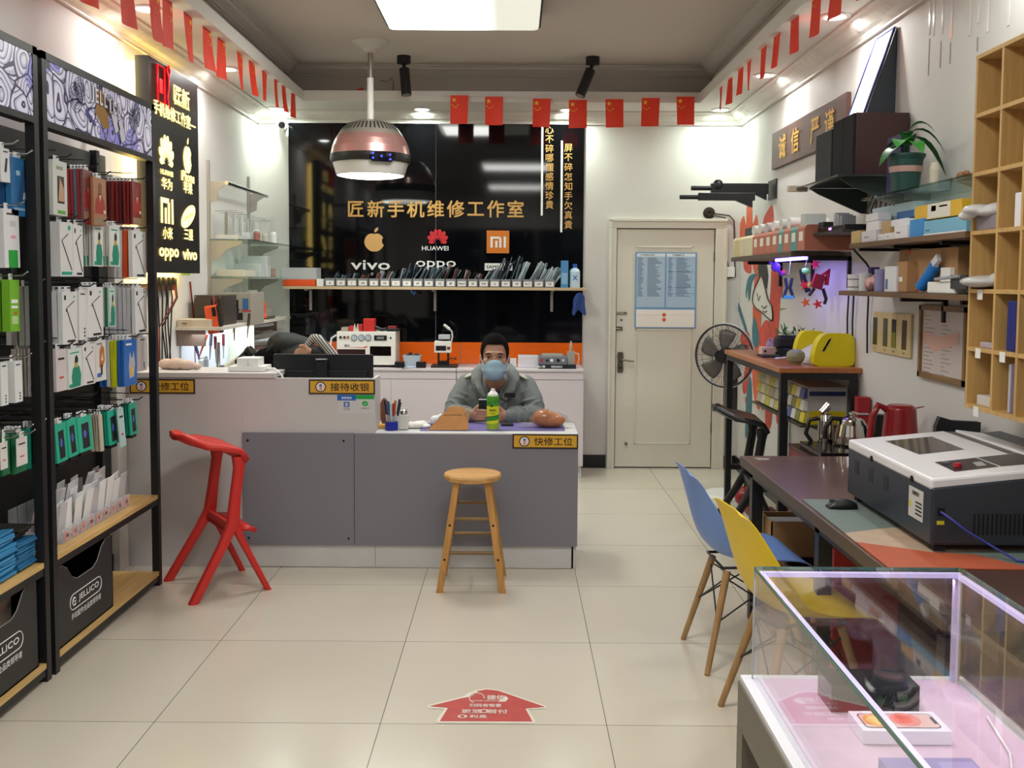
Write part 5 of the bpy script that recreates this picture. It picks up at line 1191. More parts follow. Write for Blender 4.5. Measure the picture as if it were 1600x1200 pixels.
MB().box((a.x, YS+.01, zsh+.001), (c.x, YS+.14, zsh+.06), WHITEP).build('small_tray', label='small white tray between the orange organiser and the labelled trays', cat='tray', bevel=.002)
a, c = onY(877, 407, YS), onY(888, 446, YS)
MB().box((a.x, YS+.02, zsh+.001), (c.x, YS+.1, a.z), P('4f8fc4', .4)).box((a.x+.004, YS+.0195, zsh+.03), (c.x-.006, YS+.02, zsh+.12), P('8db8d8', .4)).build('blue_box', label='slim blue box standing near the end of the wall shelf', cat='box')
p = onY(898, 445, YS+.06)
t = thing('bottle', 'white bottle with blue cap and blue mark on the wall shelf', 'bottle', (p.x, p.y, zsh))
MB().lathe([(.0, zsh+.001), (.04, zsh+.001), (.042, zsh+.01), (.042, zsh+.13), (.032, zsh+.15), (.016, zsh+.158), (.016, zsh+.165)], (p.x, p.y, 0), mat('bottle_translucent', 'c3dbea', .3)).build('body', t)
MB().cyl((p.x, p.y, zsh+.163), (p.x, p.y, zsh+.192), .018, P('2f63b8', .4)).build('cap', t)
MB().text('X', .05, (p.x, p.y-.043, zsh+.08), X_, Z_, P('2f63b8', .4), off=.03).build('mark', t)
# blue cloth hanging off the shelf end
b = MB(); a = onY(899, 462, YS-.01); pts = [(899, 470, 490), (903, 460, 497), (908, 456, 480), (914, 458, 492), (920, 464, 494)]
rows = []
for k_ in range(6):
    v = k_/5; rows.append([Vector((onY(px+math.sin(v*4+i)*1.2, 0, YS).x, YS-.012+.012*math.sin(i*2.1+v*3), onY(px, p0+(p1-p0)*v, YS).z)) for i, (px, p0, p1) in enumerate(pts)])
b.grid(rows, P('27427e', .8), thick=.006); o = b.build('blue_cloth', label='blue cloth hanging from the end of the wall shelf', cat='cloth'); o.modifiers.new('s', 'SUBSURF').levels = 1
p = onY(645, 455, YS+.02); MB().tube([p+Vector((-.02, 0, .012)), p+Vector((-.005, -.008, -.01)), p+Vector((.01, 0, -.03)), p+Vector((.02, 0, -.005))], .006, P('2f4f8e', .8), n=6).build('blue_ribbon', label='small blue ribbon knotted under the middle of the wall shelf', cat='ribbon')
# ------------------------------------------------------------------ things on the back cabinets
zc2 = zc+.001
Y = 7.86
a, c = onY(526, 518, Y), onY(618, 566, Y)
t = thing('vacuum_machine', 'white vacuum laminating machine with three dials on the back cabinet', 'machine', ((a.x+c.x)/2, Y+.15, zc))
VM = mat('machine_white', 'e9e7e0', .35); z1 = a.z; z0 = zc+.02
MB().box((a.x, Y, z0), (c.x, Y+.3, z1), VM).build('body', t, bevel=.004)
for x in (a.x+.03, c.x-.03):
    for y in (Y+.03, Y+.26): MB().cyl((x, y, zc), (x, y, z0+.002), .015, BLACK, n=12).build('foot', t)
def pm(px, py): p = onY(px, py, Y); return p
for px in (553.5, 564.7, 575.5):
    p = pm(px, 527.5); MB().cyl((p.x, Y, p.z), (p.x, Y-.01, p.z), .025, P('5a6068', .3), n=20).cyl((p.x, Y-.01, p.z), (p.x, Y-.0105, p.z), .02, P('b9c4cf', .3), n=20).tube([(p.x, Y-.012, p.z), (p.x+.012, Y-.012, p.z+.01)], .0015, BLACK, n=4).build('dial', t)
for px, col in ((532.3, '2c3a32'), (538.4, '5c3a30'), (544, '8a6a3a')):
    p = pm(px, 527); MB().cyl((p.x, Y, p.z), (p.x, Y-.008, p.z), .011, P(col, .3), n=14).build('button', t)
p = pm(594.5, 528); MB().box((p.x-.05, Y-.006, p.z-.02), (p.x+.05, Y, p.z+.02), BLACK).box((p.x-.028, Y-.007, p.z-.01), (p.x+.028, Y-.0055, p.z+.01), P('7c8288', .3)).build('display', t, bevel=.004)
p = pm(610.5, 528); MB().cyl((p.x, Y, p.z), (p.x, Y-.004, p.z), .008, BLACK, n=12).build('socket', t)
a2, c2 = pm(578, 541), pm(611, 556); MB().box((a2.x, Y-.002, c2.z), (c2.x, Y, a2.z), mat('oven_window', '120c0c', .1)).build('window', t)
a2, c2 = pm(526, 545.5), pm(571, 557); MB().box((a2.x+.004, Y-.002, c2.z-.02), (c2.x, Y, a2.z), P('2c1212', .3)).build('slot', t)
b = MB(); p = pm(548, 542.5)
b.poly([(p.x-.10, Y-.001, p.z+.0), (p.x+.12, Y-.001, p.z-.006), (p.x+.14, Y-.001, p.z+.012), (p.x+.10, Y-.001, p.z+.0)], P('cf3a2c', .4)); b.text('神州', .022, (p.x-.03, Y-.001, p.z+.012), X_, Z_, P('2a3c78', .5), off=.02)
b.build('print', t)
# things on the machine
def small(px0, py0, px1, z0, Y, d_, col, label, cat, name, rot=None, bev=.003):
    a, c = onY(px0, py0, Y), onY(px1, py0, Y)
    return MB().box((a.x, Y, z0), (c.x, Y+d_, a.z), P(col, .4) if isinstance(col, str) else col, rot=rot).build(name, label=label, cat=cat, bevel=bev)
zm = z1+.001
small(567.5, 498, 585, zm, 7.88, .1, 'c42f2b', 'tall red box on top of the white machine', 'box', 'red_box')
small(545, 509.5, 553, zm, 7.9, .08, 'b8332e', 'small red block left of the grey clip on the white machine', 'block', 'red_block')
small(559, 507, 566, zm, 7.9, .08, 'b8332e', 'small red block between the clip and the tall red box', 'block', 'red_block')
small(533, 511.5, 544, zm, 7.9, .1, 'a39a8c', 'flat beige box stack at the end of the white machine top', 'box', 'beige_box')
a = onY(556, 515, 7.87); MB().prism([(a.x-.022, 7.87, zm), (a.x+.022, 7.87, zm), (a.x+.012, 7.87, zm+.06), (a.x+.004, 7.87, zm+.02), (a.x-.004, 7.87, zm+.02), (a.x-.012, 7.87, zm+.06)], (0, .04, 0), P('d5cdbf', .4)).build('clip', label='beige two pronged clip on the white machine', cat='clip')
small(604, 513.5, 622, zm, 7.9, .14, '1c1c1e', 'flat black box on the end of the white machine', 'box', 'black_box')
small(606, 509.5, 619, zm+.014, 7.93, .08, '8a2a30', 'dark red strip lying on the flat black box', 'strip', 'red_strip')
a = onY(596, 510, 7.9); MB().tube([(a.x-.05, 7.9, zm+.035), (a.x, 7.9, zm+.015), (a.x+.04, 7.9, zm+.02)], .014, BLACK, n=10).build('heat_gun', label='black handle tool lying on the white machine', cat='tool')
# back strap of a red loop
a = onY(522, 540, 7.9); MB().tube([Vector((a.x+.0, 7.9, zc+.02)), Vector((a.x-.03, 7.9, a.z)), Vector((a.x-.02, 7.9, a.z+.06)), Vector((a.x+.02, 7.9, a.z+.085))], .008, P('e8e6e2', .4), n=8).build('white_hose', label='pale hose looping beside the white machine', cat='hose')
# basket
a, c = onY(629, 556, 7.87), onY(657, 568, 7.87)
t = thing('basket', 'small pale blue plastic basket of parts on the back cabinet', 'basket', ((a.x+c.x)/2, 7.93, zc))
BK = P('c9d6e2', .4); zt3 = a.z
b = MB(); r0 = [Vector((x, y, zc2)) for x, y in ((a.x+.02, 7.89), (c.x-.02, 7.89), (c.x-.02, 7.99), (a.x+.02, 7.99))]; r1 = [Vector((x, y, zt3)) for x, y in ((a.x, 7.87), (c.x, 7.87), (c.x, 8.01), (a.x, 8.01))]
b.loft([r0, r1], BK, smooth=False, cap=False); b.add(r0, [(0, 1, 2, 3)], BK); b.tube(r1, .004, BK, n=6, closed=True); b.build('body', t)
for i in range(5): MB().box((a.x+.02+i*.02, 7.9, zt3-.03), (a.x+.045+i*.02, 7.96, zt3+.012+.01*(i % 2)), P(['6a5a50', '2a2a2c', '8a6a60', '4a5058', '33302e'][i], .4), rot=RY(.3*i)).build('spare_component', label='small dark component poking out of the pale blue basket', cat='component', group='components in the basket')
for i, (px0, px1, lab) in enumerate(((616.5, 631.5, 'next to the white machine'), (650, 665, 'on the far side of the blue basket'))):
    small(px0, 565.5, px1, zc2, 7.83, .06, '17171a', 'small black adapter '+lab, 'adapter', 'adapter')
MB().tube([onZ(620, 571, zc+.004), onZ(632, 577, zc+.004), onZ(645, 572, zc+.004), onZ(662, 571, zc+.004)], .003, BLACK, n=6).build('thin_cable', label='thin black cable lying across the back cabinet', cat='cable')
p = onY(642, 571, 7.83); MB().tube([Vector((p.x+.035*math.cos(a_), 7.83+.02*math.sin(a_), zc+.008)) for a_ in [k_*.524 for k_ in range(12)]], .006, P('b9c4d6', .3), n=6, closed=True).build('coiled_cable', label='coiled pale cable in front of the blue basket', cat='cable')
# screen press
Y = 7.92; p = onY(691, 570, Y)
t = thing('screen_press', 'white and black screen separating press with a curved desk light', 'machine', (p.x, Y, zc))
a, c = onY(673, 568, Y-.06), onY(714, 574, Y-.06)
MB().box((a.x, Y-.06, zc2), (c.x, Y+.12, zc+.018), BLACK).build('base', t, bevel=.003)
a2, c2 = onY(678.5, 533, Y), onY(705, 551.5, Y)
MB().box((a2.x, Y, c2.z), (c2.x, Y+.1, a2.z), VM).build('head', t, bevel=.006)
MB().box((onY(681, 540, Y).x, Y-.003, onY(0, 543.5, Y).z), (onY(697, 540, Y).x, Y, onY(0, 536, Y).z), BLACK).box((onY(698.5, 540, Y).x, Y-.003, onY(0, 542, Y).z), (onY(703.5, 540, Y).x, Y, onY(0, 537.5, Y).z), P('8a3030', .3)).build('display', t)
b = MB()
for px in (685, 700): b.box((onY(px-1.5, 560, Y).x, Y+.01, zc+.018), (onY(px+1.5, 560, Y).x, Y+.04, c2.z), BLACK)
b.box((onY(687, 560, Y).x, Y, zc+.018), (onY(699, 560, Y).x, Y+.06, zc+.05), BLACK)
b.cyl(onY(700, 560, Y), onY(713, 560, Y), .004, BLACK).cyl(onY(711, 560, Y), onY(713, 560, Y), .012, BLACK)
b.build('column', t)
b = MB().box((onY(688, 525, Y).x, Y+.02, a2.z), (onY(700, 525, Y).x, Y+.07, onY(0, 523, Y).z), BLACK).box((onY(685, 520, Y).x, Y, onY(0, 526, Y).z), (onY(703, 520, Y).x, Y+.1, onY(0, 519, Y).z), P('b9bfc4', .3)); b.build('clamp', t, bevel=.003)
MB().tube([onY(705, 535, Y+.02), onY(707, 526, Y+.02), onY(706, 518, Y+.02), onY(702, 513.5, Y+.02)], .006, P('d8d8d4', .3), n=8).cyl(onY(702, 514, Y+.02), onY(694, 507.5, Y), .012, WHITEP, r2=.010).build('curved_light', t)
# right group: white box, hot plate station, small clock
small(809.5, 556, 841, zc2, 7.9, .16, 'd8d4dc', 'flat white box beside the heating plate behind the seated person', 'box', 'white_box')
small(797, 560, 807, zc2+.0, 8.0, .05, 'd6d9dc', 'small white device partly hidden behind the seated person', 'device', 'small_device')
Y = 7.84; a, c = onY(841, 557, Y), onY(900, 573.5, Y)
t = thing('heating_plate', 'grey heating plate station with black front and upright tube', 'machine', ((a.x+c.x)/2, Y+.1, zc))
MB().box((a.x, Y, zc2), (c.x, Y+.2, zc+.035), P('22252c', .4)).box((a.x, Y, zc+.035), (onY(886, 560, Y).x, Y+.2, a.z), P('7a7d86', .4)).build('body', t, bevel=.003)
MB().box((a.x+.03, Y+.02, a.z), (onY(880, 550, Y).x, Y+.19, a.z+.014), P('a9a8a0', .4)).build('plate', t)
b = MB()
for px, col in ((846, 'b03030'), (855, '3a3a40'), (862, 'f4f4f6'), (872, '1a1a1e'), (880, 'c8c8cc')): p = onY(px, 563, Y); MB().cyl((p.x, Y, p.z), (p.x, Y-.01, p.z), .012, P(col, .3), n=12).build('knob', t)
MB().text('维小智', .022, (onY(850, 0, Y).x, Y-.001, zc+.017), X_, Z_, TXTW, off=.02).text('智能加热台', .018, (onY(875, 0, Y).x, Y-.001, zc+.017), X_, Z_, TXTW, off=.02).build('print', t)
p = onY(892, 555, Y+.05)
MB().box((p.x-.03, Y+.03, zc+.035), (p.x+.03, Y+.08, onY(0, 544.5, Y).z), P('a7a6a0', .4)).cyl((p.x-.0, Y+.05, onY(0, 545, Y).z), (p.x, Y+.05, onY(0, 535, Y).z), .014, P('c4a088', .4)).cyl((p.x, Y+.05, onY(0, 536, Y).z), (p.x, Y+.05, onY(0, 528, Y).z), .010, P('b8c0c8', .2), r2=.006).build('upright_tube', t)
MB().tube([(p.x+.02, Y+.06, onY(0, 547, Y).z), (p.x+.06, Y+.06, onY(0, 548, Y).z), (p.x+.065, Y+.06, onY(0, 556, Y).z), (p.x+.055, Y+.06, onY(0, 566, Y).z)], .005, P('e0dcd8', .4), n=8).build('tube', t)
# ------------------------------------------------------------------ things on the low desk
zd = zt1+.001
def onD(px, py): return onZ(px, py, zt1)
a, b_, c, d_ = onD(656, 673.5), onD(883, 673.5), onD(880, 664), onD(672, 664)
t = MB().prism([(a.x, a.y, zd), (b_.x, b_.y, zd), (b_.x, 5.70, zd), (a.x, 5.70, zd)], (0, 0, .003), mat('purple_mat', '6c63a0', .5, noise=.06)).build('desk_mat', label='purple desk mat under the spray can on the low desk', cat='mat')
zm = zd+.004
# pen cup
p = onD(612, 667); p = Vector((onY(612, 660, 5.42).x, 5.42, zd))
t = thing('pen_cup', 'blue round cup of pens and tools on the low desk', 'cup', p)
BC = P('1c2ba0', .35)
MB().lathe([(0, zd), (.036, zd), (.036, zd+.047), (.033, zd+.047), (.033, zd+.004), (0, zd+.004)], (p.x, p.y, 0), BC, n=28, cap=False).build('cup', t)
pens = [(-.02, .0, -.12, '252a3a', .16), (-.012, .01, -.05, '2c6a9a', .15), (0, -.012, -.02, 'b9c8d4', .14), (.006, .0, .03, 'b23a30', .14), (.01, .012, .06, 'c87a30', .155), (.018, 0, .16, '2a2f52', .165), (.02, -.01, .2, '303848', .15), (-.006, .015, .0, '3a3a3a', .13)]
pn = ['dark navy', 'teal blue', 'pale silver', 'red', 'orange wood', 'dark blue', 'slate grey', 'charcoal']
for i, (dx, dy, le, col, L) in enumerate(pens):
    b = MB(); o = Vector((p.x+dx, p.y+dy, zd+.006)); e = o+Vector((math.sin(le)*L, 0, math.cos(le)*L))
    b.cyl(o, o+(e-o)*.55, .0045, P('c2c6ca', .3), n=10).cyl(o+(e-o)*.5, e, .0065, P(col, .35), n=10); b.build('pen', label=pn[i]+' pen or tool standing in the blue cup', cat='pen')
# white pump bottle
p = Vector((onY(631, 660, 5.44).x, 5.44, zd))
t = thing('pump_bottle', 'square white bottle with a steel top beside the pen cup', 'bottle', p)
MB().box((p.x-.026, p.y-.026, zd), (p.x+.026, p.y+.026, zd+.083), mat('bottle_white', 'd6d4ce', .3)).build('body', t, bevel=.006)
MB().lathe([(.02, zd+.083), (.021, zd+.092), (.018, zd+.102), (.021, zd+.105), (.012, zd+.112), (0, zd+.112)], p*1-Z_*p.z, STEEL, n=20).build('steel_top', t)
# wooden handled brush and yellow bits behind
p = Vector((onY(600, 650, 5.54).x, 5.56, zd)); MB().ball((p.x, p.y, zd+.08), (.028, .02, .08), wood('brush_wood', '7c4a2c', axis='Z'), n=14).build('brush', label='brown wooden brush standing behind the pen cup', cat='brush')
p = Vector((onY(596, 660, 5.46).x+.01, 5.48, zd)); MB().box((p.x-.03, p.y-.03, zd), (p.x+.03, p.y+.03, zd+.022), P('d9a24a', .6)).build('sponge', label='small tan sponge beside the pen cup', cat='sponge', bevel=.005)
# tissues
def blob(name, pts, m, vox, label, cat, zmin=None, parent=None, bump=0):
    b = MB()
    for c_, r in pts: b.ball(c_, r, m, n=14, k=9)
    if zmin is not None:
        for v in b.v: v.z = max(v.z, zmin)
    o = b.build(name, parent, label=label, cat=cat); md = o.modifiers.new('r', 'REMESH'); md.mode = 'VOXEL'; md.voxel_size = vox; md.use_smooth_shade = True
    sm = o.modifiers.new('s', 'SMOOTH'); sm.iterations = 4; sm.factor = .6
    return o
TIS = mat('tissue_white', 'e9e6e0', .8, bump=.3, bscale=30)
x = onY(654, 660, 5.48).x
blob('tissue', [((x-.04, 5.49, zd+.016), (.035, .04, .02)), ((x, 5.49, zd+.018), (.04, .045, .022)), ((x+.04, 5.48, zd+.012), (.03, .03, .014)), ((x+.02, 5.51, zd+.02), (.03, .03, .02))], TIS, .004, 'crumpled white tissue lying beside the white bottle', 'tissue', zmin=zd)
x = onY(680, 655, 5.58).x; blob('plastic_wrap', [((x, 5.58, zd+.03), (.03, .03, .03)), ((x+.03, 5.58, zd+.04), (.02, .02, .03)), ((x-.02, 5.60, zd+.015), (.025, .02, .015))], mat('wrap', 'dfe2e4', .25, bump=.4, bscale=40), .004, 'crumpled clear wrap behind the brown paper bag', 'wrap', zmin=zd)
# spray can
p = Vector((onY(770, 655, 5.44).x, 5.44, zm))
t = thing('spray_can', 'green and yellow spray can with white cap on the purple mat', 'can', p)
r = .034; k_ = 5.44/F
def cz(py): return zm+(665-py)*k_
CG1, CY, CG2 = P('4d9a2f', .25), P('cfd62c', .25), P('3a8a34', .25)
MB().lathe([(0, zm), (r-.002, zm), (r, zm+.005), (r, cz(628)), (r, cz(614)), (r-.002, cz(612))], (p.x, p.y, 0), [P('d8dad6', .3), P('d8dad6', .3), CY, CG1, CG1], n=36).build('can', t)
b = MB()
def band(z0l, z0r, z1l, z1r, m, a0=-1.35, a1=1.35, rr=r+.0005):
    N = 16; rows = []
    for i in range(N+1):
        f = i/N; an = a0+(a1-a0)*f; q = Vector((p.x+math.sin(an)*rr, p.y-math.cos(an)*rr, 0)); rows.append([q+Z_*(z0l+(z0r-z0l)*f), q+Z_*(z1l+(z1r-z1l)*f)])
    b.grid(rows, m)
band(cz(652), cz(649), cz(645), cz(642), CG2); band(cz(626), cz(622), cz(622), cz(617), CG2); band(cz(646), cz(642), cz(645), cz(641), BLACK)
band(cz(664), cz(664), cz(656), cz(654), P('8fae2a', .3))
b.text('清洁剂', .012, (p.x, p.y-r-.001, cz(634)), X_, Z_, BLACK, off=.02).text('多功能', .008, (p.x, p.y-r-.001, cz(639)), X_, Z_, BLACK)
b.ball((p.x-.006, p.y-r, cz(627)), (.006, .002, .008), BLACK, n=8, k=5); b.build('print', t)
MB().lathe([(r-.004, cz(612)), (r-.006, cz(609)), (.018, cz(606)), (.012, cz(604)), (.011, cz(601)), (0, cz(600.5))], (p.x, p.y, 0), WHITEP, n=28).build('cap', t)
# folded brown paper bag
KR = mat('kraft_paper', 'b07a45', .75, noise=.1, nscale=12)
Y = 5.39; q = lambda px, py, dy=0: onY(px, py, Y+dy)
t = thing('paper_bag', 'folded brown paper bag standing in front of the hands', 'bag', q(700, 672)*1)
out = [(669, 671.5), (731, 671.5), (731.5, 660), (726, 651), (724.5, 648), (727, 640), (714, 638), (703, 638), (690, 649)]
zb0 = min(q(*o).z for o in out)
pts = [Vector((q(*o).x, Y+(q(*o).z-zb0)*.75, zm+(q(*o).z-zb0))) for o in out]
MB().prism(pts, (0, .012, 0), KR).build('front', t)
b = MB()
nrm = Vector((0, -1, .75)).normalized()
def onbag(px, py): g = q(px, py); return Vector((g.x, Y+(g.z-zb0)*.75, zm+(g.z-zb0)))+nrm*.0012
DKB = P('4f3a24', .7)
for i in range(9): g = onbag(694+i*3.2, 650.5); b.box(g-Vector((.003, 0, .003)), g+Vector((.003, .0005, .003)), DKB)
b.build('print', t)
MB().grid([[onbag(px, py)+Vector((0, .014, 0)) for px, py in r2] for r2 in (((724, 652), (731, 661)), ((729, 644), (733, 650)), ((730, 641), (731, 645)))], KR).build('side_fold', t)
# bread in plastic wrap
x0 = onY(856, 655, 5.52).x; BRD = mat('bread_crust', 'c46a22', .35, noise=.25, nscale=9, coat=.6)
blob('bread', [((x0, 5.54, zm+.042), (.092, .055, .044)), ((x0-.02, 5.53, zm+.055), (.062, .05, .045)), ((x0+.03, 5.54, zm+.038), (.07, .05, .04))], BRD, .004, 'golden bread loaf wrapped in clear plastic at the desk end', 'bread', zmin=zm)
o = blob('bread_wrapper', [((x0, 5.535, zm+.042), (.108, .063, .05)), ((x0-.02, 5.53, zm+.055), (.072, .057, .052)), ((x0+.04, 5.54, zm+.04), (.08, .056, .046)), ((x0+.10, 5.55, zm+.024), (.055, .035, .02)), ((x0+.13, 5.55, zm+.015), (.025, .03, .012)), ((x0-.11, 5.52, zm+.014), (.035, .03, .012)), ((x0-.14, 5.52, zm+.010), (.03, .02, .009))], film('wrapper_film', 'b5a595', .2, .12), .004, 'clear crinkled plastic wrapper around the bread', 'wrapper', zmin=zm-.001)
MB().box((onY(783, 655, 5.58).x, 5.56, zm), (onY(802, 655, 5.58).x, 5.64, zm+.012), BLACK).build('wallet', label='dark flat case lying beside the spray can', cat='case', bevel=.003)
# ------------------------------------------------------------------ right wall
def wR(px, py, x=RW): return onX(px, py, x)
def zat(py, Y, px=1300): return onY(px, py, Y).z
# wood plaque
yA, yB = 7.2, 5.60; z0, z1 = 2.367, 2.623
t = thing('wood_plaque', 'dark brown wood plaque with four gold brush characters', 'plaque', (RW-.02, 6.3, z0), )
MB().box((RW-.028, yB, z0), (RW-.001, yA, z1), wood('plaque_wood', '54342c', axis='Y', contrast=.2)).build('board', t, bevel=.002)
ZI = Vector((0, -1, 0))
for ch, px in (('诚', 1230), ('信', 1250), ('严', 1281), ('谨', 1304)):
    y = wR(px, 200).y; b = MB(); b.text(ch, .17, (RW-.03, y, (z0+z1)/2), ZI, Z_, mat('plaque_gold', 'd9a63c', .4, metal=.2), off=.022, wmax=.17, lift=.002); b.build('gold_character', t)
# TV wall mounts
t = thing('tv_mount', 'pair of black folding wall arms above the painted mural', 'wall mount', (RW-.3, 7.2, 2.1))
p = lambda px, py, Y: onY(px, py, Y)
YM = 7.25
b = MB().box(p(1112, 286, YM), p(1201, 303, YM)+Vector((0, .05, 0)), BMET); b.cyl(p(1080, 294, YM+.02), p(1116, 294, YM+.02), .017, BMET).ball(p(1122, 290, YM+.02), (.04, .03, .045), BMET, n=14)
b.build('upper_arm', t, bevel=.003)
b = MB().box(p(1092, 301, YM-.1), p(1178, 314, YM-.06), BMET); b.cyl(p(1062, 308, YM-.08), p(1095, 308, YM-.08), .016, BMET)
b.prism([p(1150, 313, YM-.1), p(1176, 313, YM-.1), p(1176, 324, YM-.1)], (0, .04, 0), BMET); b.build('lower_arm', t, bevel=.003)
b = MB().box((RW-.012, YM-.12, zat(312, YM)), (RW-.001, YM+.1, zat(282, YM)), BMET); b.prism([p(1178, 303, YM), p(1198, 303, YM), p(1198, 313, YM)], (0, .02, 0), BMET); b.box(p(1150, 300, YM-.08), p(1176, 303, YM+.03), BMET)
b.build('wall_plate', t)
# round hole with cables, junction box
c = onY(1108, 333, BW-.002)
MB().lathe([(.05, 0), (.048, .012), (.02, .02), (0, .012)], (c.x, BW-.001, c.z), mat('hole_dark', '2b1a18', .8), n=18, axis=(0, -1, 0)).build('cable_hole', label='rough dark cable hole in the back wall above the door corner', cat='hole')
b = MB().tube([onY(1112, 333, BW-.012), onY(1140, 337, BW-.012), onY(1147, 345, BW-.012), onY(1148, 410, BW-.012), onY(1149, 432, BW-.012), onY(1132, 436, BW-.012), onY(1129, 445, BW-.012), onY(1128, 560, BW-.012), onY(1128, 720, BW-.012)], .006, P('4a3b38', .5), n=6); b.build('wall_cable', label='thin dark cable running down the corner from the cable hole', cat='cable')
MB().tube([onY(1114, 336, BW-.01), onY(1133, 340, BW-.01), onY(1134, 400, BW-.01), onY(1138, 418, BW-.01)], .008, P('6a5a56', .5), n=6).build('wall_cable', label='short curved cable between the cable hole and the junction box', cat='cable')
a, d_ = onY(1132, 417, BW-.03), onY(1148, 433, BW-.03)
MB().box((a.x, BW-.035, d_.z), (d_.x, BW-.002, a.z), WHITEP).build('junction_box', label='small white junction box in the corner beside the door', cat='box', bevel=.004)
# mural
t = thing('wall_mural', 'painted mural of red and teal drips with a pale mask-like face outline', 'mural', (RW-.002, 7.0, .7))
RM, RM2, TM, KM = mat('mural_red', 'c9503f', .6, noise=.15, nscale=10), mat('mural_orange', 'd4603f', .6, noise=.1, nscale=10), mat('mural_teal', '3e7480', .6), mat('mural_ink', '33302f', .6)
def mpoly(pts, m, k_=1, par=t, nm='paint_shape'):
    b = MB(); b.poly([wR(x, y, RW-.0012*k_) for x, y in pts][::-1], m); return b
def smooth(pts, n=4):
    out = []; N = len(pts)
    for i in range(N):
        p0, p1, p2, p3 = [Vector((*pts[(i+j-1) % N], 0)) for j in range(4)]
        for k_ in range(n):
            u = k_/n; q = .5*((2*p1)+(-p0+p2)*u+(2*p0-5*p1+4*p2-p3)*u*u+(-p0+3*p1-3*p2+p3)*u**3); out.append((q.x, q.y))
    return out
shapes = [([(1155, 357), (1162, 337), (1166, 352), (1167, 320), (1175, 322), (1176, 350), (1182, 335), (1185, 352), (1184, 390), (1170, 396), (1160, 385)], RM2, 1),
 ([(1192, 348), (1200, 328), (1207, 321), (1209, 345), (1206, 380), (1196, 385)], RM, 1),
 ([(1162, 400), (1172, 398), (1174, 425), (1167, 426), (1162, 418)], RM, 1), ([(1174, 400), (1183, 398), (1184, 420), (1180, 428), (1176, 415)], RM2, 1),
 ([(1206, 420), (1217, 425), (1219, 470), (1213, 560), (1208, 600), (1203, 560), (1201, 500), (1204, 450)], RM, 1),
 ([(1180, 430), (1190, 440), (1188, 520), (1180, 560), (1176, 500)], RM2, 1), ([(1216, 430), (1222, 440), (1222, 460), (1217, 465)], RM, 1),
 ([(1158, 520), (1171, 522), (1171, 560), (1166, 590), (1163, 560), (1158, 545)], RM, 1), ([(1176, 572), (1190, 560), (1192, 610), (1186, 640), (1178, 620)], RM2, 1),
 ([(1160, 600), (1168, 560), (1172, 585), (1168, 610), (1162, 615)], RM, 1), ([(1164, 622), (1170, 618), (1170, 632), (1166, 635)], RM, 1),
 ([(1193, 570), (1205, 560), (1206, 640), (1203, 668), (1196, 668), (1195, 640), (1190, 640), (1186, 610)], RM, 1), ([(1209, 560), (1217, 575), (1216, 655), (1212, 650)], RM, 1),
 ([(1186, 520), (1199, 500), (1203, 540), (1200, 560), (1190, 560)], RM, 1),
 ([(1149, 430), (1154, 445), (1152, 465), (1158, 485), (1167, 515), (1164, 516), (1155, 490), (1150, 470)], TM, 1), ([(1165, 455), (1170, 432), (1184, 428), (1175, 440), (1172, 460), (1170, 470), (1167, 452), (1166, 466)], TM, 1),
 ([(1175, 515), (1179, 495), (1186, 525), (1184, 540), (1177, 540)], TM, 1), ([(1167, 610), (1173, 590), (1174, 640), (1167, 680), (1164, 676)], TM, 1)]
for i, (pts, m, k_) in enumerate(shapes): mpoly(smooth(pts), m, 1+.12*i).build('paint_shape', t)
KF = mat('mural_face', 'd8d4cb', .6)
face = [(1190, 432), (1196, 452), (1200, 468), (1206, 480), (1207, 500), (1200, 497), (1190, 488), (1180, 480), (1176, 470), (1178, 455), (1184, 440)]
mpoly(smooth(face), KF, 3.6).build('face_shape', t)
b = MB(); b.tube([wR(x, y, RW-.006) for x, y in smooth(face)], .006, KM, n=5, closed=True)
b.tube([wR(x, y, RW-.006) for x, y in ((1190, 478), (1194, 482), (1198, 478))], .004, KM, n=5); b.tube([wR(x, y, RW-.006) for x, y in ((1192, 486), (1195, 488), (1198, 486))], .004, KM, n=5); b.tube([wR(x, y, RW-.006) for x, y in ((1183, 458), (1185, 470), (1188, 462))], .003, KM, n=5)
b.build('ink_line', t)
mpoly([(1186, 405), (1196, 403), (1200, 430), (1198, 452), (1192, 440), (1186, 440), (1184, 420)], KM, 3.4).build('hair_shape', t)
GR = P('9aa060', .6)
mpoly([(1212, 484), (1222, 481), (1230, 482), (1222, 485)], GR, 1).build('leaf_shape', t)
# ------------------------------------------------------------------ shelf A with file boxes, hanging toys and violet light
DB = wood('dark_board', '5a463a', axis='Y', contrast=.25)
xA, yA0, yA1 = 1.525, 5.53, 7.06; zA = 1.737
t = thing('wall_shelf', 'dark shelf with terracotta file boxes, violet light under it', 'shelf', (1.7, 6.2, zA-.03))
MB().box((xA, yA0, zA-.028), (RW-.001, yA1, zA), DB).build('board', t, bevel=.002)
for y in (5.52, 6.2, 6.95): MB().box((1.62, y, zA-.05), (RW-.001, y+.02, zA-.028), BMET).box((RW-.02, y, zA-.2), (RW-.001, y+.02, zA-.028), BMET).build('bracket', t)
MB().box((1.60, 5.55, zA-.045), (1.63, 6.15, zA-.029), mat('violet_tube', 'b9a8ff', .4, emit=9, ecol='8a78ff')).build('violet_light_tube', label='violet light tube under the file box shelf', cat='light')
TER, TEA, CRE = P('b8735f', .6), P('5f9490', .6), P('d8cfae', .6)
pxs = [1140, 1147, 1154, 1162, 1175, 1184, 1194, 1204, 1214, 1222, 1233, 1244, 1256]
cols = [CRE, P('cfc089', .6), CRE, CRE, TER, TER, TER, TER, TEA, TER, TEA, TER]
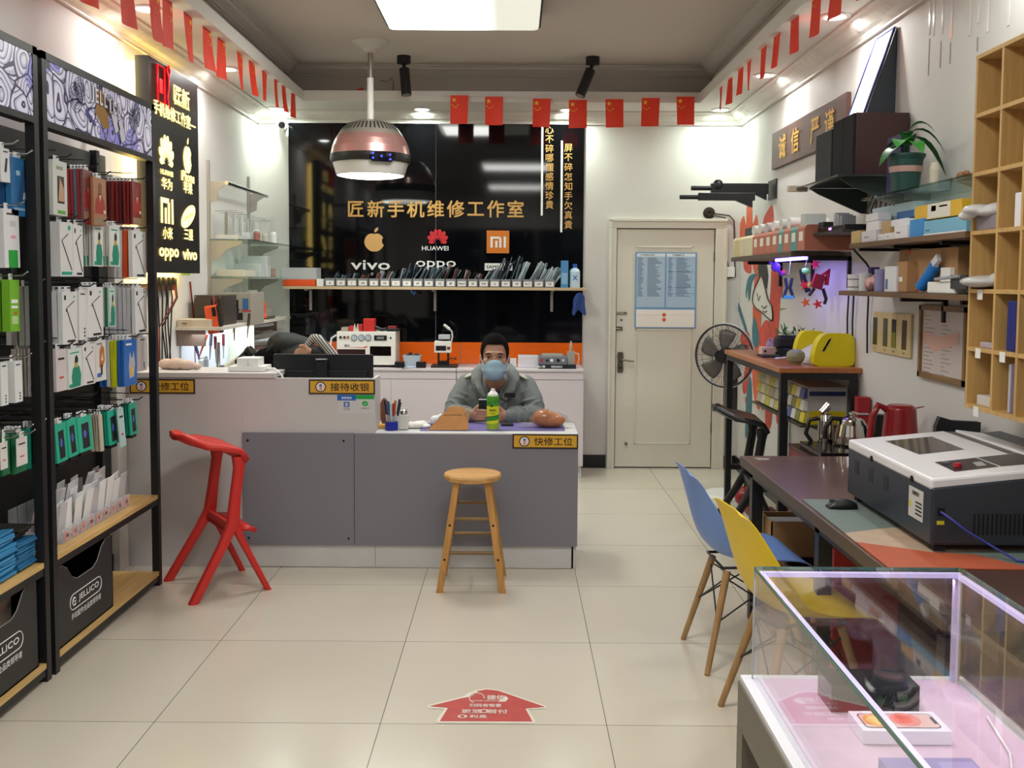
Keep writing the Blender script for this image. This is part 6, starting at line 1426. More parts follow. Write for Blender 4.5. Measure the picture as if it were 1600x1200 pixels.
ln = ['pale cream file box, farthest on the file shelf', 'yellowish file box, second from the far end of the file shelf', 'cream file box, third from the far end of the file shelf', 'wide cream file box next to the terracotta ones', 'terracotta file box, first after the cream ones', 'terracotta file box, second after the cream ones', 'terracotta file box, third after the cream ones', 'terracotta file box just before the farther teal box', 'teal file box, farther of the two', 'terracotta file box between the two teal boxes', 'teal file box, nearer of the two', 'terracotta file box nearest the camera, its long side showing']
for i in range(12):
    ya, yb = 1554*1.54/(pxs[i+1]-805), 1554*1.54/(pxs[i]-805); yb = min(yb, 7.05)
    z0 = zA+.001; hh = .135; m = cols[i]
    t = thing('file_box', ln[i], 'file box', (1.68, (ya+yb)/2, z0), 'file boxes on the dark shelf')
    ya += .002; yb -= .002
    MB().prism([(1.535, ya, z0), (1.80, ya, z0), (1.80, ya, z0+hh), (1.56, ya, z0+hh), (1.545, ya, z0+hh-.004), (1.535, ya, z0+hh-.02)], (0, yb-ya, 0), m).build('body', t, bevel=.001)
    if i > 3:
        b = MB().box((1.5342, ya+(yb-ya)*.25, z0+.05), (1.535, yb-(yb-ya)*.25, z0+.1), P('e8e2d4', .6)); b.build('label', t)
# items on top / behind
r_ = random.Random(3)
for i in range(6):
    y = 5.75+i*.17; c0 = (1.6+.03*(i % 2), y, zA+.137+.03)
    MB().cyl((1.57, y, zA+.168), (1.8, y+.03, zA+.168), .032, P(['d9d6d3', 'c9c7c6', 'e0dedb', 'bdbcbd', 'd4d2cf', 'cbc8c8'][i], .5), n=14).build('paper_roll', label='pale paper roll on the file boxes, '+words[i]+' from the near end', cat='roll')
MB().box((1.60, 6.8, zA+.137), (1.75, 6.98, zA+.20), P('3f454a', .5)).build('dark_box', label='dark grey box on top of the cream file boxes', cat='box', bevel=.003)
MB().box((1.60, 5.54, zA+.137), (1.72, 5.62, zA+.21), P('c8c2c0', .5)).build('pale_box', label='pale grey box on the nearest terracotta file box', cat='box', bevel=.003)
# hanging toys
def toy(px, py, Y, kind, label):
    p = onY(px, py, Y); t = thing('hanging_toy', label, 'toy', p)
    MB().tube([p+Vector((0, 0, .08)), Vector((p.x+.01, Y, zA-.03))], .0015, WHITEP, n=4).build('string', t)
    if kind == 'blue':
        b = MB(); 
        for s_ in (-1, 1): b.tube([p+Vector((s_*.02, 0, .06)), p+Vector((s_*.01, 0, 0)), p+Vector((s_*.03, 0, -.06))], .010, P('27304f', .5), n=7)
        b.build('frame', t); MB().box(p+Vector((-.03, -.01, -.065)), p+Vector((.03, .01, -.045)), P('58b6dd', .4)).build('foot', t)
    elif kind == 'green':
        MB().tube([p+Vector((-.02, 0, .06)), p+Vector((-.01, 0, .0)), p+Vector((.02, 0, -.07))], .018, P('1e2430', .5), n=8).build('body', t)
        MB().ball(p+Vector((0, -.01, .05)), (.028, .02, .02), P('7fd06a', .5)).ball(p+Vector((.02, -.01, -.03)), (.015, .012, .02), P('d8d24a', .5)).build('pattern', t)
    elif kind == 'red':
        b = MB()
        b.box(p+Vector((-.03, -.02, -.04)), p+Vector((.03, .02, .04)), P('8f1f28', .5), rot=RY(.3)); b.tube([p+Vector((.02, 0, .03)), p+Vector((.06, 0, .07)), p+Vector((.05, 0, -.02))], .013, P('c22433', .5), n=7)
        b.tube([p+Vector((.03, 0, -.04)), p+Vector((.05, 0, -.10)), p+Vector((.04, 0, -.13))], .010, P('2a1a20', .5), n=7).tube([p+Vector((-.02, 0, -.04)), p+Vector((-.05, 0, -.08))], .010, P('2a1a20', .5), n=7); b.build('body', t)
        b = MB()
        for dx, dz, c_ in ((-.02, .10, 'e8305a'), (-.07, -.12, 'e8703a'), (.0, -.13, 'd83a34'), (-.08, -.02, 'd92a3a')):
            b.prism([q for q in star(p+Vector((dx, -.012, dz)), .032, X_, Z_, .3)], (0, .008, 0), P(c_, .5))
        b.build('star', t)
    else:
        b = MB().ball(p, (.03, .02, .03), P('6a3ad0', .4), n=10).tube([p, p+Vector((.04, 0, -.05)), p+Vector((.06, 0, -.04))], .010, P('5a3ac8', .4), n=7).tube([p, p+Vector((-.04, 0, .03))], .009, P('7a4ae0', .4), n=7); b.build('body', t)
        MB().prism(star(p+Vector((.045, -.015, -.03)), .02, X_, Z_), (0, .006, 0), P('d8305a', .4)).build('star', t)
toy(1212, 417, 6.15, 'violet', 'small violet figurine hanging farthest under the file box shelf')
toy(1232, 450, 6.0, 'blue', 'dark blue and light blue figurine hanging under the file box shelf')
toy(1258, 437, 5.85, 'green', 'black and green figurine hanging under the file box shelf')
toy(1278, 440, 5.75, 'red', 'red figurine with stars hanging under the file box shelf')
# ------------------------------------------------------------------ speakers on a glass shelf
zG = 2.07
t = thing('speaker_shelf', 'dark glass shelf on the wall under the black speakers', 'shelf', (1.7, 5.0, zG))
MB().box((1.50, 4.68, zG-.008), (RW-.001, 5.42, zG), mat('dark_glass', '39413f', .1)).build('glass_board', t)
for y in (4.8, 5.3): MB().prism([(RW-.001, y, zG-.009), (1.55, y, zG-.009), (1.6, y, zG-.04), (RW-.03, y, zG-.14), (RW-.001, y, zG-.14)], (0, .01, 0), P('3e4a46', .4)).build('bracket', t)
MAR = wood('speaker_maroon', '3c1c20', axis='Z', contrast=.12, rough=.35)
for (ya, yb, h, cm, lab) in ((4.74, 5.045, .295, '161619', 'black fronted speaker with a maroon cabinet side, nearer of the two'), (5.065, 5.33, .27, '3a3d40', 'grey fronted speaker beside the wood plaque, farther of the two')):
    t = thing('speaker', lab, 'speaker', (1.72, (ya+yb)/2, zG), 'speakers on the glass shelf')
    MB().box((1.60, ya, zG+.001), (RW-.01, yb, zG+h), MAR).build('cabinet', t, bevel=.002)
    MB().box((1.588, ya+.002, zG+.003), (1.60, yb-.002, zG+h-.002), mat('grille_'+cm, cm, .8, bump=.3, bscale=300)).build('grille', t, bevel=.003)
    if ya < 5: MB().box((1.586, (ya+yb)/2-.001, zG+.003), (1.588, (ya+yb)/2+.001, zG+h), P('33333a', .5)).build('trim_strip', t)
b = MB(); r_ = random.Random(2)
for i in range(6): x = 1.72+i*.02; b.tube([(x, 4.9, zG-.01), (x+.01*r_.uniform(-1, 1), 4.85, zG-.08), (x-.03, 4.82, zG-.16), (x+.0, 4.8, zG-.24)], .004, P('26201f', .5), n=5)
b.build('speaker_cables', label='bundle of dark cables hanging below the speaker shelf', cat='cables')
MB().box((1.46, 5.36, zG-.02), (1.56, 5.40, zG+.01), P('c9b9a4', .4)).build('small_adapter', label='small beige adapter at the far corner of the speaker shelf', cat='adapter')
# leaning framed board
tp0, tp1 = onX(1399, 42, RW-.01), onX(1370, 63, RW-.01)
ya, yb = tp0.y, tp1.y; ztb = (tp0.z+tp1.z)/2
bt = Vector((1.70, 0, 2.372)); tpx = RW-.012
t = thing('framed_board', 'white board with a thin blue frame leaning behind the speakers', 'board', (1.75, (ya+yb)/2, 2.37))
e = Vector((tpx-bt.x, 0, ztb-bt.z)); nrm = Vector((-e.z, 0, e.x)).normalized()
lo0, lo1 = Vector((bt.x, ya, bt.z)), Vector((bt.x, yb, bt.z))
MB().prism([lo0, lo1, lo1+e, lo0+e], -nrm*.012, P('dfe0d6', .25)).build('board', t)
b = MB()
fr_ = [lo0, lo1, lo1+e, lo0+e]
b.tube(fr_, .007, P('3c3a86', .4), n=4, closed=True); b.build('frame', t)
MB().prism([lo0+Vector((.012, 0, 0)), lo0+e+Vector((.0, -.02, 0)), Vector((RW-.002, ya, ztb-.01)), Vector((RW-.002, ya, bt.z))], (0, -.008, 0), P('3c434c', .5)).build('back_support', t)
# ------------------------------------------------------------------ glass shelf C with plant
zC = 1.950
t = thing('glass_shelf', 'clear glass shelf holding the potted plant', 'shelf', (1.72, 4.05, zC-.01))
MB().box((1.59, 3.52, zC-.009), (RW-.001, 4.62, zC), GLASSG).build('glass_board', t)
for y in (3.7, 4.5): MB().prism([(RW-.001, y, zC-.01), (1.62, y, zC-.01), (1.68, y, zC-.03), (RW-.02, y, zC-.1), (RW-.001, y, zC-.1)], (0, .008, 0), P('8f8f8a', .4)).build('bracket', t)
px_ = Vector((1.66, 4.28, zC+.001))
t = thing('potted_plant', 'leafy green plant in a dark green pot with a pink band, on the glass shelf', 'plant', px_)
PG = P('1f4440', .4); PK = P('b48f88', .5)
MB().lathe([(0, 0), (.052, 0), (.056, .005), (.0645, .10), (.066, .102), (.070, .135), (.079, .152), (.079, .16), (.070, .16), (.062, .14), (0, .14)], px_, PG, n=36, cap=False).build('pot', t)
MB().lathe([(.0655, .083), (.069, .108)], px_, PK, n=36, cap=False).build('pot_band', t)
MB().lathe([(0, .142), (.066, .142)], px_, P('2c2018', .9), n=24, cap=False).build('soil', t)
LG1, LG2 = mat('leaf_green', '3c8a34', .4, noise=.15, nscale=30), mat('leaf_dark', '2c6630', .4, noise=.15, nscale=30)
def leaf(b, o, d, L, W, m, droop=.5, up=Z_):
    d = Vector(d).normalized(); s_ = d.cross(up).normalized(); rows = []
    for i in range(7):
        u = i/6; w_ = W*math.sin(math.pi*min(1, u*.96+.04))**.8; c_ = o+d*(L*u)-Z_*(droop*L*u*u)
        rows.append([c_-s_*w_+Z_*w_*.25, c_, c_+s_*w_+Z_*w_*.25])
    b.grid(rows, m)
st0 = px_+Z_*.14
lv = [((-.9, -.3, .2), .10, .028, 0.9), ((-.5, -.6, .6), .10, .03, .8), ((.9, -.3, .5), .13, .02, 1.1), ((.7, -.5, .9), .12, .02, .9), ((1, .1, .3), .14, .018, 1.2), ((.2, -.8, .4), .09, .028, .9), ((-.2, -.4, 1), .08, .022, .6), ((.4, .6, .8), .1, .022, .9), ((-.6, .5, .8), .09, .022, .8)]
for i, (d_, L, W, dr) in enumerate(lv):
    o = st0+Vector((d_[0]*.015, d_[1]*.015, .05+.012*(i % 4)+(.04 if i in (2, 3, 4) else 0)))
    b = MB().tube([st0+Vector((d_[0]*.005, 0, -.005)), (st0+o)/2+Z_*.01, o], .0025, LG2, n=5); b.build('stem', t)
    b = MB(); leaf(b, o, d_, L*1.25, W*1.3, LG1 if i % 2 else LG2, dr); b.build('leaf', t)
MB().lathe([(0, 0), (.02, 0), (.022, .09), (.016, .12), (0, .12)], (1.755, 4.22, zC+.001), P('c9c0ae', .5), n=16).build('candle', label='pale cylinder standing just behind the potted plant', cat='candle')
MB().box((1.66, 4.34, zC+.001), (1.70, 4.5, zC+.26), mat('navy_box', '2a2c5c', .3)).build('navy_box', label='tall navy blue box standing behind the potted plant', cat='box', bevel=.003)
b = MB(); p = Vector((1.74, 3.86, zC+.001)); WC = wood('carving', '7c4a1f', axis='X', scale=2, contrast=.4)
for i in range(6): b.ball(p+Vector((-.03+.024*i, .006*math.sin(i*2), .022)), (.018, .016, .022+.006*math.sin(i*1.7)), WC, n=10, k=7)
b.box(p+Vector((-.045, -.012, 0)), p+Vector((.105, .012, .012)), WC); b.ball(p+Vector((-.07, 0, .01)), (.018, .008, .008), WC, n=8, k=5); b.build('wood_carving', label='small brown wood carving on the glass shelf', cat='carving')
# ------------------------------------------------------------------ shelves D and E
WB = wood('walnut_board', '6b5038', axis='Y', contrast=.25)
zD = 1.750; zE = 1.526
t = thing('wall_shelf', 'brown shelf holding the yellow and blue cartons', 'shelf', (1.72, 4.1, zD-.03))
MB().box((1.585, 3.53, zD-.022), (RW-.001, 4.75, zD), WB).build('board', t, bevel=.002)
for y in (3.8, 4.28, 4.7): MB().box((1.62, y, zD-.036), (RW-.001, y+.02, zD-.023), BMET).box((RW-.02, y, zD-.12), (RW-.001, y+.02, zD-.023), BMET).build('bracket', t)
t = thing('wall_shelf', 'lower brown shelf holding the cardboard box and blue bottle', 'shelf', (1.72, 4.2, zE-.03))
MB().box((1.60, 3.53, zE-.022), (RW-.001, 4.93, zE), WB).build('board', t, bevel=.002)
for y in (3.7, 4.28): MB().box((RW-.02, y, zE-.13), (RW-.001, y+.02, zE-.023), BMET).box((1.66, y, zE-.04), (RW-.001, y+.02, zE-.023), BMET).build('bracket', t)
def rbox(px0, px1, pyt, zbase, xf, d_, col, label, extra=None, cat='box', name='carton', bev=.002, rough=.45):
    """box standing on a shelf, its room-facing side at x = xf between two picture columns"""
    y1 = onX(px0, 400, xf).y; y0 = onX(px1, 400, xf).y; zt_ = onX((px0+px1)/2, pyt, xf).z
    m = P(col, rough) if isinstance(col, str) else col
    t = thing(name, label, cat, (xf+d_/2, (y0+y1)/2, zbase+.001))
    MB().box((xf, y0, zbase+.001), (xf+d_, y1, zt_), m).build('body', t, bevel=bev)
    if extra:
        b = MB(); extra(b, xf, y0, y1, zbase+.001, zt_); b.build('print', t)
    return t, (y0, y1, zt_)
def band_(u0, u1, v0, v1, col):
    def f(b, x, y0, y1, z0, z1): b.box((x-.0008, y1-(y1-y0)*u1, z0+(z1-z0)*v0), (x, y1-(y1-y0)*u0, z0+(z1-z0)*v1), P(col, .45))
    return f
def multi(*fs):
    def f(*a):
        for g in fs: g(*a)
    return f
rbox(1420, 1441, 342.5, zD, 1.61, .2, '3d8fd4', 'blue end of the long carton on the brown shelf', None)
rbox(1442, 1508, 341.5, zD, 1.61, .2, '7db9d6', 'long pale blue carton under the yellow one', multi(band_(0, 1, 0, .12, 'e8e8ea'), band_(.05, .15, .3, .4, '4a7c98')))
zz_ = onX(1460, 341.5, 1.61).z
rbox(1427, 1500, 317, zz_, 1.62, .18, 'e2b437', 'yellow carton with a white label on top of the pale blue one', multi(band_(.3, .78, .05, .98, 'e4dfd2'), band_(.38, .48, .5, .85, '54606a'), band_(.55, .72, .7, .8, '8a8a88')))
rbox(1372, 1418, 343, zD, 1.70, .14, 'c6cdd4', 'grey backing carton behind the small white boxes', None)
zz2 = onX(1400, 343, 1.70).z
rbox(1361, 1426, 320.5, zz2, 1.70, .15, 'b9c8d6', 'large pale grey blue carton above the small white boxes', multi(band_(.25, .35, 0, .4, '8ab4dc'), band_(.62, 1, 0, .45, '3d6cae')))
sm = [(1345, 1368, 361, 'd2cdd6', 'small white box at the far end of the brown shelf'), (1371, 1380, 366, 'dedce0', 'tiny white box, second on the brown shelf front'), (1381, 1395, 364, 'e2e0e2', 'small white box in the middle of the brown shelf front'), (1396, 1415, 352, 'e6e4e8', 'taller small white box next to the blue carton')]
for a_, c_, pt_, col, lab in sm: rbox(a_, c_, pt_, zD, 1.60, .08, col, lab, band_(.2, .5, .4, .5, '8a6a70'))
zz3 = onX(1356, 361, 1.60).z
rbox(1352, 1372, 346, zz3, 1.61, .07, 'e0dee2', 'white box stacked on the far small white box', None)
zz3 = onX(1356, 346, 1.61).z; rbox(1351, 1370, 334, zz3, 1.62, .06, 'dad8dc', 'topmost white box of the far small stack', None)
zz3 = onX(1388, 364, 1.60).z; rbox(1376, 1389, 346, zz3, 1.62, .05, 'b99a6c', 'small brown box above the tiny white boxes', None); rbox(1390, 1413, 343, onX(1404, 352, 1.6).z, 1.615, .04, 'e4e2ea', 'flat white box above the taller small white box', None)
rbox(1329, 1343, 361, zD, 1.60, .12, 'c2a873', 'small tan box at the far end of the brown shelf', None)
# cubes on shelf E
rbox(1419, 1497, 388, zE, 1.68, .17, CARD, 'large brown cardboard box with red marks on the lower shelf', multi(band_(0, .22, .32, .38, 'b8402f'), band_(.0, .25, .02, .07, 'b8402f'), band_(.35, .6, .32, .38, 'b8402f'), band_(0, .05, .9, 1, 'b8402f')), name='cardboard_box')
rbox(1401, 1418, 409, zE, 1.64, .16, CARD, 'narrow cardboard box beside the large one', band_(.3, .6, .35, .5, 'e8e4dc'), name='cardboard_box')
rbox(1405, 1419, 390, zE+.12, 1.72, .12, CARD, 'small cardboard box behind the narrow one', None, name='cardboard_box')
rbox(1383, 1401, 416, zE, 1.63, .1, 'dcdce2', 'white carton with a blue stripe on the lower shelf', band_(.1, .3, .1, .5, '5a6aa8'), name='carton')
def tub(px, r, h, x, col, label, name='tub', cat='tub', bands=None):
    y = 1554*x/(px-805); c_ = Vector((x, y, zE+.001)); t = thing(name, label, cat, c_)
    MB().lathe([(0, 0), (r, 0), (r, h*.85), (r*1.05, h*.86), (r*1.05, h), (0, h)], c_, P(col, .35), n=22).build('body', t)
    if bands: MB().lathe([(r+.0006, h*.2), (r+.0006, h*.25)], c_, P(bands, .4), n=22, cap=False).lathe([(r+.0006, h*.68), (r+.0006, h*.73)], c_, P(bands, .4), n=22, cap=False).build('band', t)
tub(1334, .033, .078, 1.64, 'dcd8dc', 'white tub with two dark bands at the far end of the lower shelf', bands='4a4658')
tub(1350, .028, .083, 1.66, 'c9cacc', 'clear jar between the white tub and the red wrapped bag', 'jar', 'jar')
tub(1374, .026, .10, 1.66, '8f8ab8', 'lavender bottle beside the white carton', 'bottle', 'bottle')
blob('wrapped_bag', [((1.66, 4.66, zE+.035), (.028, .03, .035)), ((1.67, 4.63, zE+.05), (.022, .025, .03))], mat('red_white_wrap', 'c99a9c', .4, noise=.5, nscale=40), .005, 'red and white wrapped bag on the lower shelf', 'bag', zmin=zE+.001)
tub(1363, .026, .115, 1.76, '4a3a7c', 'dark violet bottle behind the lavender one', 'bottle', 'bottle')
# blue bottle leaning
a, c_ = onX(1439, 449, 1.64), onX(1462, 415, 1.66)
t = thing('bottle', 'bright blue bottle leaning against the cardboard box', 'bottle', a)
a.z = max(a.z, zE+.02)
BB2 = P('1f74c4', .3); MB().cyl(a, c_, .024, BB2, n=20).build('body', t, bevel=.004); MB().cyl(c_, c_+(c_-a)*.12, .012, WHITEP, n=14).box(c_+Vector((-.015, -.05, .0)), c_+Vector((.0, .02, .03)), P('cfd2d4', .3), rot=RX(-.5)).build('nozzle', t)
# white label printer
t = thing('label_printer', 'small white label printer near the cubby shelf', 'printer', (1.68, 3.72, zE))
MB().box((1.61, 3.66, zE+.001), (1.70, 3.90, zE+.045), WHITEP).build('body', t, bevel=.005)
MB().box((1.605, 3.55, zE+.02), (1.66, 3.68, zE+.07), P('3a3d42', .4)).cyl((1.60, 3.8, zE+.055), (1.60, 3.6, zE+.065), .006, P('9aa0a8', .3)).build('front_detail', t)
rbox(1470, 1485, 418, zE+.045, 1.66, .02, 'e6e4e0', 'white card propped behind the label printer', None, name='card', cat='card')
# router on its own bracket with violet light
t = thing('router', 'thin black router with a violet light between the shelves', 'router', (1.62, 5.15, zD+.02))
a, c_ = onX(1293, 356, 1.60), onX(1346, 348, 1.60)
MB().box((1.60, 4.86, zD+.075), (1.78, 5.3, zD+.10), BLACK).build('body', t, bevel=.003)
MB().box((1.5985, 5.07, zD+.082), (1.60, 5.11, zD+.093), mat('violet_led', 'e08aff', .4, emit=5, ecol='d070ff')).build('status_light', t)
MB().box((1.60, 5.2, zD+.101), (1.72, 5.29, zD+.13), P('2a2a2c', .5)).build('black_case', label='black case on the far end of the router', cat='case')
for i in range(3): MB().box((1.63, 5.0+i*.05, zD+.101), (1.70, 5.035+i*.05, zD+.15+.01*i), P(['9a9aa2', 'a8a8b0', 'b8b8be'][i], .4)).build('grey_adapter', label='grey adapter on the router, '+words[i]+' from the near end', cat='adapter')
MB().box((1.58, 4.84, zD+.06), (RW-.001, 5.32, zD+.074), P('3a3634', .5)).build('router_shelf', label='small dark shelf under the router', cat='shelf')
# hanging black cables
for i, (px, y0_, y1_) in enumerate(((1326, 462, 530), (1334, 462, 545), (1357, 462, 552))):
    q0, q1, q2 = onX(px, y0_, RW-.02), onX(px-2, (y0_+y1_)/2, RW-.015), onX(px-2, y1_, RW-.015)
    MB().tube([q0, q1, q2], .005, BLACK, n=6).build('black_cable', label='black cable hanging from the lower brown shelf, '+words[i]+' from the mural', cat='cable')
MB().tube([onX(1330, 385, 1.8), onX(1345, 402, 1.8), onX(1354, 412, 1.8), onX(1362, 425, 1.8)], .006, BLACK, n=6).build('black_cable', label='looping black cable between the two brown shelves', cat='cable')
# sample board
t = thing('sample_board', 'pale wooden wall board with four dark narrow windows', 'board', wR(1397, 560))
ya, yb = wR(1427, 520).y, wR(1367, 520).y; zt_ = (wR(1368, 486).z+wR(1428, 492).z)/2; zb_ = (wR(1426, 561).z+wR(1366, 547).z)/2
MB().box((RW-.012, ya, zb_), (RW-.001, yb, zt_), wood('pale_ply', 'cdb88a', axis='Z', contrast=.1)).build('board', t)
for i, (px, col) in enumerate(((1371, '2c2620'), (1387, '4e4c3e'), (1400.5, '1d1810'), (1417, '463a30'))):
    y = wR(px, 520).y; w_ = .028
    b = MB().box((RW-.0135, y-w_, zb_+.035), (RW-.012, y+w_, zt_-.03), P(col, .2))
    if i == 2: b.box((RW-.0142, y-w_, zb_+.035), (RW-.0134, y+w_, zb_+.11), P('7c7a1e', .4))
    b.build('window_strip', t)
    MB().text(['1', '2', '3', '4'][i]*4, .014, (RW-.0126, y, zb_+.017), ZI, Z_, P('5a4428', .6), off=.02).build('print', t)
# framed wall chart
t = thing('framed_chart', 'brown framed chart of pale printed sheets behind the cubby shelf', 'poster', wR(1472, 600))
ya, yb = wR(1515, 540).y, wR(1441, 540).y; zt_, zb_ = wR(1441, 476).z, wR(1441, 588).z
FB = wood('frame_wood', '8a6a44', axis='Y')
MB().box((RW-.02, ya, zb_), (RW-.001, yb, zb_+.025), FB).box((RW-.02, ya, zt_-.022), (RW-.001, yb, zt_), FB).box((RW-.02, yb-.02, zb_), (RW-.001, yb, zt_), FB).box((RW-.02, ya, zb_), (RW-.001, ya+.02, zt_), FB).build('frame', t)
MB().box((RW-.008, ya+.02, zb_+.025), (RW-.002, yb-.02, zt_-.022), mat('chart_paper', 'cfc4c0', .4, noise=.06, nscale=6)).build('sheet', t)
b = MB(); r_ = random.Random(4)
for i in range(16):
    z = zt_-.05-i*.018; 
    for y1_ in (yb-.04, yb-.22): b.box((RW-.0086, y1_-.03-.08*r_.random(), z), (RW-.008, y1_, z+.005), P('a29a98', .5))
yy = yb-.03
b.poly([(RW-.009, yy, zb_+.16), (RW-.009, yy-.12, zb_+.12), (RW-.009, yy-.36, zb_+.17), (RW-.009, yy-.36, zb_+.22), (RW-.009, yy-.15, zb_+.19), (RW-.009, yy, zb_+.21)], P('dcb0a2', .5)); b.build('print', t)
# paint runs above the cubby shelf (glossy strips on the wall)
PS = mat('tape_gloss', 'e9e4e0', .15, coat=.5)
for i, (px, y0_, y1_) in enumerate(((1453, 2, 55), (1459.5, 2, 56), (1473, 2, 53), (1487, 4, 60), (1515.5, 0, 56), (1528, 8, 36), (1543, 3, 50), (1576, 2, 40))):
    y = wR(px, 30).y; MB().box((RW-.0022, y-.008, zat(y1_, y, px)), (RW-.0005, y+.008, zat(y0_, y, px)), PS).build('wall_strip', label='thin glossy pale strip on the wall above the cubby shelf, '+words[i]+' from the soffit corner', cat='strip', group=None)
for i, (px, y0_, y1_) in enumerate(((1452, 60, 118), (1470, 64, 106), (1485, 66, 100), (1527, 58, 80))):
    y = wR(px, 80).y; MB().box((RW-.0018, y-.004, zat(y1_, y, px)), (RW-.0005, y+.004, zat(y0_, y, px)), P('9a8478', .5)).build('wall_strip', label='thin brownish strip on the wall under a pale one, '+words[i]+' from the soffit corner', cat='strip')
# ------------------------------------------------------------------ cubby shelf
XC = 1.60; DC = .25
y1c = 3.52; z1c = 2.355; z0c = 1.128
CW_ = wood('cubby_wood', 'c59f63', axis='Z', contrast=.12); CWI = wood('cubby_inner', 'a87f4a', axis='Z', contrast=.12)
t = thing('cubby_shelf', 'pale wooden cubby shelf of square compartments hanging on the wall', 'shelf', (XC+DC/2, 2.9, z0c))
ys_ = [3.52, 3.335, 3.175, 3.015, 2.855, 2.695, 2.535, 2.375]; th = .014
b = MB()
for y in ys_: b.box((XC, y-th, z0c), (XC+DC, y, z1c), CW_)
b.build('upright', t)
zs_ = [z0c+(z1c-th-z0c)*i/6 for i in range(7)]
b = MB()
for z in zs_: b.box((XC-.001, ys_[-1]-th, z), (XC+DC, y1c, z+th), CW_)
b.build('level_board', t)
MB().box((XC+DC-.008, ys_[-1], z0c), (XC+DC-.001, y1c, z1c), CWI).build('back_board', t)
for (r, c_) in ((0, 0), (1, 0), (1, 1), (1, 2), (2, 0)):
    y = (ys_[c_]+ys_[c_+1])/2; MB().box((XC-.003, y-.018, zs_[r]-.022), (XC-.0012, y+.018, zs_[r]+.012), WHITEP).build('price_tag', t)
def cub(r, c_, u0, u1, h, col, label, name='box', x=XC+.02, d_=.15, rough=.4, cat='box'):
    ya = ys_[c_]-th; w_ = ya-ys_[c_+1]; z = zs_[r]+th+.001
    MB().box((x, ya-w_*u1, z), (x+d_, ya-w_*u0, z+h), P(col, rough) if isinstance(col, str) else col).build(name, label=label, cat=cat, bevel=.002)
cub(0, 0, .2, .95, .035, 'cfc9c4', 'white tray base in the lowest first compartment of the cubby shelf', 'tray', cat='tray')
cub(0, 0, .15, .98, .06, '463a34', 'dark parcel in the lowest first compartment of the cubby shelf', 'parcel', x=XC+.18, d_=.05, cat='parcel')
cub(0, 1, .45, .55, .16, 'b9b4c0', 'thin clear folder standing in the lowest second compartment', 'folder', cat='folder'); cub(0, 1, .6, .95, .165, '6e6478', 'grey violet folder standing in the lowest second compartment', 'folder', cat='folder')
cub(0, 2, .55, .95, .08, 'e6e4ea', 'white box in the lowest third compartment of the cubby shelf', 'box')
cub(1, 0, .25, .98, .018, 'b7a9b8', 'flat pale card pile in the cubby shelf, second row from the bottom', 'card_pile', cat='cards'); 
cub(1, 0, .35, .98, .012, '7a2440', 'flat dark red booklet in the cubby shelf, second row from the bottom', 'booklet', x=XC+.18, d_=.05, cat='booklet')
NAVY = P('1d2a78', .35)
cub(1, 1, .3, .7, .165, NAVY, 'navy blue folder standing in the second compartment of the cubby shelf', 'folder', cat='folder')
cub(1, 2, .45, .9, .165, NAVY, 'navy blue folder standing in the third compartment at the picture edge', 'folder', cat='folder')
cub(3, 1, .45, .95, .11, 'e9e7ee', 'white phone box standing in the fourth row of the cubby shelf', 'box')
cub(2, 1, .75, .95, .05, 'e4e0dc', 'folded white paper in the third row of the cubby shelf', 'paper', cat='paper')
cub(5, 0, .75, .98, .03, 'd98a80', 'small pink object in the top first compartment', 'pink_object', cat='object')
PLA = film('bag_film', 'dfe0e2', .5, .1)
y = (ys_[0]+ys_[1])/2
blob('plastic_bag', [((XC+.06, y, zs_[3]+.075), (.09, .075, .018)), ((XC+.0, y+.03, zs_[3]+.085), (.06, .05, .02)), ((XC+.05, y-.03, zs_[3]+.09), (.06, .04, .018)), ((XC-.03, y+.06, zs_[3]+.065), (.03, .03, .016))], mat('bag_white', 'd0cfd0', .2, bump=.5, bscale=30), .006, 'crumpled clear bag on top of a parcel, sticking out of the cubby shelf', 'bag')
MB().box((XC+.01, y-.078, zs_[3]+th+.001), (XC+.2, y+.075, zs_[3]+th+.05), mat('parcel_grey', '8f8890', .3)).build('parcel', label='grey parcel under the crumpled bag in the cubby shelf', cat='parcel', bevel=.004)
blob('plastic_dish', [((XC+.03, y+.02, zs_[2]+.04), (.09, .09, .022)), ((XC+.06, y-.04, zs_[2]+.055), (.05, .04, .02))], mat('bag_white2', 'c9c9c8', .25, bump=.4, bscale=25), .006, 'crumpled pale plastic wrap in the first compartment, sticking out', 'wrap', zmin=zs_[2]+th+.001)
# ------------------------------------------------------------------ tall bar table on the right
zT = 1.109; tx0, ty0, ty1 = 1.415, 5.30, 6.70
OT = wood('orange_top', 'a9663a', axis='Y', contrast=.12, rough=.3)
t = thing('bar_table', 'tall table with an orange wood top and black steel legs', 'table', (1.62, 5.95, 0))
MB().box((tx0, ty0, zT-.028), (RW-.002, ty1, zT), OT).build('table_top', t, bevel=.003)
b = MB().box((tx0+.012, ty0+.012, zT-.065), (tx0+.042, ty1-.012, zT-.029), BMET).box((tx0+.04, ty0+.012, zT-.065), (RW-.02, ty0+.042, zT-.029), BMET).box((tx0+.04, ty1-.042, zT-.065), (RW-.02, ty1-.012, zT-.029), BMET); b.build('apron', t)
for x in (tx0+.012, RW-.055):
    for y in (ty0+.012, ty1-.05): MB().box((x, y, 0), (x+.038, y+.038, zT-.064), BMET).build('leg', t)
MB().box((tx0+.02, ty1-.04, .30), (RW-.03, ty1-.015, .335), BMET).build('rail', t)
def onT(px, py): return onZ(px, py, zT)
z0 = zT+.001
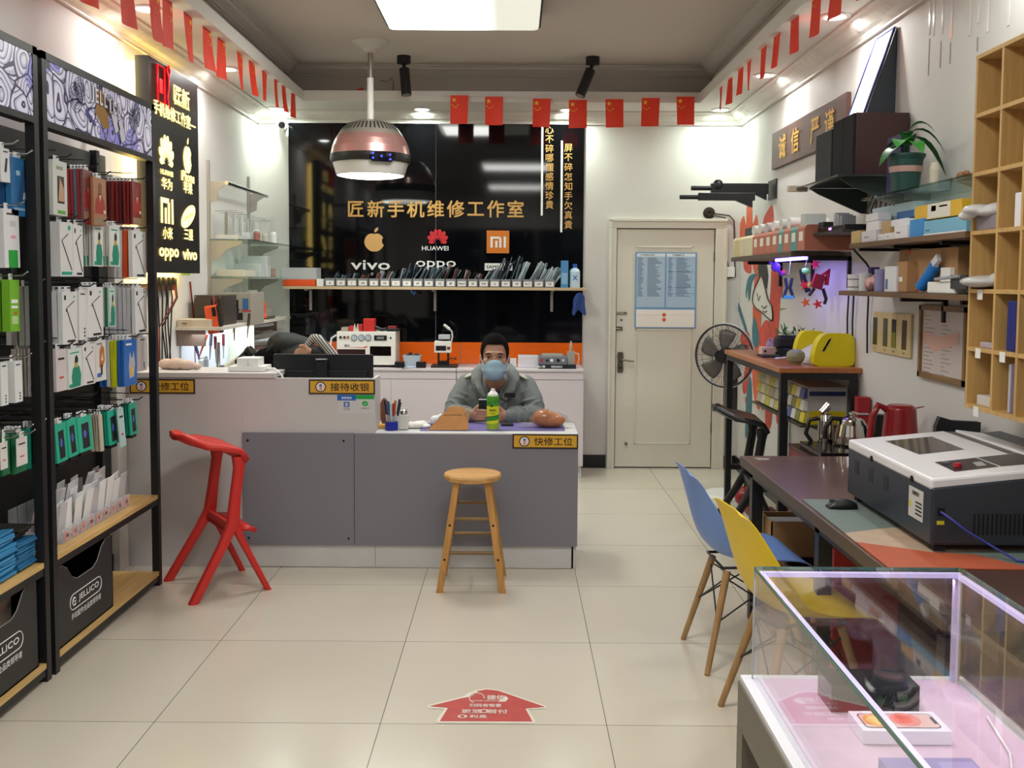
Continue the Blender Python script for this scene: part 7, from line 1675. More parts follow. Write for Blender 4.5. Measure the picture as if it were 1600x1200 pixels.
# pink tissue box
p = onT(1203, 556); t = thing('tissue_box', 'pale pink tissue box with a tissue sticking out on the tall table', 'tissue box', (p.x, p.y, z0))
MB().box((p.x-.06, p.y-.04, z0), (p.x+.06, p.y+.04, z0+.055), P('dcb8a4', .5)).build('box_body', t, bevel=.004)
MB().cyl((p.x-.04, p.y-.041, z0+.03), (p.x-.04, p.y-.0405, z0+.03), .008, BLACK, n=10).cyl((p.x+.03, p.y-.041, z0+.02), (p.x+.03, p.y-.0405, z0+.02), .008, BLACK, n=10).build('print', t)
b = MB(); rows = [[Vector((p.x-.03+.015*j+.01*math.sin(i), p.y+.012*math.sin(j*1.7+i), z0+.055+.02*i-.006*abs(j-2)*i)) for j in range(5)] for i in range(4)]
b.grid(rows, P('c9b7d4', .8), thick=.002); b.build('tissue', t)
# ceramic ball jar
p = onT(1243, 569); t = thing('ceramic_jar', 'grey green ball shaped ceramic jar near the table corner', 'jar', (p.x, p.y, z0))
CJ = mat('celadon', '8b8a72', .4, noise=.06)
MB().lathe([(0, 0), (.028, 0), (.03, .006), (.045, .02), (.051, .042), (.05, .05)], (p.x, p.y, z0), CJ, n=28, cap=False).build('bowl', t)
MB().lathe([(.051, .05), (.046, .066), (.03, .078), (.01, .083), (0, .083)], (p.x, p.y, z0), CJ, n=28).build('lid', t)
# yellow dispenser: two rounded cheeks joined by a white body
YLW = mat('bright_yellow', 'e0d014', .35)
t = thing('yellow_dispenser', 'bright yellow and grey desktop machine with two rounded end cheeks', 'machine', onT(1290, 565))
def cheek(px0, px1, pyt, pyb, Yf, d_, nm):
    a, c = onY(px0, pyt, Yf), onY(px1, pyb, Yf); w_, h = c.x-a.x, a.z-z0
    pr = [(0, .18), (.1, .0), (.85, 0), (1, .12), (1, .6), (.97, .85), (.88, .98), (.7, 1), (.35, 1), (.18, .9), (.05, .6)]
    MB().prism([(a.x+w_*u, Yf, z0+h*v) for u, v in smooth(pr, 3)], (0, d_, 0), YLW).build(nm, t, bevel=.008)
cheek(1273, 1335, 521, 568, 5.42, .08, 'near_cheek')
cheek(1244, 1290, 517, 552, 5.78, .07, 'far_cheek')
a = onY(1262, 530, 5.5); MB().hexa([(1.64, 5.46, z0), (1.79, 5.46, z0), (1.76, 5.80, z0), (1.62, 5.80, z0), (1.66, 5.46, z0+.04), (1.79, 5.46, z0+.09), (1.76, 5.80, z0+.12), (1.64, 5.80, z0+.05)], P('c9c7bd', .4)).build('body', t, bevel=.006)
b = MB(); f = lambda px, py: onY(px, py, 5.418)
b.poly([f(1283, 550), f(1289, 551), f(1301, 529), f(1295, 528)], P('cfc04a', .3)); b.poly([f(1284.5, 548.5), f(1288, 549), f(1299, 530), f(1296, 529.5)], P('6f6a30', .3)); b.build('scale_window', t)
# bonsai in a black pot and figurines
p = onT(1247, 548); t = thing('potted_plant', 'feathery green bonsai in a black bowl at the back of the tall table', 'plant', (p.x+.05, p.y+.1, z0))
c_ = Vector((1.70, 6.1, z0))
MB().lathe([(0, 0), (.06, 0), (.085, .02), (.095, .05), (.085, .055), (0, .05)], c_, mat('black_stone', '232427', .5), n=24, cap=False).build('bowl', t)
MB().box(c_+Vector((-.10, -.05, .05)), c_+Vector((.06, .05, .13)), mat('black_stone', '232427', .5)).build('rock', t, bevel=.02)
b = MB(); r_ = random.Random(9)
for i in range(70):
    o = c_+Vector((r_.uniform(-.09, .13), r_.uniform(-.05, .05), .12+.03*r_.random())); d_ = Vector((r_.uniform(-.6, 1), r_.uniform(-.5, .5), r_.uniform(-.1, .8)))
    leaf(b, o, d_, r_.uniform(.05, .10), .006, [LG1, LG2, P('6b8a50', .6)][i % 3], .3)
b.build('foliage', t)
for i, (px, py, h, r, col, lab) in enumerate(((1216, 551, .05, .018, '3a2c58', 'small dark violet figurine'), (1224, 549, .06, .02, '5a5a62', 'small grey figurine'))):
    p = onT(px, py+3); MB().lathe([(r*.8, 0), (r, h*.3), (r*.5, h*.6), (r*.6, h*.8), (0, h)], (p.x, p.y, z0), P(col, .4), n=14).build('figurine', label=lab+' beside the pink tissue box', cat='figurine')
for i, (x, y, h, col, lab) in enumerate(((1.78, 5.86, .165, 'b9a8b0', 'small pale mouse-like figurine behind the yellow machine'), (1.80, 5.70, .16, 'd98a62', 'small orange figurine behind the yellow machine'))):
    b = MB().lathe([(.022, 0), (.026, h*.3), (.014, h*.55)], (x, y, z0), P(col, .5), n=14).ball((x, y, z0+h*.75), (.02, .018, h*.22), P(col, .5), n=12); b.build('figurine', label=lab, cat='figurine')
MB().box((1.50, 6.0, z0), (1.62, 6.15, z0+.012), P('2e3034', .5)).build('black_plate', label='flat black plate under the bonsai side of the table', cat='plate')
MB().prism([Vector(v) for v in ((onT(1210, 562).x, onT(1210, 562).y, z0), (onT(1228, 560).x, onT(1228, 560).y, z0), (onT(1232, 555).x, onT(1232, 555).y, z0), (onT(1214, 556).x, onT(1214, 556).y, z0))], (0, 0, .003), P('cfc9c2', .6)).build('paper', label='small white paper lying by the ceramic jar', cat='paper')
# ---- drawer cabinets on a wall shelf under the tall table
zK = .775
t = thing('wall_shelf', 'thin dark shelf under the tall table carrying two drawer cabinets', 'shelf', (1.7, 6.0, zK-.012))
MB().box((1.58, 5.46, zK-.01), (RW-.002, 6.60, zK), P('3a3c36', .3)).build('board', t)
for y in (5.7, 6.3): MB().prism([(RW-.002, y, zK-.011), (1.64, y, zK-.011), (RW-.03, y, zK-.1), (RW-.002, y, zK-.1)], (0, .01, 0), P('8a8c88', .4)).build('bracket', t)
def cab(ya, yb, lab, near):
    t = thing('drawer_cabinet', lab, 'cabinet', (1.72, (ya+yb)/2, zK), 'small part drawer cabinets')
    z1 = zK+.21; x0 = 1.617; z00 = zK+.001
    MB().box((x0+.012, ya, z00), (RW-.012, yb, z1), P('b7b5b2', .4)).build('case', t)
    b = MB().box((x0+.02, ya-.0015, z00), (RW-.02, ya, z00+.075), P('c9b21c', .4)).box((x0+.02, ya-.0015, z00+.16), (RW-.02, ya, z00+.185), P('2b3566', .4)); b.build('side_band', t)
    for r in range(3):
        n = 5
        for c_ in range(n):
            y0 = ya+(yb-ya)*c_/n; y1 = ya+(yb-ya)*(c_+1)/n; zz0 = z00+.008+r*.068
            col = ['d8c63a', 'd9d8d4', 'e4e2da', '8c8a52', '4a5a9a'][(r*2+c_*3) % 5] if near else ['c9bf72', 'd6d2b8', 'dcd6c4', 'b9b09a', 'cfc04a'][(r+c_*2) % 5]
            MB().hexa([(x0-.012, y0+.004, zz0), (x0+.012, y0+.004, zz0), (x0+.012, y1-.004, zz0), (x0-.012, y1-.004, zz0), (x0+.0, y0+.004, zz0+.055), (x0+.012, y0+.004, zz0+.055), (x0+.012, y1-.004, zz0+.055), (x0+.0, y1-.004, zz0+.055)], P(col, .35)).build('drawer', t)
cab(5.5, 5.93, 'white, blue and yellow drawer cabinet under the tall table, nearer one', True)
cab(6.03, 6.58, 'pale yellow drawer cabinet under the tall table, farther one', False)
# ------------------------------------------------------------------ pedestal fan
fc = Vector((onY(1131, 556, 7.1).x, 7.1, onY(1131, 556, 7.1).z))
fb = Vector((fc.x+.07, 7.2, 0))
t = thing('pedestal_fan', 'standing electric fan with grey blades behind the tall table', 'fan', fb)
MB().lathe([(.19, 0), (.19, .012), (.17, .028), (.06, .04), (0, .04)], fb, WHITEP, n=40).build('base', t)
MB().cyl(fb+Z_*.03, fb+Z_*(fc.z-.1), .022, P('d9d6de', .35)).build('pole', t)
MB().box(fb+Vector((-.045, -.06, fc.z-.40)), fb+Vector((.045, .03, fc.z-.14)), P('4a4446', .4)).build('control_box', t, bevel=.012)
nf = Vector((-.62, -.78, 0)).normalized(); fu = nf.cross(Z_).normalized()
MB().cyl(fc-nf*.03, fc-nf*.17, .06, P('2f2f33', .4), r2=.045, n=24).cyl(fc-nf*.1, fb+Z_*(fc.z-.1), .03, P('2f2f33', .4)).build('motor', t)
R0 = .222; GW = P('3c3d42', .4); b = MB()
def cp(r, a, o): return fc+fu*(math.cos(a)*r)+Z_*(math.sin(a)*r)+nf*o
for k_ in range(60):
    a = math.tau*k_/60; b.tube([cp(.03, a, .055), cp(.12, a+.05, .05), cp(.19, a+.1, .03), cp(R0, a+.12, 0)], .0011, GW, n=4)
    if k_ % 2 == 0: b.tube([cp(.05, a, -.06), cp(.14, a, -.055), cp(R0, a, 0)], .0011, GW, n=4)
for r, o in ((.08, .053), (.15, .044)): b.tube([cp(r, math.tau*j/32, o) for j in range(32)], .0014, GW, n=4, closed=True)
b.build('cage', t)
MB().tube([cp(R0+.002, math.tau*j/48, 0) for j in range(48)], .007, P('35363a', .4), n=8, closed=True).build('rim', t)
MB().tube([cp(R0+.004, math.tau*j/48, -.018) for j in range(48)], .009, P('dcdae4', .4), n=8, closed=True).build('rear_rim', t, label='pale rear rim')
MB().cyl(cp(0, 0, .048), cp(0, 0, .062), .042, BLACK, n=24).build('badge', t)
FBm = film('fan_blade', '6d6862', .85, .3)
for k_ in range(5):
    a0 = math.tau*k_/5+.3; rows = []
    for i in range(5):
        r = .035+.155*i/4; wd = .30+.28*math.sin(math.pi*min(1, .25+.6*i/4)); rows.append([cp(r, a0+wd*(j/4-.5)*1.7+.2*i/4, .02*(j/4-.5)) for j in range(5)])
    MB().grid(rows, FBm, thick=.002).build('blade', t)
MB().cyl(cp(0, 0, -.03), cp(0, 0, .03), .036, BLACK, n=20).build('hub', t)
MB().ball((1.62, 6.85, .075), (.085, .085, .075), P('8e1c22', .3), n=20).cyl((1.62, 6.85, .14), (1.62, 6.85, .165), .02, BLACK).build('red_ball_pot', label='round dark red pot on the floor behind the tall table', cat='pot')
# ------------------------------------------------------------------ dark work table
zW = .75; wx = 1.065; wy0, wy1 = 2.42, 4.64
DT = mat('dark_table_top', '5a4038', .3, noise=.25, nscale=3, coat=.3); DE = mat('dark_table_edge', '56493f', .5)
t = thing('work_table', 'long dark brown work table along the shelf wall', 'table', (1.45, 3.5, 0))
MB().box((wx, wy0, zW-.045), (RW-.015, wy1, zW), DT).build('table_top', t, bevel=.003)
MB().box((wx-.0015, wy0, zW-.044), (wx, wy1, zW-.001), DE).build('edge_strip', t)
for x in (wx+.03, RW-.08):
    for y in (wy0+.05, 3.52, wy1-.12): MB().box((x, y, 0), (x+.05, y+.05, zW-.046), BMET).build('leg', t)
MB().box((wx+.03, wy0+.05, zW-.085), (wx+.07, wy1-.07, zW-.046), BMET).build('rail', t)
MB().prism([onZ(1177, 715, zW+.0004), onZ(1204, 716, zW+.0004), onZ(1200, 719, zW+.0004), onZ(1184, 719, zW+.0004)], (0, 0, .0004), P('8a8078', .5)).build('worn_mark', t)
# mat
def onW(px, py, dz=.001): v = onZ(px, py, zW+dz); return v
xl = lambda y: onW(1253, 781).x+(onW(1388, 888).x-onW(1253, 781).x)*(onW(1253, 781).y-y)/(onW(1253, 781).y-onW(1388, 888).y)
yfar, yB_, yO, yn = onW(1253, 781).y, onW(1324, 834).y, onW(1343, 848).y, onW(1388, 888).y
xr = 1.80
t = thing('desk_mat', 'large desk mat in grey green, beige and orange pieces under the laser machine', 'mat', (1.45, 3.3, zW))
GG, BE, OGM = mat('mat_grey_green', '6c7873', .6, noise=.05), mat('mat_beige', 'b39a84', .6, noise=.08), mat('mat_orange', 'b0573a', .6, noise=.05)
def slab(pts, m, nm): MB().prism([(x, y, zW+.001) for x, y in pts], (0, 0, .003), m).build(nm, t)
C2 = (onW(1390, 826).x, onW(1390, 826).y)
slab([(xl(yB_), yB_), C2, (xr, C2[1]+.15), (xr, yfar), (xl(yfar), yfar)], GG, 'grey_green_piece')
O2 = (onW(1455, 864).x, onW(1455, 864).y)
slab([(xl(yO), yO), O2, (xr, O2[1]+.05), (xr, C2[1]+.15), C2, (xl(yB_), yB_)], BE, 'beige_piece')
G1, G2 = onW(1530, 872), onW(1600, 886)
slab([(xl(yn), yn), (xr, yn-.02), (G2.x, G2.y), (G1.x, G1.y+.03), O2, (xl(yO), yO)], OGM, 'orange_piece')
slab([(G2.x, G2.y), (xr, yn-.02), (xr, O2[1]+.05), O2, (G1.x, G1.y+.03)], GG, 'corner_piece')
# mouse
p = onW(1315, 795); t = thing('mouse', 'black computer mouse on the grey green mat piece', 'mouse', (p.x, p.y, zW+.005))
rings = []
for i in range(9):
    u = i/8; xx = -.052+.104*u; h = .034*math.sin(math.pi*(.12+.76*u))**.6*(1 if u > .05 else .6); w_ = .029*math.sin(math.pi*(.15+.7*u))**.4
    rings.append([Vector((p.x+xx, p.y+math.cos(a)*w_, zW+.005+max(0, math.sin(a))*h)) for a in [math.tau*j/14 for j in range(14)]])
MB().loft(rings, BLACK).build('body', t); MB().box((p.x-.045, p.y-.003, zW+.028), (p.x-.025, p.y+.003, zW+.036), P('44464a', .4)).build('wheel', t)
# ---- laser machine
mx0, my0, my1 = 1.257, 2.958, 3.715
NAV = mat('machine_navy', '2e343d', .35, bump=.02, bscale=200); LID = mat('machine_lid_white', 'e2e0e4', .3)
t = thing('laser_engraver', 'large laser engraving machine with white lid and dark navy body on the table', 'machine', (1.54, 3.3, zW))
zb0 = .776; zl0, zl1 = .953, .978; sl = .1
def lidz(x): return zl1+sl*(x-mx0)
x2 = 1.615; x3 = 1.655; x4 = 1.83
MB().hexa([(mx0, my0, zb0), (x4, my0, zb0), (x4, my1, zb0), (mx0, my1, zb0), (mx0, my0, zl0), (x4, my0, lidz(x4)-.02), (x4, my1, lidz(x4)-.02), (mx0, my1, zl0)], NAV).build('body', t, bevel=.008)
MB().hexa([(mx0-.002, my0+.004, zl0-.01), (x2, my0+.004, lidz(x2)-.03), (x2, my1-.004, lidz(x2)-.03), (mx0-.002, my1-.004, zl0-.01), (mx0-.002, my0+.004, zl1), (x2, my0+.004, lidz(x2)), (x2, my1-.004, lidz(x2)), (mx0-.002, my1-.004, zl1)], LID).build('lid', t, bevel=.008)
MB().hexa([(x2, my0+.004, zl0), (x3, my0+.004, zl0), (x3, my1-.004, zl0), (x2, my1-.004, zl0), (x2, my0+.004, lidz(x2)-.004), (x3, my0+.004, lidz(x2)-.004), (x3, my1-.004, lidz(x2)-.004), (x2, my1-.004, lidz(x2)-.004)], P('5a5552', .4)).build('hinge_strip', t)
MB().hexa([(x3, my0+.004, zl0), (x4, my0+.004, zl0), (x4, my1-.004, zl0), (x3, my1-.004, zl0), (x3, my0+.004, lidz(x3)), (x4, my0+.004, lidz(x3)-.02), (x4, my1-.004, lidz(x3)-.02), (x3, my1-.004, lidz(x3))], LID).build('rear_cover', t, bevel=.004)
for x in (mx0+.02, x4-.05):
    for y in (my0+.02, my1-.06): MB().box((x, y, zW+.004), (x+.035, y+.035, zb0+.002), RUBBER).build('foot', t)
def onL(px, py, off=.0006):
    d = ray(px, py); n_ = Vector((-sl, 0, 1)); p0 = Vector((mx0, 0, zl1+off)); tt = (p0-co.location).dot(n_)/d.dot(n_); return co.location+d*tt
def lq(pts, m, nm, off=.0008): MB().poly([onL(x, y, off) for x, y in pts], m).build(nm, t)
lq([(1383, 689), (1436, 710), (1507, 702), (1456, 682)], mat('lid_window', '4b4744', .08), 'lid_window')
lq([(1460, 722), (1492, 737), (1561, 729), (1525, 715)], P('2e2c33', .25), 'control_panel')
lq([(1527, 714.5), (1564, 728.5), (1640, 722), (1590, 708)], P('3c3a3d', .25), 'key_panel')
b = MB(); c_ = onL(1496, 729.5, .002)
b.cyl(c_, c_+Z_*.012, .012, P('b3202a', .3), n=20); b.poly([onL(x, y, .0016) for x, y in ((1519, 722.5), (1527, 728.5), (1542, 727), (1533, 721))], P('9aa39a', .3)); c_ = onL(1478, 723.5, .001); b.cyl(c_, c_+Z_*.004, .012, P('6a6470', .4), n=16)
b.build('panel_controls', t)
for px, py in ((1362, 715), (1425, 751)):
    q_ = onX(px, py, mx0-.003); MB().cyl((mx0-.002, q_.y, zl0-.002), (mx0-.006, q_.y, zl0-.002), .010, DARK, n=14).build('lid_notch', t)
a, c_ = onX(1421, 757, mx0-.001), onX(1442, 805, mx0-.001)
b = MB().box((mx0-.002, c_.y, zb0+.055), (mx0-.0005, a.y, zb0+.15), P('c9c8c4', .4)); ym = (a.y+c_.y)/2
b.text('温馨提示', .014, (mx0-.0025, ym, zb0+.135), ZI, Z_, TXTB, off=.02).box((mx0-.0028, a.y-.02, zb0+.085), (mx0-.002, a.y-.006, zb0+.105), P('d8c82a', .4))
for i in range(4): b.box((mx0-.0026, c_.y+.008, zb0+.07+i*.012), (mx0-.002, ym+.0, zb0+.075+i*.012), TXTB)
b.build('warning_label', t)
for px in (1339, 1361, 1385): q_ = onX(px, 735, mx0); MB().box((mx0-.001, q_.y-.02, zb0+.09), (mx0+.0, q_.y+.02, zb0+.14), P('262b33', .5)).build('side_vent', t)
def fr(px, py): return onY(px, py, my0-.001)
a, c_ = fr(1465, 794), fr(1476, 806); MB().box((a.x, my0-.002, c_.z), (c_.x, my0, a.z), DARK).build('socket', t)
a, c_ = fr(1464, 814), fr(1475, 820); MB().box((a.x, my0-.002, c_.z), (c_.x, my0, a.z), P('d2c62c', .4)).build('yellow_sticker', t)
b = MB()
for i in range(14): x = fr(1521+i*7, 820).x; b.box((x, my0-.002, fr(1521, 836).z), (x+.005, my0, fr(1521, 803).z), DARK)
b.build('vent_slots', t)
tag(MB().tube([fr(1470, 800), fr(1475, 804)+Vector((0, -.03, 0)), fr(1500, 824)+Vector((0, -.04, 0)), fr(1540, 848)+Vector((0, -.05, 0)), Vector((1.47, 2.86, zW+.009)), Vector((1.62, 2.84, zW+.009))], .0035, P('3c44a0', .4), n=6).build('usb_cable'), 'thin blue cable drooping from the socket of the laser machine', 'cable')
MB().prism([(1.66, 3.9, zW+.001), (1.84, 3.9, zW+.001), (1.84, 3.9, zW+.27), (1.73, 3.9, zW+.275), (1.68, 3.9, zW+.29), (1.665, 3.9, zW+.25)], (0, .03, 0), P('25272b', .4)).build('black_case', label='black case edge standing behind the laser machine', cat='case', bevel=.006)
# red kettle
kc = Vector((1.725, 4.42, zW+.001)); KRD = mat('kettle_red', '8e1c22', .3, coat=.3)
t = thing('red_kettle', 'dark red electric kettle behind the laser machine', 'kettle', kc)
MB().lathe([(0, 0), (.082, 0), (.084, .01), (.078, .12), (.066, .255), (.064, .26)], kc, KRD, n=32, cap=False).build('body', t)
MB().lathe([(.064, .26), (.05, .272), (0, .275)], kc, KRD, n=32).build('lid', t)
MB().tube([kc+Vector((-.06, -.0, .25)), kc+Vector((-.10, -.0, .27)), kc+Vector((-.125, 0, .22)), kc+Vector((-.14, 0, .05))], .016, KRD, n=10).build('handle', t)
MB().prism([kc+Vector((.055, -.02, .255)), kc+Vector((.105, 0, .262)), kc+Vector((.055, .02, .255)), kc+Vector((.06, 0, .19))], (0, 0, .004), KRD).build('spout', t)
# tea stand with hot plate, kettle
t = thing('tea_stand', 'low red cabinet standing between the two tables', 'cabinet', (1.66, 4.98, 0))
MB().box((1.455, 4.70, 0), (RW-.02, 5.22, .70), mat('red_cabinet', '6e1a22', .35)).build('body', t, bevel=.006)
MB().box((1.45, 4.695, .701), (RW-.02, 5.225, .715), P('3a1a1c', .3)).build('top', t)
MB().box((1.475, 4.74, .716), (1.74, 5.1, .748), mat('hob_black', '1a1a1c', .15)).build('hot_plate', label='flat black hot plate under the steel kettle', cat='hot plate', bevel=.004)
kc = Vector((1.70, 4.98, .749)); SS = mat('kettle_steel', 'c9c6c0', .12, metal=1)
t = thing('steel_kettle', 'shiny steel teapot kettle with a black handle on the hot plate', 'kettle', kc)
MB().lathe([(0, 0), (.078, 0), (.085, .01), (.084, .05), (.072, .105), (.06, .125), (.058, .13)], kc, SS, n=40, cap=False).build('body', t)
MB().lathe([(.058, .13), (.04, .14), (.012, .146), (.012, .155), (.018, .165), (0, .172)], kc, SS, n=32).build('lid', t)
MB().tube([kc+Vector((.07, 0, .05)), kc+Vector((.115, 0, .07)), kc+Vector((.125, 0, .11)), kc+Vector((.145, 0, .13))], [.02, .013, .010, .009], SS, n=12).build('spout', t)
MB().tube([kc+Vector((-.05, 0, .13)), kc+Vector((-.10, 0, .135)), kc+Vector((-.13, 0, .09)), kc+Vector((-.135, 0, .03))], .012, BLACK, n=10).build('handle', t)
kc2 = Vector((1.60, 5.08, .749)); MB().lathe([(0, 0), (.04, 0), (.042, .04), (.038, .11), (.03, .14), (0, .14)], kc2, SS, n=24).build('steel_pot', label='second slim steel pot behind the teapot kettle', cat='pot')
MB().tube([kc2+Vector((-.04, 0, .12)), kc2+Vector((-.085, 0, .11)), kc2+Vector((-.10, 0, .04)), kc2+Vector((-.07, 0, .0))], .011, BLACK, n=10).cyl(kc2+Vector((-.02, 0, .15)), kc2+Vector((.015, 0, .19)), .022, CHROME).build('open_kettle_lid', label='open chrome lid with black handle above the slim pot', cat='lid')
b = MB().box((1.785, 5.14, .716), (1.85, 5.2, .972), P('9c1f26', .35)).box((1.78, 5.13, .88), (RW-.02, 5.21, .89), P('b9b6b8', .3)); b.build('red_coffee_maker', label='tall red coffee maker block against the wall', cat='coffee maker', bevel=.004)
MB().lathe([(0, 0), (.028, 0), (.03, .07), (.03, .075), (0, .07)], (1.815, 4.93, .716+.12), BLACK, n=20).box((1.79, 4.9, .716), (1.84, 4.96, .835), BLACK).build('black_mug', label='black mug on a stand between steel kettle and red kettle', cat='mug')
# ---- things under the table
t = thing('cardboard_box', 'open cardboard box of papers under the dark table', 'box', (1.27, 4.5, 0))
b = MB(); x0, x1, y0, y1, zt_ = 1.16, 1.36, 4.42, 4.62, .49
for a, c_ in (((x0, y0, 0), (x1, y0+.006, zt_)), ((x0, y1-.006, 0), (x1, y1, zt_)), ((x0, y0, 0), (x0+.006, y1, zt_)), ((x1-.006, y0, 0), (x1, y1, zt_)), ((x0, y0, 0), (x1, y1, .006))): b.box(a, c_, CARD)
b.build('walls', t); MB().box((x0+.02, y0+.02, .3), (x1-.02, y1-.02, .47), P('8a8a86', .6)).build('contents', t)
MB().box((1.37, 4.4, 0), (1.62, 4.64, .50), P('5a6062', .5)).build('grey_box', label='grey storage box under the dark table', cat='box', bevel=.004)
c_ = Vector((1.30, 4.25, 0)); MB().lathe([(0, .004), (.085, .004), (.11, .33), (.118, .335), (.118, .345), (.106, .345), (.08, .012), (0, .012)], c_, mat('bin_brown', '2e1c18', .5), n=32, cap=False).build('waste_bin', label='round dark waste bin under the dark table', cat='bin')
MB().box((1.26, 3.85, 0), (1.52, 4.1, .52), P('b02a24', .5)).build('red_box', label='red box standing under the dark table', cat='box', bevel=.004)
for i in range(5): MB().box((1.43, 5.9, .003+i*.035), (1.60, 6.1, .035+i*.035), P(['a8524e', 'd8d2cc', '9c3a3c', 'c9c4c0', '7c3a3a'][i], .6)).build('magazine', label='pinkish red magazine pile on the floor beneath the tall table', cat='magazine', group='magazines beneath the tall table')
# ------------------------------------------------------------------ moulded plastic chairs with wooden legs
WL = wood('chair_leg_wood', 'a98455', axis='Z', contrast=.15)
def shell_chair(label, mt, loc, rz):
    t = thing('shell_chair', label, 'chair')
    N = 16; M = 14
    prof = []   # (s, x, z, halfwidth, side curl forward/up, dirn)
    ctrl = [(-.268, .805, .135, .0), (-.262, .79, .175, .012), (-.245, .72, .205, .035), (-.225, .64, .22, .06), (-.205, .56, .23, .085), (-.175, .49, .235, .10), (-.12, .445, .238, .085), (-.04, .425, .238, .06), (.06, .425, .236, .045), (.14, .435, .228, .03), (.20, .435, .21, .015), (.23, .42, .185, .0)]
    rows = []
    for i, (x, z, hw, cu) in enumerate(ctrl):
        j0, j1 = max(0, i-1), min(len(ctrl)-1, i+1); d_ = Vector((ctrl[j1][0]-ctrl[j0][0], 0, ctrl[j1][1]-ctrl[j0][1])).normalized(); n_ = Vector((-d_.z, 0, d_.x))
        rows.append([Vector((x, hw*v, z))+n_*(cu*abs(v)**2.4)+(Z_*(-.02*abs(v)**4) if i == 0 else Vector((0, 0, 0))) for v in [k_/7-1 for k_ in range(15)]])
    b = MB(); b.grid(rows, mt, thick=.006); o = b.build('shell', t); o.modifiers.new('s', 'SUBSURF').levels = 1; o.modifiers['s'].render_levels = 1
    tops = [(-.10, -.11), (-.10, .11), (.11, -.11), (.11, .11)]; feet = [(-.20, -.20), (-.20, .20), (.21, -.21), (.21, .21)]
    for (a, c_), (e, f_) in zip(tops, feet):
        MB().cyl((e, f_, 0), (a, c_, .395), .0115, WL, r2=.0155, n=14).build('leg', t)
    b = MB(); L = lambda i, f_: Vector((feet[i][0]+(tops[i][0]-feet[i][0])*f_, feet[i][1]+(tops[i][1]-feet[i][1])*f_, .395*f_))
    for i, j in ((0, 1), (2, 3), (0, 2), (1, 3)):
        b.tube([L(i, .50), L(j, .93)], .0035, BMET, n=6); b.tube([L(j, .50), L(i, .93)], .0035, BMET, n=6)
    for i in range(4): b.ball(L(i, .50), .012, BMET, n=8, k=6)
    b.tube([(-.12, -.12, .41), (-.12, .12, .41), (.12, .12, .41), (.12, -.12, .41)], .006, BMET, n=6, closed=True)
    b.build('wire_brace', t)
    t.location = loc; t.rotation_euler = (0, 0, rz); return t
shell_chair('blue moulded plastic chair with wooden legs behind the yellow one', mat('chair_blue', '6f93d6', .38), (.96, 4.09, 0), math.radians(4))
shell_chair('yellow moulded plastic chair with wooden legs behind the glass case', mat('chair_yellow', 'ecc90e', .38), (.995, 3.42, 0), math.radians(8))
# ------------------------------------------------------------------ glass display case
zc0, zc1 = .711, .95; gx0, gx1, gy0, gy1 = .518, .962, .75, 2.104
TAU = mat('taupe_laminate', '6f675c', .5); GE = mat('glass_edge', '5f9a88', .1, trans=.6); PKF = mat('pink_cloth', 'd6bccb', .7, noise=.05)
t = thing('glass_display_case', 'glass topped display case with lit white edges in the front corner', 'display case', (.73, 1.4, 0))
b = MB().box((gx0-.026, gy0-.02, .60), (gx1+.02, gy1+.02, zc0-.012), TAU)
b.build('cabinet', t, bevel=.002)
for x in (gx0-.026, gx1-.03):
    for y in (gy0-.02, gy1-.03): MB().box((x, y, 0), (x+.05, y+.05, .60), TAU).build('leg', t)
MB().box((gx0-.022, gy0-.018, zc0-.012), (gx1+.018, gy1+.018, zc0), mat('white_edge', 'd9d9dc', .35)).build('rim', t)
MB().box((gx0+.012, gy0+.01, zc0), (gx1-.012, gy1-.01, zc0+.003), PKF).build('pink_lining', t)
g = .006
for (a, c_) in (((gx0, gy1-g, zc0), (gx1, gy1, zc1)), ((gx0, gy0, zc0), (gx1, gy0+g, zc1)), ((gx0, gy0, zc0), (gx0+g, gy1, zc1)), ((gx1-g, gy0, zc0), (gx1, gy1, zc1))):
    MB().box(a, c_, GLASS).build('side_glass', t)
MB().box((gx0, gy0, zc1+.0005), (gx1, gy1, zc1+.0065), GLASS).build('top_glass', t)
b = MB()
for (a, c_) in (((gx0-.0008, gy0, zc1), (gx0+.0002, gy1, zc1+.0065)), ((gx0, gy1-.001, zc1), (gx1, gy1+.0008, zc1+.0065)), ((gx1-.0002, gy0, zc1), (gx1+.0008, gy1, zc1+.0065)), ((gx0+.0, gy0, zc1-.0015), (gx0+.007, gy1, zc1))): b.box(a, c_, GE)
for x in (gx0, gx1): b.box((x-.0012, gy1-.006, zc0), (x+.0012, gy1+.001, zc1), mat('glass_edge_pale', 'a9b4b4', .15))
b.build('glass_edge', t)
LEDM = mat('led_profile', 'e6ddff', .4, emit=.8, ecol='cfc0ff')
b = MB().box((gx0+.008, gy1-.021, zc1-.010), (gx1-.008, gy1-.008, zc1-.001), LEDM).box((gx0+.008, gy0+.02, zc1-.010), (gx0+.017, gy1-.02, zc1-.001), LEDM)
b.box((gx1-.02, gy0+.02, zc1-.010), (gx1-.008, gy1-.03, zc1-.001), LEDM)
b.build('light_profile', t, label='glowing pale violet light profile')
MB().box((gx1-.024, gy1-.026, zc0+.003), (gx1-.012, gy1-.014, zc1-.011), mat('case_post', 'c9c2d4', .3)).build('corner_post', t)
zf = zc0+.004
def onF(px, py): return onZ(px, py, zf)
bA = onF(1299, 1113); bB = onF(1436, 1113); by_ = (bA.y+bB.y)/2; x0, x1 = bA.x, bB.x
t = thing('black_box', 'glossy black box standing in the display case behind the phone box', 'box', ((x0+x1)/2, by_+.04, zf))
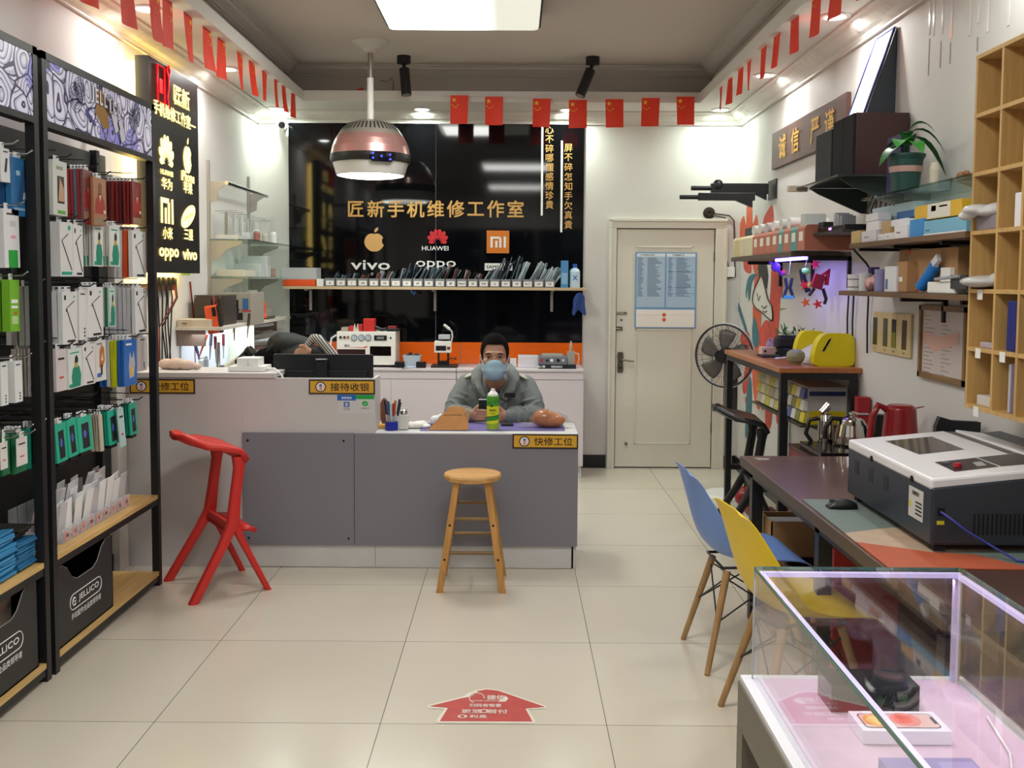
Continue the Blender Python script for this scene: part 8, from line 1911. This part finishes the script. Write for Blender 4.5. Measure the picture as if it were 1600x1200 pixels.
MB().box((x0, by_, zf), (x1, by_+.09, zf+.053), mat('gloss_black', '1d1c22', .12)).build('body', t, bevel=.001)
MB().box((x0-.0005, by_-.001, zf), (x1-.09, by_+.085, zf+.02), P('3a1a26', .2)).build('lower_band', t)
b = MB(); c_ = Vector((x1-.045, by_-.0005, zf+.026))
for k_ in range(3): b.tube([c_+Vector((-.03+.02*k_, -.0004, -.012)), c_+Vector((-.022+.02*k_, -.0004, .008)), c_+Vector((-.014+.02*k_, -.0004, -.01)), c_+Vector((-.006+.02*k_, -.0004, .01))], .0018, P('4a4854', .2), n=4)
b.build('emblem', t)
pA = onF(1349, 1164); pB = onF(1487, 1164); x0, x1 = pA.x, pB.x; y0 = (pA.y+pB.y)/2; y1 = y0+.086; h = .026
t = thing('phone_box', 'white phone box with a pink and orange screen picture in the display case', 'phone box', ((x0+x1)/2, y0+.04, zf))
MB().box((x0, y0, zf), (x1, y1, zf+h), mat('phone_box_white', 'f0eef4', .3)).build('body', t, bevel=.0008)
b = MB(); zz5 = zf+h+.0006
def rrect(xa, xb, ya, yb, r, z): return [Vector((cx+r*math.cos(a), cy+r*math.sin(a), z)) for cx, cy, a0 in ((xb-r, yb-r, 0), (xa+r, yb-r, 90), (xa+r, ya+r, 180), (xb-r, ya+r, 270)) for a in [math.radians(a0+k_*22.5) for k_ in range(5)]]
b.poly(rrect(x0+.010, x1-.012, y0+.012, y1-.012, .010, zz5), P('3a3c42', .2)); b.poly(rrect(x0+.012, x1-.014, y0+.014, y1-.014, .009, zz5+.0002), P('e9c4b8', .2))
def disc(cx, cy, r, col, k_): b.poly([Vector((cx+r*math.cos(a), cy+r*math.sin(a), zz5+.0002*k_)) for a in [math.tau*j/24 for j in range(24)]], P(col, .2))
disc(x0+.042, (y0+y1)/2, .028, 'eda650', 2); disc(x0+.038, (y0+y1)/2, .018, 'f2d277', 3); disc(x0+.095, (y0+y1)/2+.004, .028, 'ee8f84', 4); disc(x0+.09, (y0+y1)/2+.004, .018, 'f06a5c', 5)
b.box((x1-.02, (y0+y1)/2-.013, zz5), (x1-.0145, (y0+y1)/2+.013, zz5+.0014), P('3a3c42', .2)); b.build('print', t)
t = thing('violet_box', 'pale violet box in the display case in front of the phone box', 'box', (.705, 1.6, zf))
MB().box((.632, 1.575, zf), (.792, 1.671, zf+.034), mat('violet_carton', '8f86b4', .3)).build('body', t, bevel=.001)
MB().box((.726, 1.585, zf+.0341), (.786, 1.655, zf+.0346), P('a79cc9', .3)).text('iPhone', .014, (.69, 1.60, zf+.0347), X_, Y_, P('a9a0c8', .3)).build('print', t)
t = thing('charging_cable', 'white charging cable loop lying in the display case', 'cable', (.87, 1.7, zf))
MB().tube([(.80, 1.60, zf+.004), (.86, 1.66, zf+.004), (.90, 1.75, zf+.004), (.93, 1.9, zf+.004)], .0025, WHITEP, n=6).build('wire', t)
# ------------------------------------------------------------------ floor arrow sticker
def fs(x, y): return onZ(640+x/6.6667, 1060+y/6.6667, .0012)
t = thing('floor_sticker', 'worn red arrow sticker with white writing on the tiled floor', 'sticker', fs(800, 400))
outW = [(180, 292), (210, 275), (540, 195), (575, 180), (600, 155), (690, 125), (800, 105), (930, 120), (1425, 290), (1425, 315), (1235, 325), (1310, 445), (1295, 470), (290, 465), (275, 440), (365, 320), (200, 312)]
outR = [(205, 293), (540, 210), (640, 192), (690, 160), (710, 135), (800, 118), (920, 130), (1412, 300), (1205, 316), (1280, 452), (315, 448), (400, 310)]
MB().prism([fs(x, y) for x, y in outW], (0, 0, .0006), P('dcd6ca', .5)).build('white_border', t)
MB().prism([fs(x, y)+Z_*.0008 for x, y in outR], (0, 0, .0006), mat('sticker_red', 'b8403c', .45, noise=.08)).build('red_field', t)
b = MB(); PW_ = P('dcc6bf', .5); zt_s = .0030
def ft(s, x, y, hpx, wpx):
    p = fs(x, y); w_ = (fs(x+wpx/2, y)-fs(x-wpx/2, y)).length; hh = (fs(x, y-hpx/2)-fs(x, y+hpx/2)).length
    b.text(s, hh, (p.x, p.y, zt_s), X_, Y_, PW_, off=.03, wmax=w_)
ft('捷信', 900, 205, 52, 190); ft('HOME CREDIT', 780, 240, 16, 270); ft('扫码有惊喜', 790, 287, 36, 330); ft('更至  首付', 780, 350, 44, 480); ft('利息', 715, 402, 36, 180); ft('0', 775, 347, 58, 110); ft('0', 550, 402, 50, 100)
c0 = fs(700, 210); b.tube([Vector((c0.x+.028*math.cos(a), c0.y+.045*math.sin(a), zt_s)) for a in [math.radians(-10+k_*20) for k_ in range(14)]], .003, PW_, n=4)
b.prism([fs(x, y)+Z_*.0018 for x, y in ((920, 250), (1000, 190), (1030, 215), (1000, 245))], (0, 0, .0005), P('e4ddd2', .5))
b.build('lettering', t)
# ------------------------------------------------------------------ seated person at the low desk
SK = mat('skin', 'b98c73', .5, bump=.02, bscale=120); SK.node_tree.nodes['Principled BSDF'].inputs['Subsurface Weight'].default_value = .08
HAIR = mat('hair_black', '0b0908', .9, bump=.3, bscale=160); JK = mat('jacket_grey', '777d7c', .75, noise=.06, nscale=14, bump=.15, bscale=22)
HAIR.node_tree.nodes['Principled BSDF'].inputs['Specular IOR Level'].default_value = .12
TEE = mat('tee_dark', '23242a', .8); TRS = mat('trousers', '23252b', .8)
def remesh(o, vox, it=3, fac=.5):
    md = o.modifiers.new('r', 'REMESH'); md.mode = 'VOXEL'; md.voxel_size = vox; md.use_smooth_shade = True
    sm = o.modifiers.new('s', 'SMOOTH'); sm.iterations = it; sm.factor = fac
def q(px, py, Y): return onY(px, py, Y)
HY = 5.84
hc = q(773, 556, HY)
t = thing('person', 'person in a grey jacket and blue face mask sitting behind the desk, holding a phone', 'person', (hc.x, 6.05, 0))
b = MB()
def limb(b, pts, rs, m, n=14):
    """smooth tapering tube with rounded ends"""
    P_ = []; R_ = []
    for i in range(len(pts)-1):
        for k_ in range(4): u = k_/4; P_.append(Vector(pts[i]).lerp(Vector(pts[i+1]), u)); R_.append(rs[i]+(rs[i+1]-rs[i])*u)
    P_.append(Vector(pts[-1])); R_.append(rs[-1])
    b.tube(P_, R_, m, n=n); b.ball(P_[0], R_[0], m, n=n, k=8); b.ball(P_[-1], R_[-1], m, n=n, k=8)
# head: skull, cheeks, jaw, brow, nose, ears
b.ball(hc+Vector((0, .02, .022)), (.077, .095, .098), SK, n=24, k=16)
b.ball(hc+Vector((0, -.012, -.035)), (.069, .072, .075), SK, n=24, k=14)
b.ball(hc+Vector((0, -.02, -.09)), (.048, .052, .04), SK, n=20, k=12)
b.ball(hc+Vector((0, -.062, .018)), (.055, .022, .018), SK, n=18, k=10)
b.tube([hc+Vector((0, -.078, .0)), hc+Vector((0, -.083, -.025)), hc+Vector((0, -.084, -.04))], [.008, .009, .010], SK, n=10)
for s_ in (-1, 1):
    b.ball(hc+Vector((s_*.082, .018, -.018)), (.009, .02, .032), SK, n=12, k=8)
    b.ball(hc+Vector((s_*.042, -.055, -.03)), (.026, .024, .026), SK, n=12, k=8)
limb(b, [hc+Vector((0, .035, -.06)), hc+Vector((0, .09, -.16))], [.054, .06], SK)
tc = Vector((q(773, 600, 6.02).x, 6.03, 0))
rings = []
for z, rx, ry, dy in ((.46, .17, .13, .06), (.6, .165, .12, .05), (.75, .17, .115, .03), (.88, .185, .105, .01), (.95, .16, .085, -.01), (.985, .08, .06, -.02)):
    rings.append([Vector((tc.x+rx*math.cos(a), tc.y+dy+ry*math.sin(a), z)) for a in [math.tau*j/20 for j in range(20)]])
b.loft(rings, SK)
SLp, SRp = q(731, 602, 6.03), q(820, 604, 6.03)
ELp, ERp = q(708, 645, 5.95), q(837, 646, 5.93)
WLp, WRp = q(733, 650, 5.72), q(795, 651, 5.73)
limb(b, [SLp, ELp, WLp], [.048, .04, .027], SK); limb(b, [SRp, ERp, WRp], [.048, .04, .027], SK)
# hands: palm, four unequal fingers with knuckle bends, thumb from the palm's side
phc = q(756, 637, 5.675)
def hand(wp, sgn, pal, fy0):
    b.ball(pal, (.034, .024, .036), SK, n=16, k=10)
    limb(b, [wp, pal], [.025, .026], SK)
    for i, (dz, L) in enumerate(((.026, .056), (.009, .062), (-.008, .058), (-.024, .046))):
        k0 = pal+Vector((sgn*.012, -.014, dz)); k1 = k0+Vector((sgn*L*.45, -.020, .003)); k2 = k1+Vector((sgn*L*.42, -.004, -.001)); k3 = k2+Vector((sgn*L*.30, .012, -.003))
        limb(b, [k0, k1, k2, k3], [.0108, .0098, .0088, .0074], SK, n=10)
    m0 = pal+Vector((sgn*.0, -.004, .028)); limb(b, [m0, m0+Vector((sgn*.018, -.014, .022)), m0+Vector((sgn*.038, -.012, .030))], [.013, .011, .0085], SK, n=10)
hand(WLp, 1, q(742, 648, 5.70), 0); hand(WRp, -1, q(784, 649, 5.71), 0)
# legs
for s_ in (-1, 1):
    limb(b, [(tc.x+s_*.09, 6.08, .53), (tc.x+s_*.13, 5.68, .53)], [.085, .06], SK); limb(b, [(tc.x+s_*.13, 5.68, .53), (tc.x+s_*.13, 5.76, .08)], [.058, .04], SK)
    limb(b, [(tc.x+s_*.13, 5.78, .04), (tc.x+s_*.14, 5.58, .03)], [.036, .03], SK)
body = b.build('body', t); remesh(body, .0042, 2, .5)
# eyes, brows
for s_ in (-1, 1):
    e = hc+Vector((s_*.0335, -.0735, -.004))
    MB().ball(e, (.0135, .006, .0036), P('b9aaa0', .4), n=14, k=8).ball(e+Vector((0, -.0035, 0)), (.0058, .0042, .005), P('1c1210', .15), n=12, k=8).build('eye', body)
    MB().tube([e+Vector((-.018, -.001, -.001)), e+Vector((-.006, -.0065, .0058)), e+Vector((.008, -.0065, .0058)), e+Vector((.019, -.000, .0))], .0018, P('2a1a14', .6), n=5).build('eyelid', body)
    MB().tube([e+Vector((-s_*.018, -.006, .019)), e+Vector((s_*.002, -.006, .024)), e+Vector((s_*.021, .002, .019))], [.0028, .0038, .002], HAIR, n=6).build('eyebrow', body)
# hair: cap with a hairline
N, K = 64, 34; hv = []; hf = []; c0 = hc+Vector((0, .022, .028))
def hairline(a):     # a: 0 = front, pi = back; returns lowest polar cos kept
    a = abs(a)
    return .42 if a < .75 else (.42-(a-.75)*1.9 if a < 1.15 else max(-.62, -.34-(a-1.15)*.5))
for i in range(K+1):
    th_ = math.pi*i/K
    for j in range(N):
        a = math.tau*j/N-math.pi; cl = hairline(a); cz_ = math.cos(th_)
        if cz_ < cl: cz_ = cl
        sn = math.sqrt(max(0, 1-cz_*cz_)); jit = 1+.012*math.sin(a*13+i*2.1)+rnd.uniform(-.014, .014)
        hv.append(c0+Vector((sn*math.sin(a)*.0845*jit, -sn*math.cos(a)*.103*jit, cz_*.106*jit)))
lim = {}
for i in range(K):
    for j in range(N):
        hf.append((i*N+j, (i+1)*N+j, (i+1)*N+(j+1) % N, i*N+(j+1) % N))
b = MB(); b.add(hv, hf, HAIR, True); o = b.build('hair', t)
# mask
b = MB(); rows = []
MK = mat('mask_blue', '9dbdcf', .7)
for i in range(13):
    v = i/12; row = []
    for j in range(17):
        u = j/8-1; hw = .072*(1-.25*max(0, v-.55)/.45)
        x = u*hw; z = -.028-.112*v+.012*(1-abs(u))*(1 if v < .2 else 0)
        yd = -.100*(math.sqrt(max(0, 1-(abs(u)*.93)**2.2)))-.008*math.sin(math.pi*v)*(1-u*u)+.035*max(0, v-.7)/.3+.012*(1-v)**3
        row.append(hc+Vector((x, yd+.0036*(1 if i % 4 == 0 else -.6 if i % 4 == 1 else 0)*(1-abs(u)**2), z+.010*u*u*(1 if v > .5 else -1))))
    rows.append(row)
b.grid(rows, MK, thick=.002); b.build('face_mask', t)
for s_ in (-1, 1):
    MB().tube([hc+Vector((s_*.071, -.036, -.034)), hc+Vector((s_*.080, -.005, -.02)), hc+Vector((s_*.088, .018, -.004)), hc+Vector((s_*.086, .03, -.03))], .0016, WHITEP, n=5).tube([hc+Vector((s_*.060, -.04, -.12)), hc+Vector((s_*.077, -.0, -.08)), hc+Vector((s_*.086, .028, -.04))], .0016, WHITEP, n=5).build('ear_loop', t)
# tee
MB().ball(q(771, 617, 5.96), (.075, .05, .075), TEE, n=20, k=12).build('tee', t)
# jacket
b = MB(); rings = []
for z, rx, ry, dy in ((.50, .20, .16, .06), (.62, .195, .15, .05), (.76, .205, .145, .03), (.86, .215, .135, .01), (.93, .205, .115, -.0), (.97, .15, .095, -.0), (.99, .10, .08, .01)):
    rings.append([Vector((tc.x+rx*math.cos(a), tc.y+dy+ry*math.sin(a), z)) for a in [math.tau*j/24 for j in range(24)]])
b.loft(rings, JK)
limb(b, [SLp, SLp.lerp(ELp, .5)+Vector((-.012, 0, .0)), ELp, ELp.lerp(WLp, .5)+Vector((0, 0, -.004)), WLp+Vector((.004, 0, .002))], [.072, .066, .058, .05, .040], JK, n=18)
limb(b, [SRp, SRp.lerp(ERp, .5)+Vector((.012, 0, 0)), ERp, ERp.lerp(WRp, .5)+Vector((0, 0, -.004)), WRp+Vector((-.004, 0, .002))], [.072, .066, .058, .05, .040], JK, n=18)
for wp in (WLp, WRp):
    pass
# creases round the elbows
for (A, B_, r) in ((SLp, ELp, .064), (ELp, WLp, .052), (SRp, ERp, .064), (ERp, WRp, .052)):
    d_ = (B_-A); u, v, _ = frame(d_)
    for f_ in (.35, .6, .82):
        c_ = A+d_*f_; b.tube([c_+u*math.cos(a)*r*1.02+v*math.sin(a)*r*1.02+d_.normalized()*.012*math.sin(2*a+f_*9) for a in [math.tau*j/14 for j in range(14)]], .0075, JK, n=6, closed=True)
# hood and open collar
hood = [q(757, 622, 5.865), q(748, 608, 5.88), q(744, 595, 5.92), q(745, 584, 5.97), q(753, 577, 6.05), q(773, 575, 6.10), q(794, 577, 6.05), q(802, 585, 5.97), q(803, 597, 5.92), q(798, 610, 5.88), q(786, 624, 5.865)]
b.tube(hood, [.018, .026, .032, .036, .042, .046, .042, .036, .034, .030, .02], JK, n=12)
for c_, r in ((q(750, 612, 5.90), .03), (q(795, 613, 5.90), .034), (q(757, 630, 5.89), .03), (q(785, 632, 5.89), .03)): b.ball(c_, (r, r*.6, r*1.5), JK, n=12)
jk = b.build('jacket', t); remesh(jk, .0062, 2, .5)
# neck opening shows tee: cut by placing dark placket, chest patch, seam lines
b = MB(); b.prism([q(762, 611, 5.845), q(782, 611, 5.845), q(776, 630, 5.845), q(769, 630, 5.845)], (0, .02, 0), TEE); b.build('neck_opening', t)
MB().box(q(788, 614, 5.845), q(805, 621, 5.845)+Vector((0, .012, 0)), BLACK, rot=RY(.05)).build('chest_tab', jk)
SEAM = P('3b3f3f', .8)
MB().tube([q(741, 600, 5.87), q(745, 611, 5.85), q(757, 623, 5.845), q(770, 628, 5.85)], .0022, SEAM, n=5).tube([q(808, 598, 5.87), q(806, 610, 5.85), q(796, 625, 5.85), q(782, 633, 5.85)], .0022, SEAM, n=5).build('seam', jk)
PT = mat('shoulder_highlight_cream', 'b9bba8', .7)  # highlights on the shoulders, painted as flat pale cream shapes
MB().ball(q(735, 586, 6.0), (.042, .05, .012), PT, n=16, k=10, rot=RY(-.45)).build('shoulder_highlight', jk, label='painted pale cream shoulder highlight')
MB().ball(q(818, 589, 6.0), (.032, .05, .011), PT, n=16, k=10, rot=RY(.55)).build('shoulder_highlight', jk, label='painted pale cream shoulder highlight')
b = MB()
for s_ in (-1, 1):
    limb(b, [(tc.x+s_*.09, 6.09, .53), (tc.x+s_*.13, 5.68, .53)], [.10, .074], TRS); limb(b, [(tc.x+s_*.13, 5.68, .53), (tc.x+s_*.13, 5.76, .12)], [.074, .058], TRS)
b.ball((tc.x, 6.1, .53), (.17, .13, .09), TRS); o = b.build('trousers', t); remesh(o, .012)
for s_ in (-1, 1): MB().ball((tc.x+s_*.135, 5.68, .035), (.05, .13, .036), BLACK, n=16).build('shoe', t)
# his phone
t2 = thing('phone', 'black phone held upright in the seated person\'s hands', 'phone', phc)
a, c_ = q(748, 624, 5.668), q(766, 650, 5.668)
MB().box((a.x, 5.668, c_.z), (c_.x, 5.677, a.z), BLACK).build('body', t2, bevel=.002)
MB().box((a.x, 5.667, a.z-.0035), (c_.x, 5.678, a.z+.001), WHITEP).build('top_edge', t2)
# office stool under him
t = thing('office_stool', 'round stool under the person at the desk', 'stool', (tc.x, 6.1, 0))
MB().lathe([(0, .42), (.17, .42), (.18, .43), (.175, .455), (0, .46)], (tc.x, 6.1, 0), P('3a3c40', .6), n=28).build('seat', t)
MB().cyl((tc.x, 6.1, .03), (tc.x, 6.1, .42), .025, STEEL).lathe([(.2, 0), (.2, .015), (.04, .035), (0, .035)], (tc.x, 6.1, 0), STEEL, n=28).build('base', t)
# ------------------------------------------------------------------ second person bent over the repair bench
Y2 = 6.12
t = thing('person', 'person in a black jacket bent low towards the microscope behind the monitor', 'person', (q(480, 700, Y2).x, Y2, 0))
JB = mat('jacket_black', '131314', .7, noise=.15, nscale=10, bump=.3, bscale=18)
def stripe():
    m = bpy.data.materials.new('striped_sleeve'); m.use_nodes = True; nt = m.node_tree; bs = nt.nodes['Principled BSDF']; bs.inputs['Roughness'].default_value = .8
    tcn = nt.nodes.new('ShaderNodeTexCoord'); mp = nt.nodes.new('ShaderNodeMapping'); mp.inputs['Rotation'].default_value = (0, .7, 0); wv = nt.nodes.new('ShaderNodeTexWave'); wv.inputs['Scale'].default_value = 22; wv.bands_direction = 'X'
    cr = nt.nodes.new('ShaderNodeValToRGB'); cr.color_ramp.elements[0].color = (*lin('3c3b3a'), 1); cr.color_ramp.elements[1].color = (*lin('b9b6b0'), 1); cr.color_ramp.elements[0].position = .35; cr.color_ramp.elements[1].position = .5
    nt.links.new(tcn.outputs['Object'], mp.inputs[0]); nt.links.new(mp.outputs[0], wv.inputs['Vector']); nt.links.new(wv.outputs['Fac'], cr.inputs[0]); nt.links.new(cr.outputs[0], bs.inputs['Base Color']); return m
b = MB(); h2 = q(418, 568, 6.05)
b.ball(h2, (.09, .08, .085), SK, n=20, k=14); b.ball(h2+Vector((-.05, 0, -.03)), (.05, .055, .05), SK)
for s_ in (-1, 1): b.ball(h2+Vector((-.0, s_*.08, -.015)), (.02, .008, .03), SK, n=10, k=8)
b.ball(h2+Vector((-.098, 0, -.02)), (.015, .012, .018), SK, n=10, k=8)
hp = q(515, 712, 6.2)
limb(b, [h2+Vector((.06, 0, -.02)), q(445, 570, 6.1), q(480, 610, 6.15), hp], [.06, .09, .12, .14], SK)
sh2, el2, wr2 = q(495, 548, 6.02), q(528, 575, 5.98), q(482, 556, 5.97)
limb(b, [q(452, 560, 6.02), q(505, 553, 5.99), q(484, 551, 5.95)], [.05, .04, .03], SK)
hp2 = q(477, 549, 5.93); b.ball(hp2, (.042, .022, .03), SK, n=14)
for i, dz in enumerate((.018, .006, -.006, -.018)): limb(b, [hp2+Vector((-.02, -.004, dz)), hp2+Vector((-.05-.004*(i % 2), -.01, dz-.012)), hp2+Vector((-.062, -.004, dz-.035))], [.0095, .0088, .0075], SK, n=8)
limb(b, [hp2+Vector((.01, -.01, .02)), hp2+Vector((-.01, -.02, .038)), hp2+Vector((-.03, -.02, .035))], [.011, .0095, .008], SK, n=8)
limb(b, [q(440, 575, 6.2), q(430, 600, 6.3), q(400, 592, 6.25)], [.05, .04, .03], SK); b.ball(q(396, 590, 6.25), (.04, .03, .02), SK)
for s_ in (-1, 1): limb(b, [hp+Vector((0, s_*.08, .04)), hp+Vector((-.38, s_*.1, .04)), hp+Vector((-.34, s_*.1, -.40))], [.085, .06, .04], SK); limb(b, [Vector((hp.x-.34, hp.y+s_*.1, .04)), Vector((hp.x-.48, hp.y+s_*.1, .035))], [.038, .03], SK)
o = b.build('body', t); remesh(o, .006)
b = MB(); b.ball(h2+Vector((.012, 0, .012)), (.098, .090, .092), HAIR, n=24, k=14); b.ball(q(430, 574, 5.99), (.05, .04, .055), HAIR); b.ball(h2+Vector((-.03, -.06, .0)), (.05, .03, .05), HAIR)
o = b.build('hair', t); remesh(o, .006)
b = MB()
limb(b, [q(428, 558, 6.08), q(440, 550, 6.10), q(462, 552, 6.12), q(490, 590, 6.15), q(512, 640, 6.18), hp+Z_*.03], [.085, .125, .125, .15, .16, .16], JB, n=20)
b.ball(q(418, 552, 6.08), (.05, .09, .05), JB); b.ball(q(450, 540, 6.05), (.09, .09, .065), JB); b.ball(q(414, 566, 6.1), (.04, .08, .06), JB)
limb(b, [q(455, 560, 6.0), q(500, 556, 5.99), q(492, 552, 5.96)], [.07, .06, .045], JB); limb(b, [q(440, 575, 6.2), q(430, 600, 6.3), q(405, 594, 6.25)], [.07, .055, .045], JB)
for i in range(5): b.tube([q(412+i*14, 568, 6.0), q(418+i*14, 548-2*(2-abs(i-2)), 5.985), q(430+i*12, 534-2*(2-abs(i-2)), 6.03)], .008, JB, n=6)
o = b.build('jacket', t); remesh(o, .008, 2)
b = MB(); limb(b, [q(480, 541, 5.99), q(490, 528, 5.99), q(497, 530, 5.98), q(512, 545, 5.97), q(532, 566, 5.95)], [.022, .026, .03, .03, .02], stripe(), n=16)
b.build('striped_sleeve', t, label='grey striped sleeve')
b = MB()
for s_ in (-1, 1): limb(b, [hp+Vector((0, s_*.08, .04)), hp+Vector((-.38, s_*.1, .04)), hp+Vector((-.34, s_*.1, -.36))], [.10, .075, .055], TRS)
o = b.build('trousers', t); remesh(o, .014)
for s_ in (-1, 1): MB().ball((hp.x-.42, hp.y+s_*.1, .036), (.13, .05, .037), BLACK).build('shoe', t)
t = thing('office_stool', 'round stool under the person bent over the bench', 'stool', (hp.x, hp.y, 0))
zs_ = hp.z-.11
MB().lathe([(0, zs_-.04), (.17, zs_-.04), (.18, zs_-.03), (.175, zs_-.005), (0, zs_)], (hp.x, hp.y, 0), P('3a3c40', .6), n=28).build('seat', t)
MB().cyl((hp.x, hp.y, .03), (hp.x, hp.y, zs_-.04), .025, STEEL).lathe([(.2, 0), (.2, .015), (.04, .035), (0, .035)], (hp.x, hp.y, 0), STEEL, n=28).build('base', t)
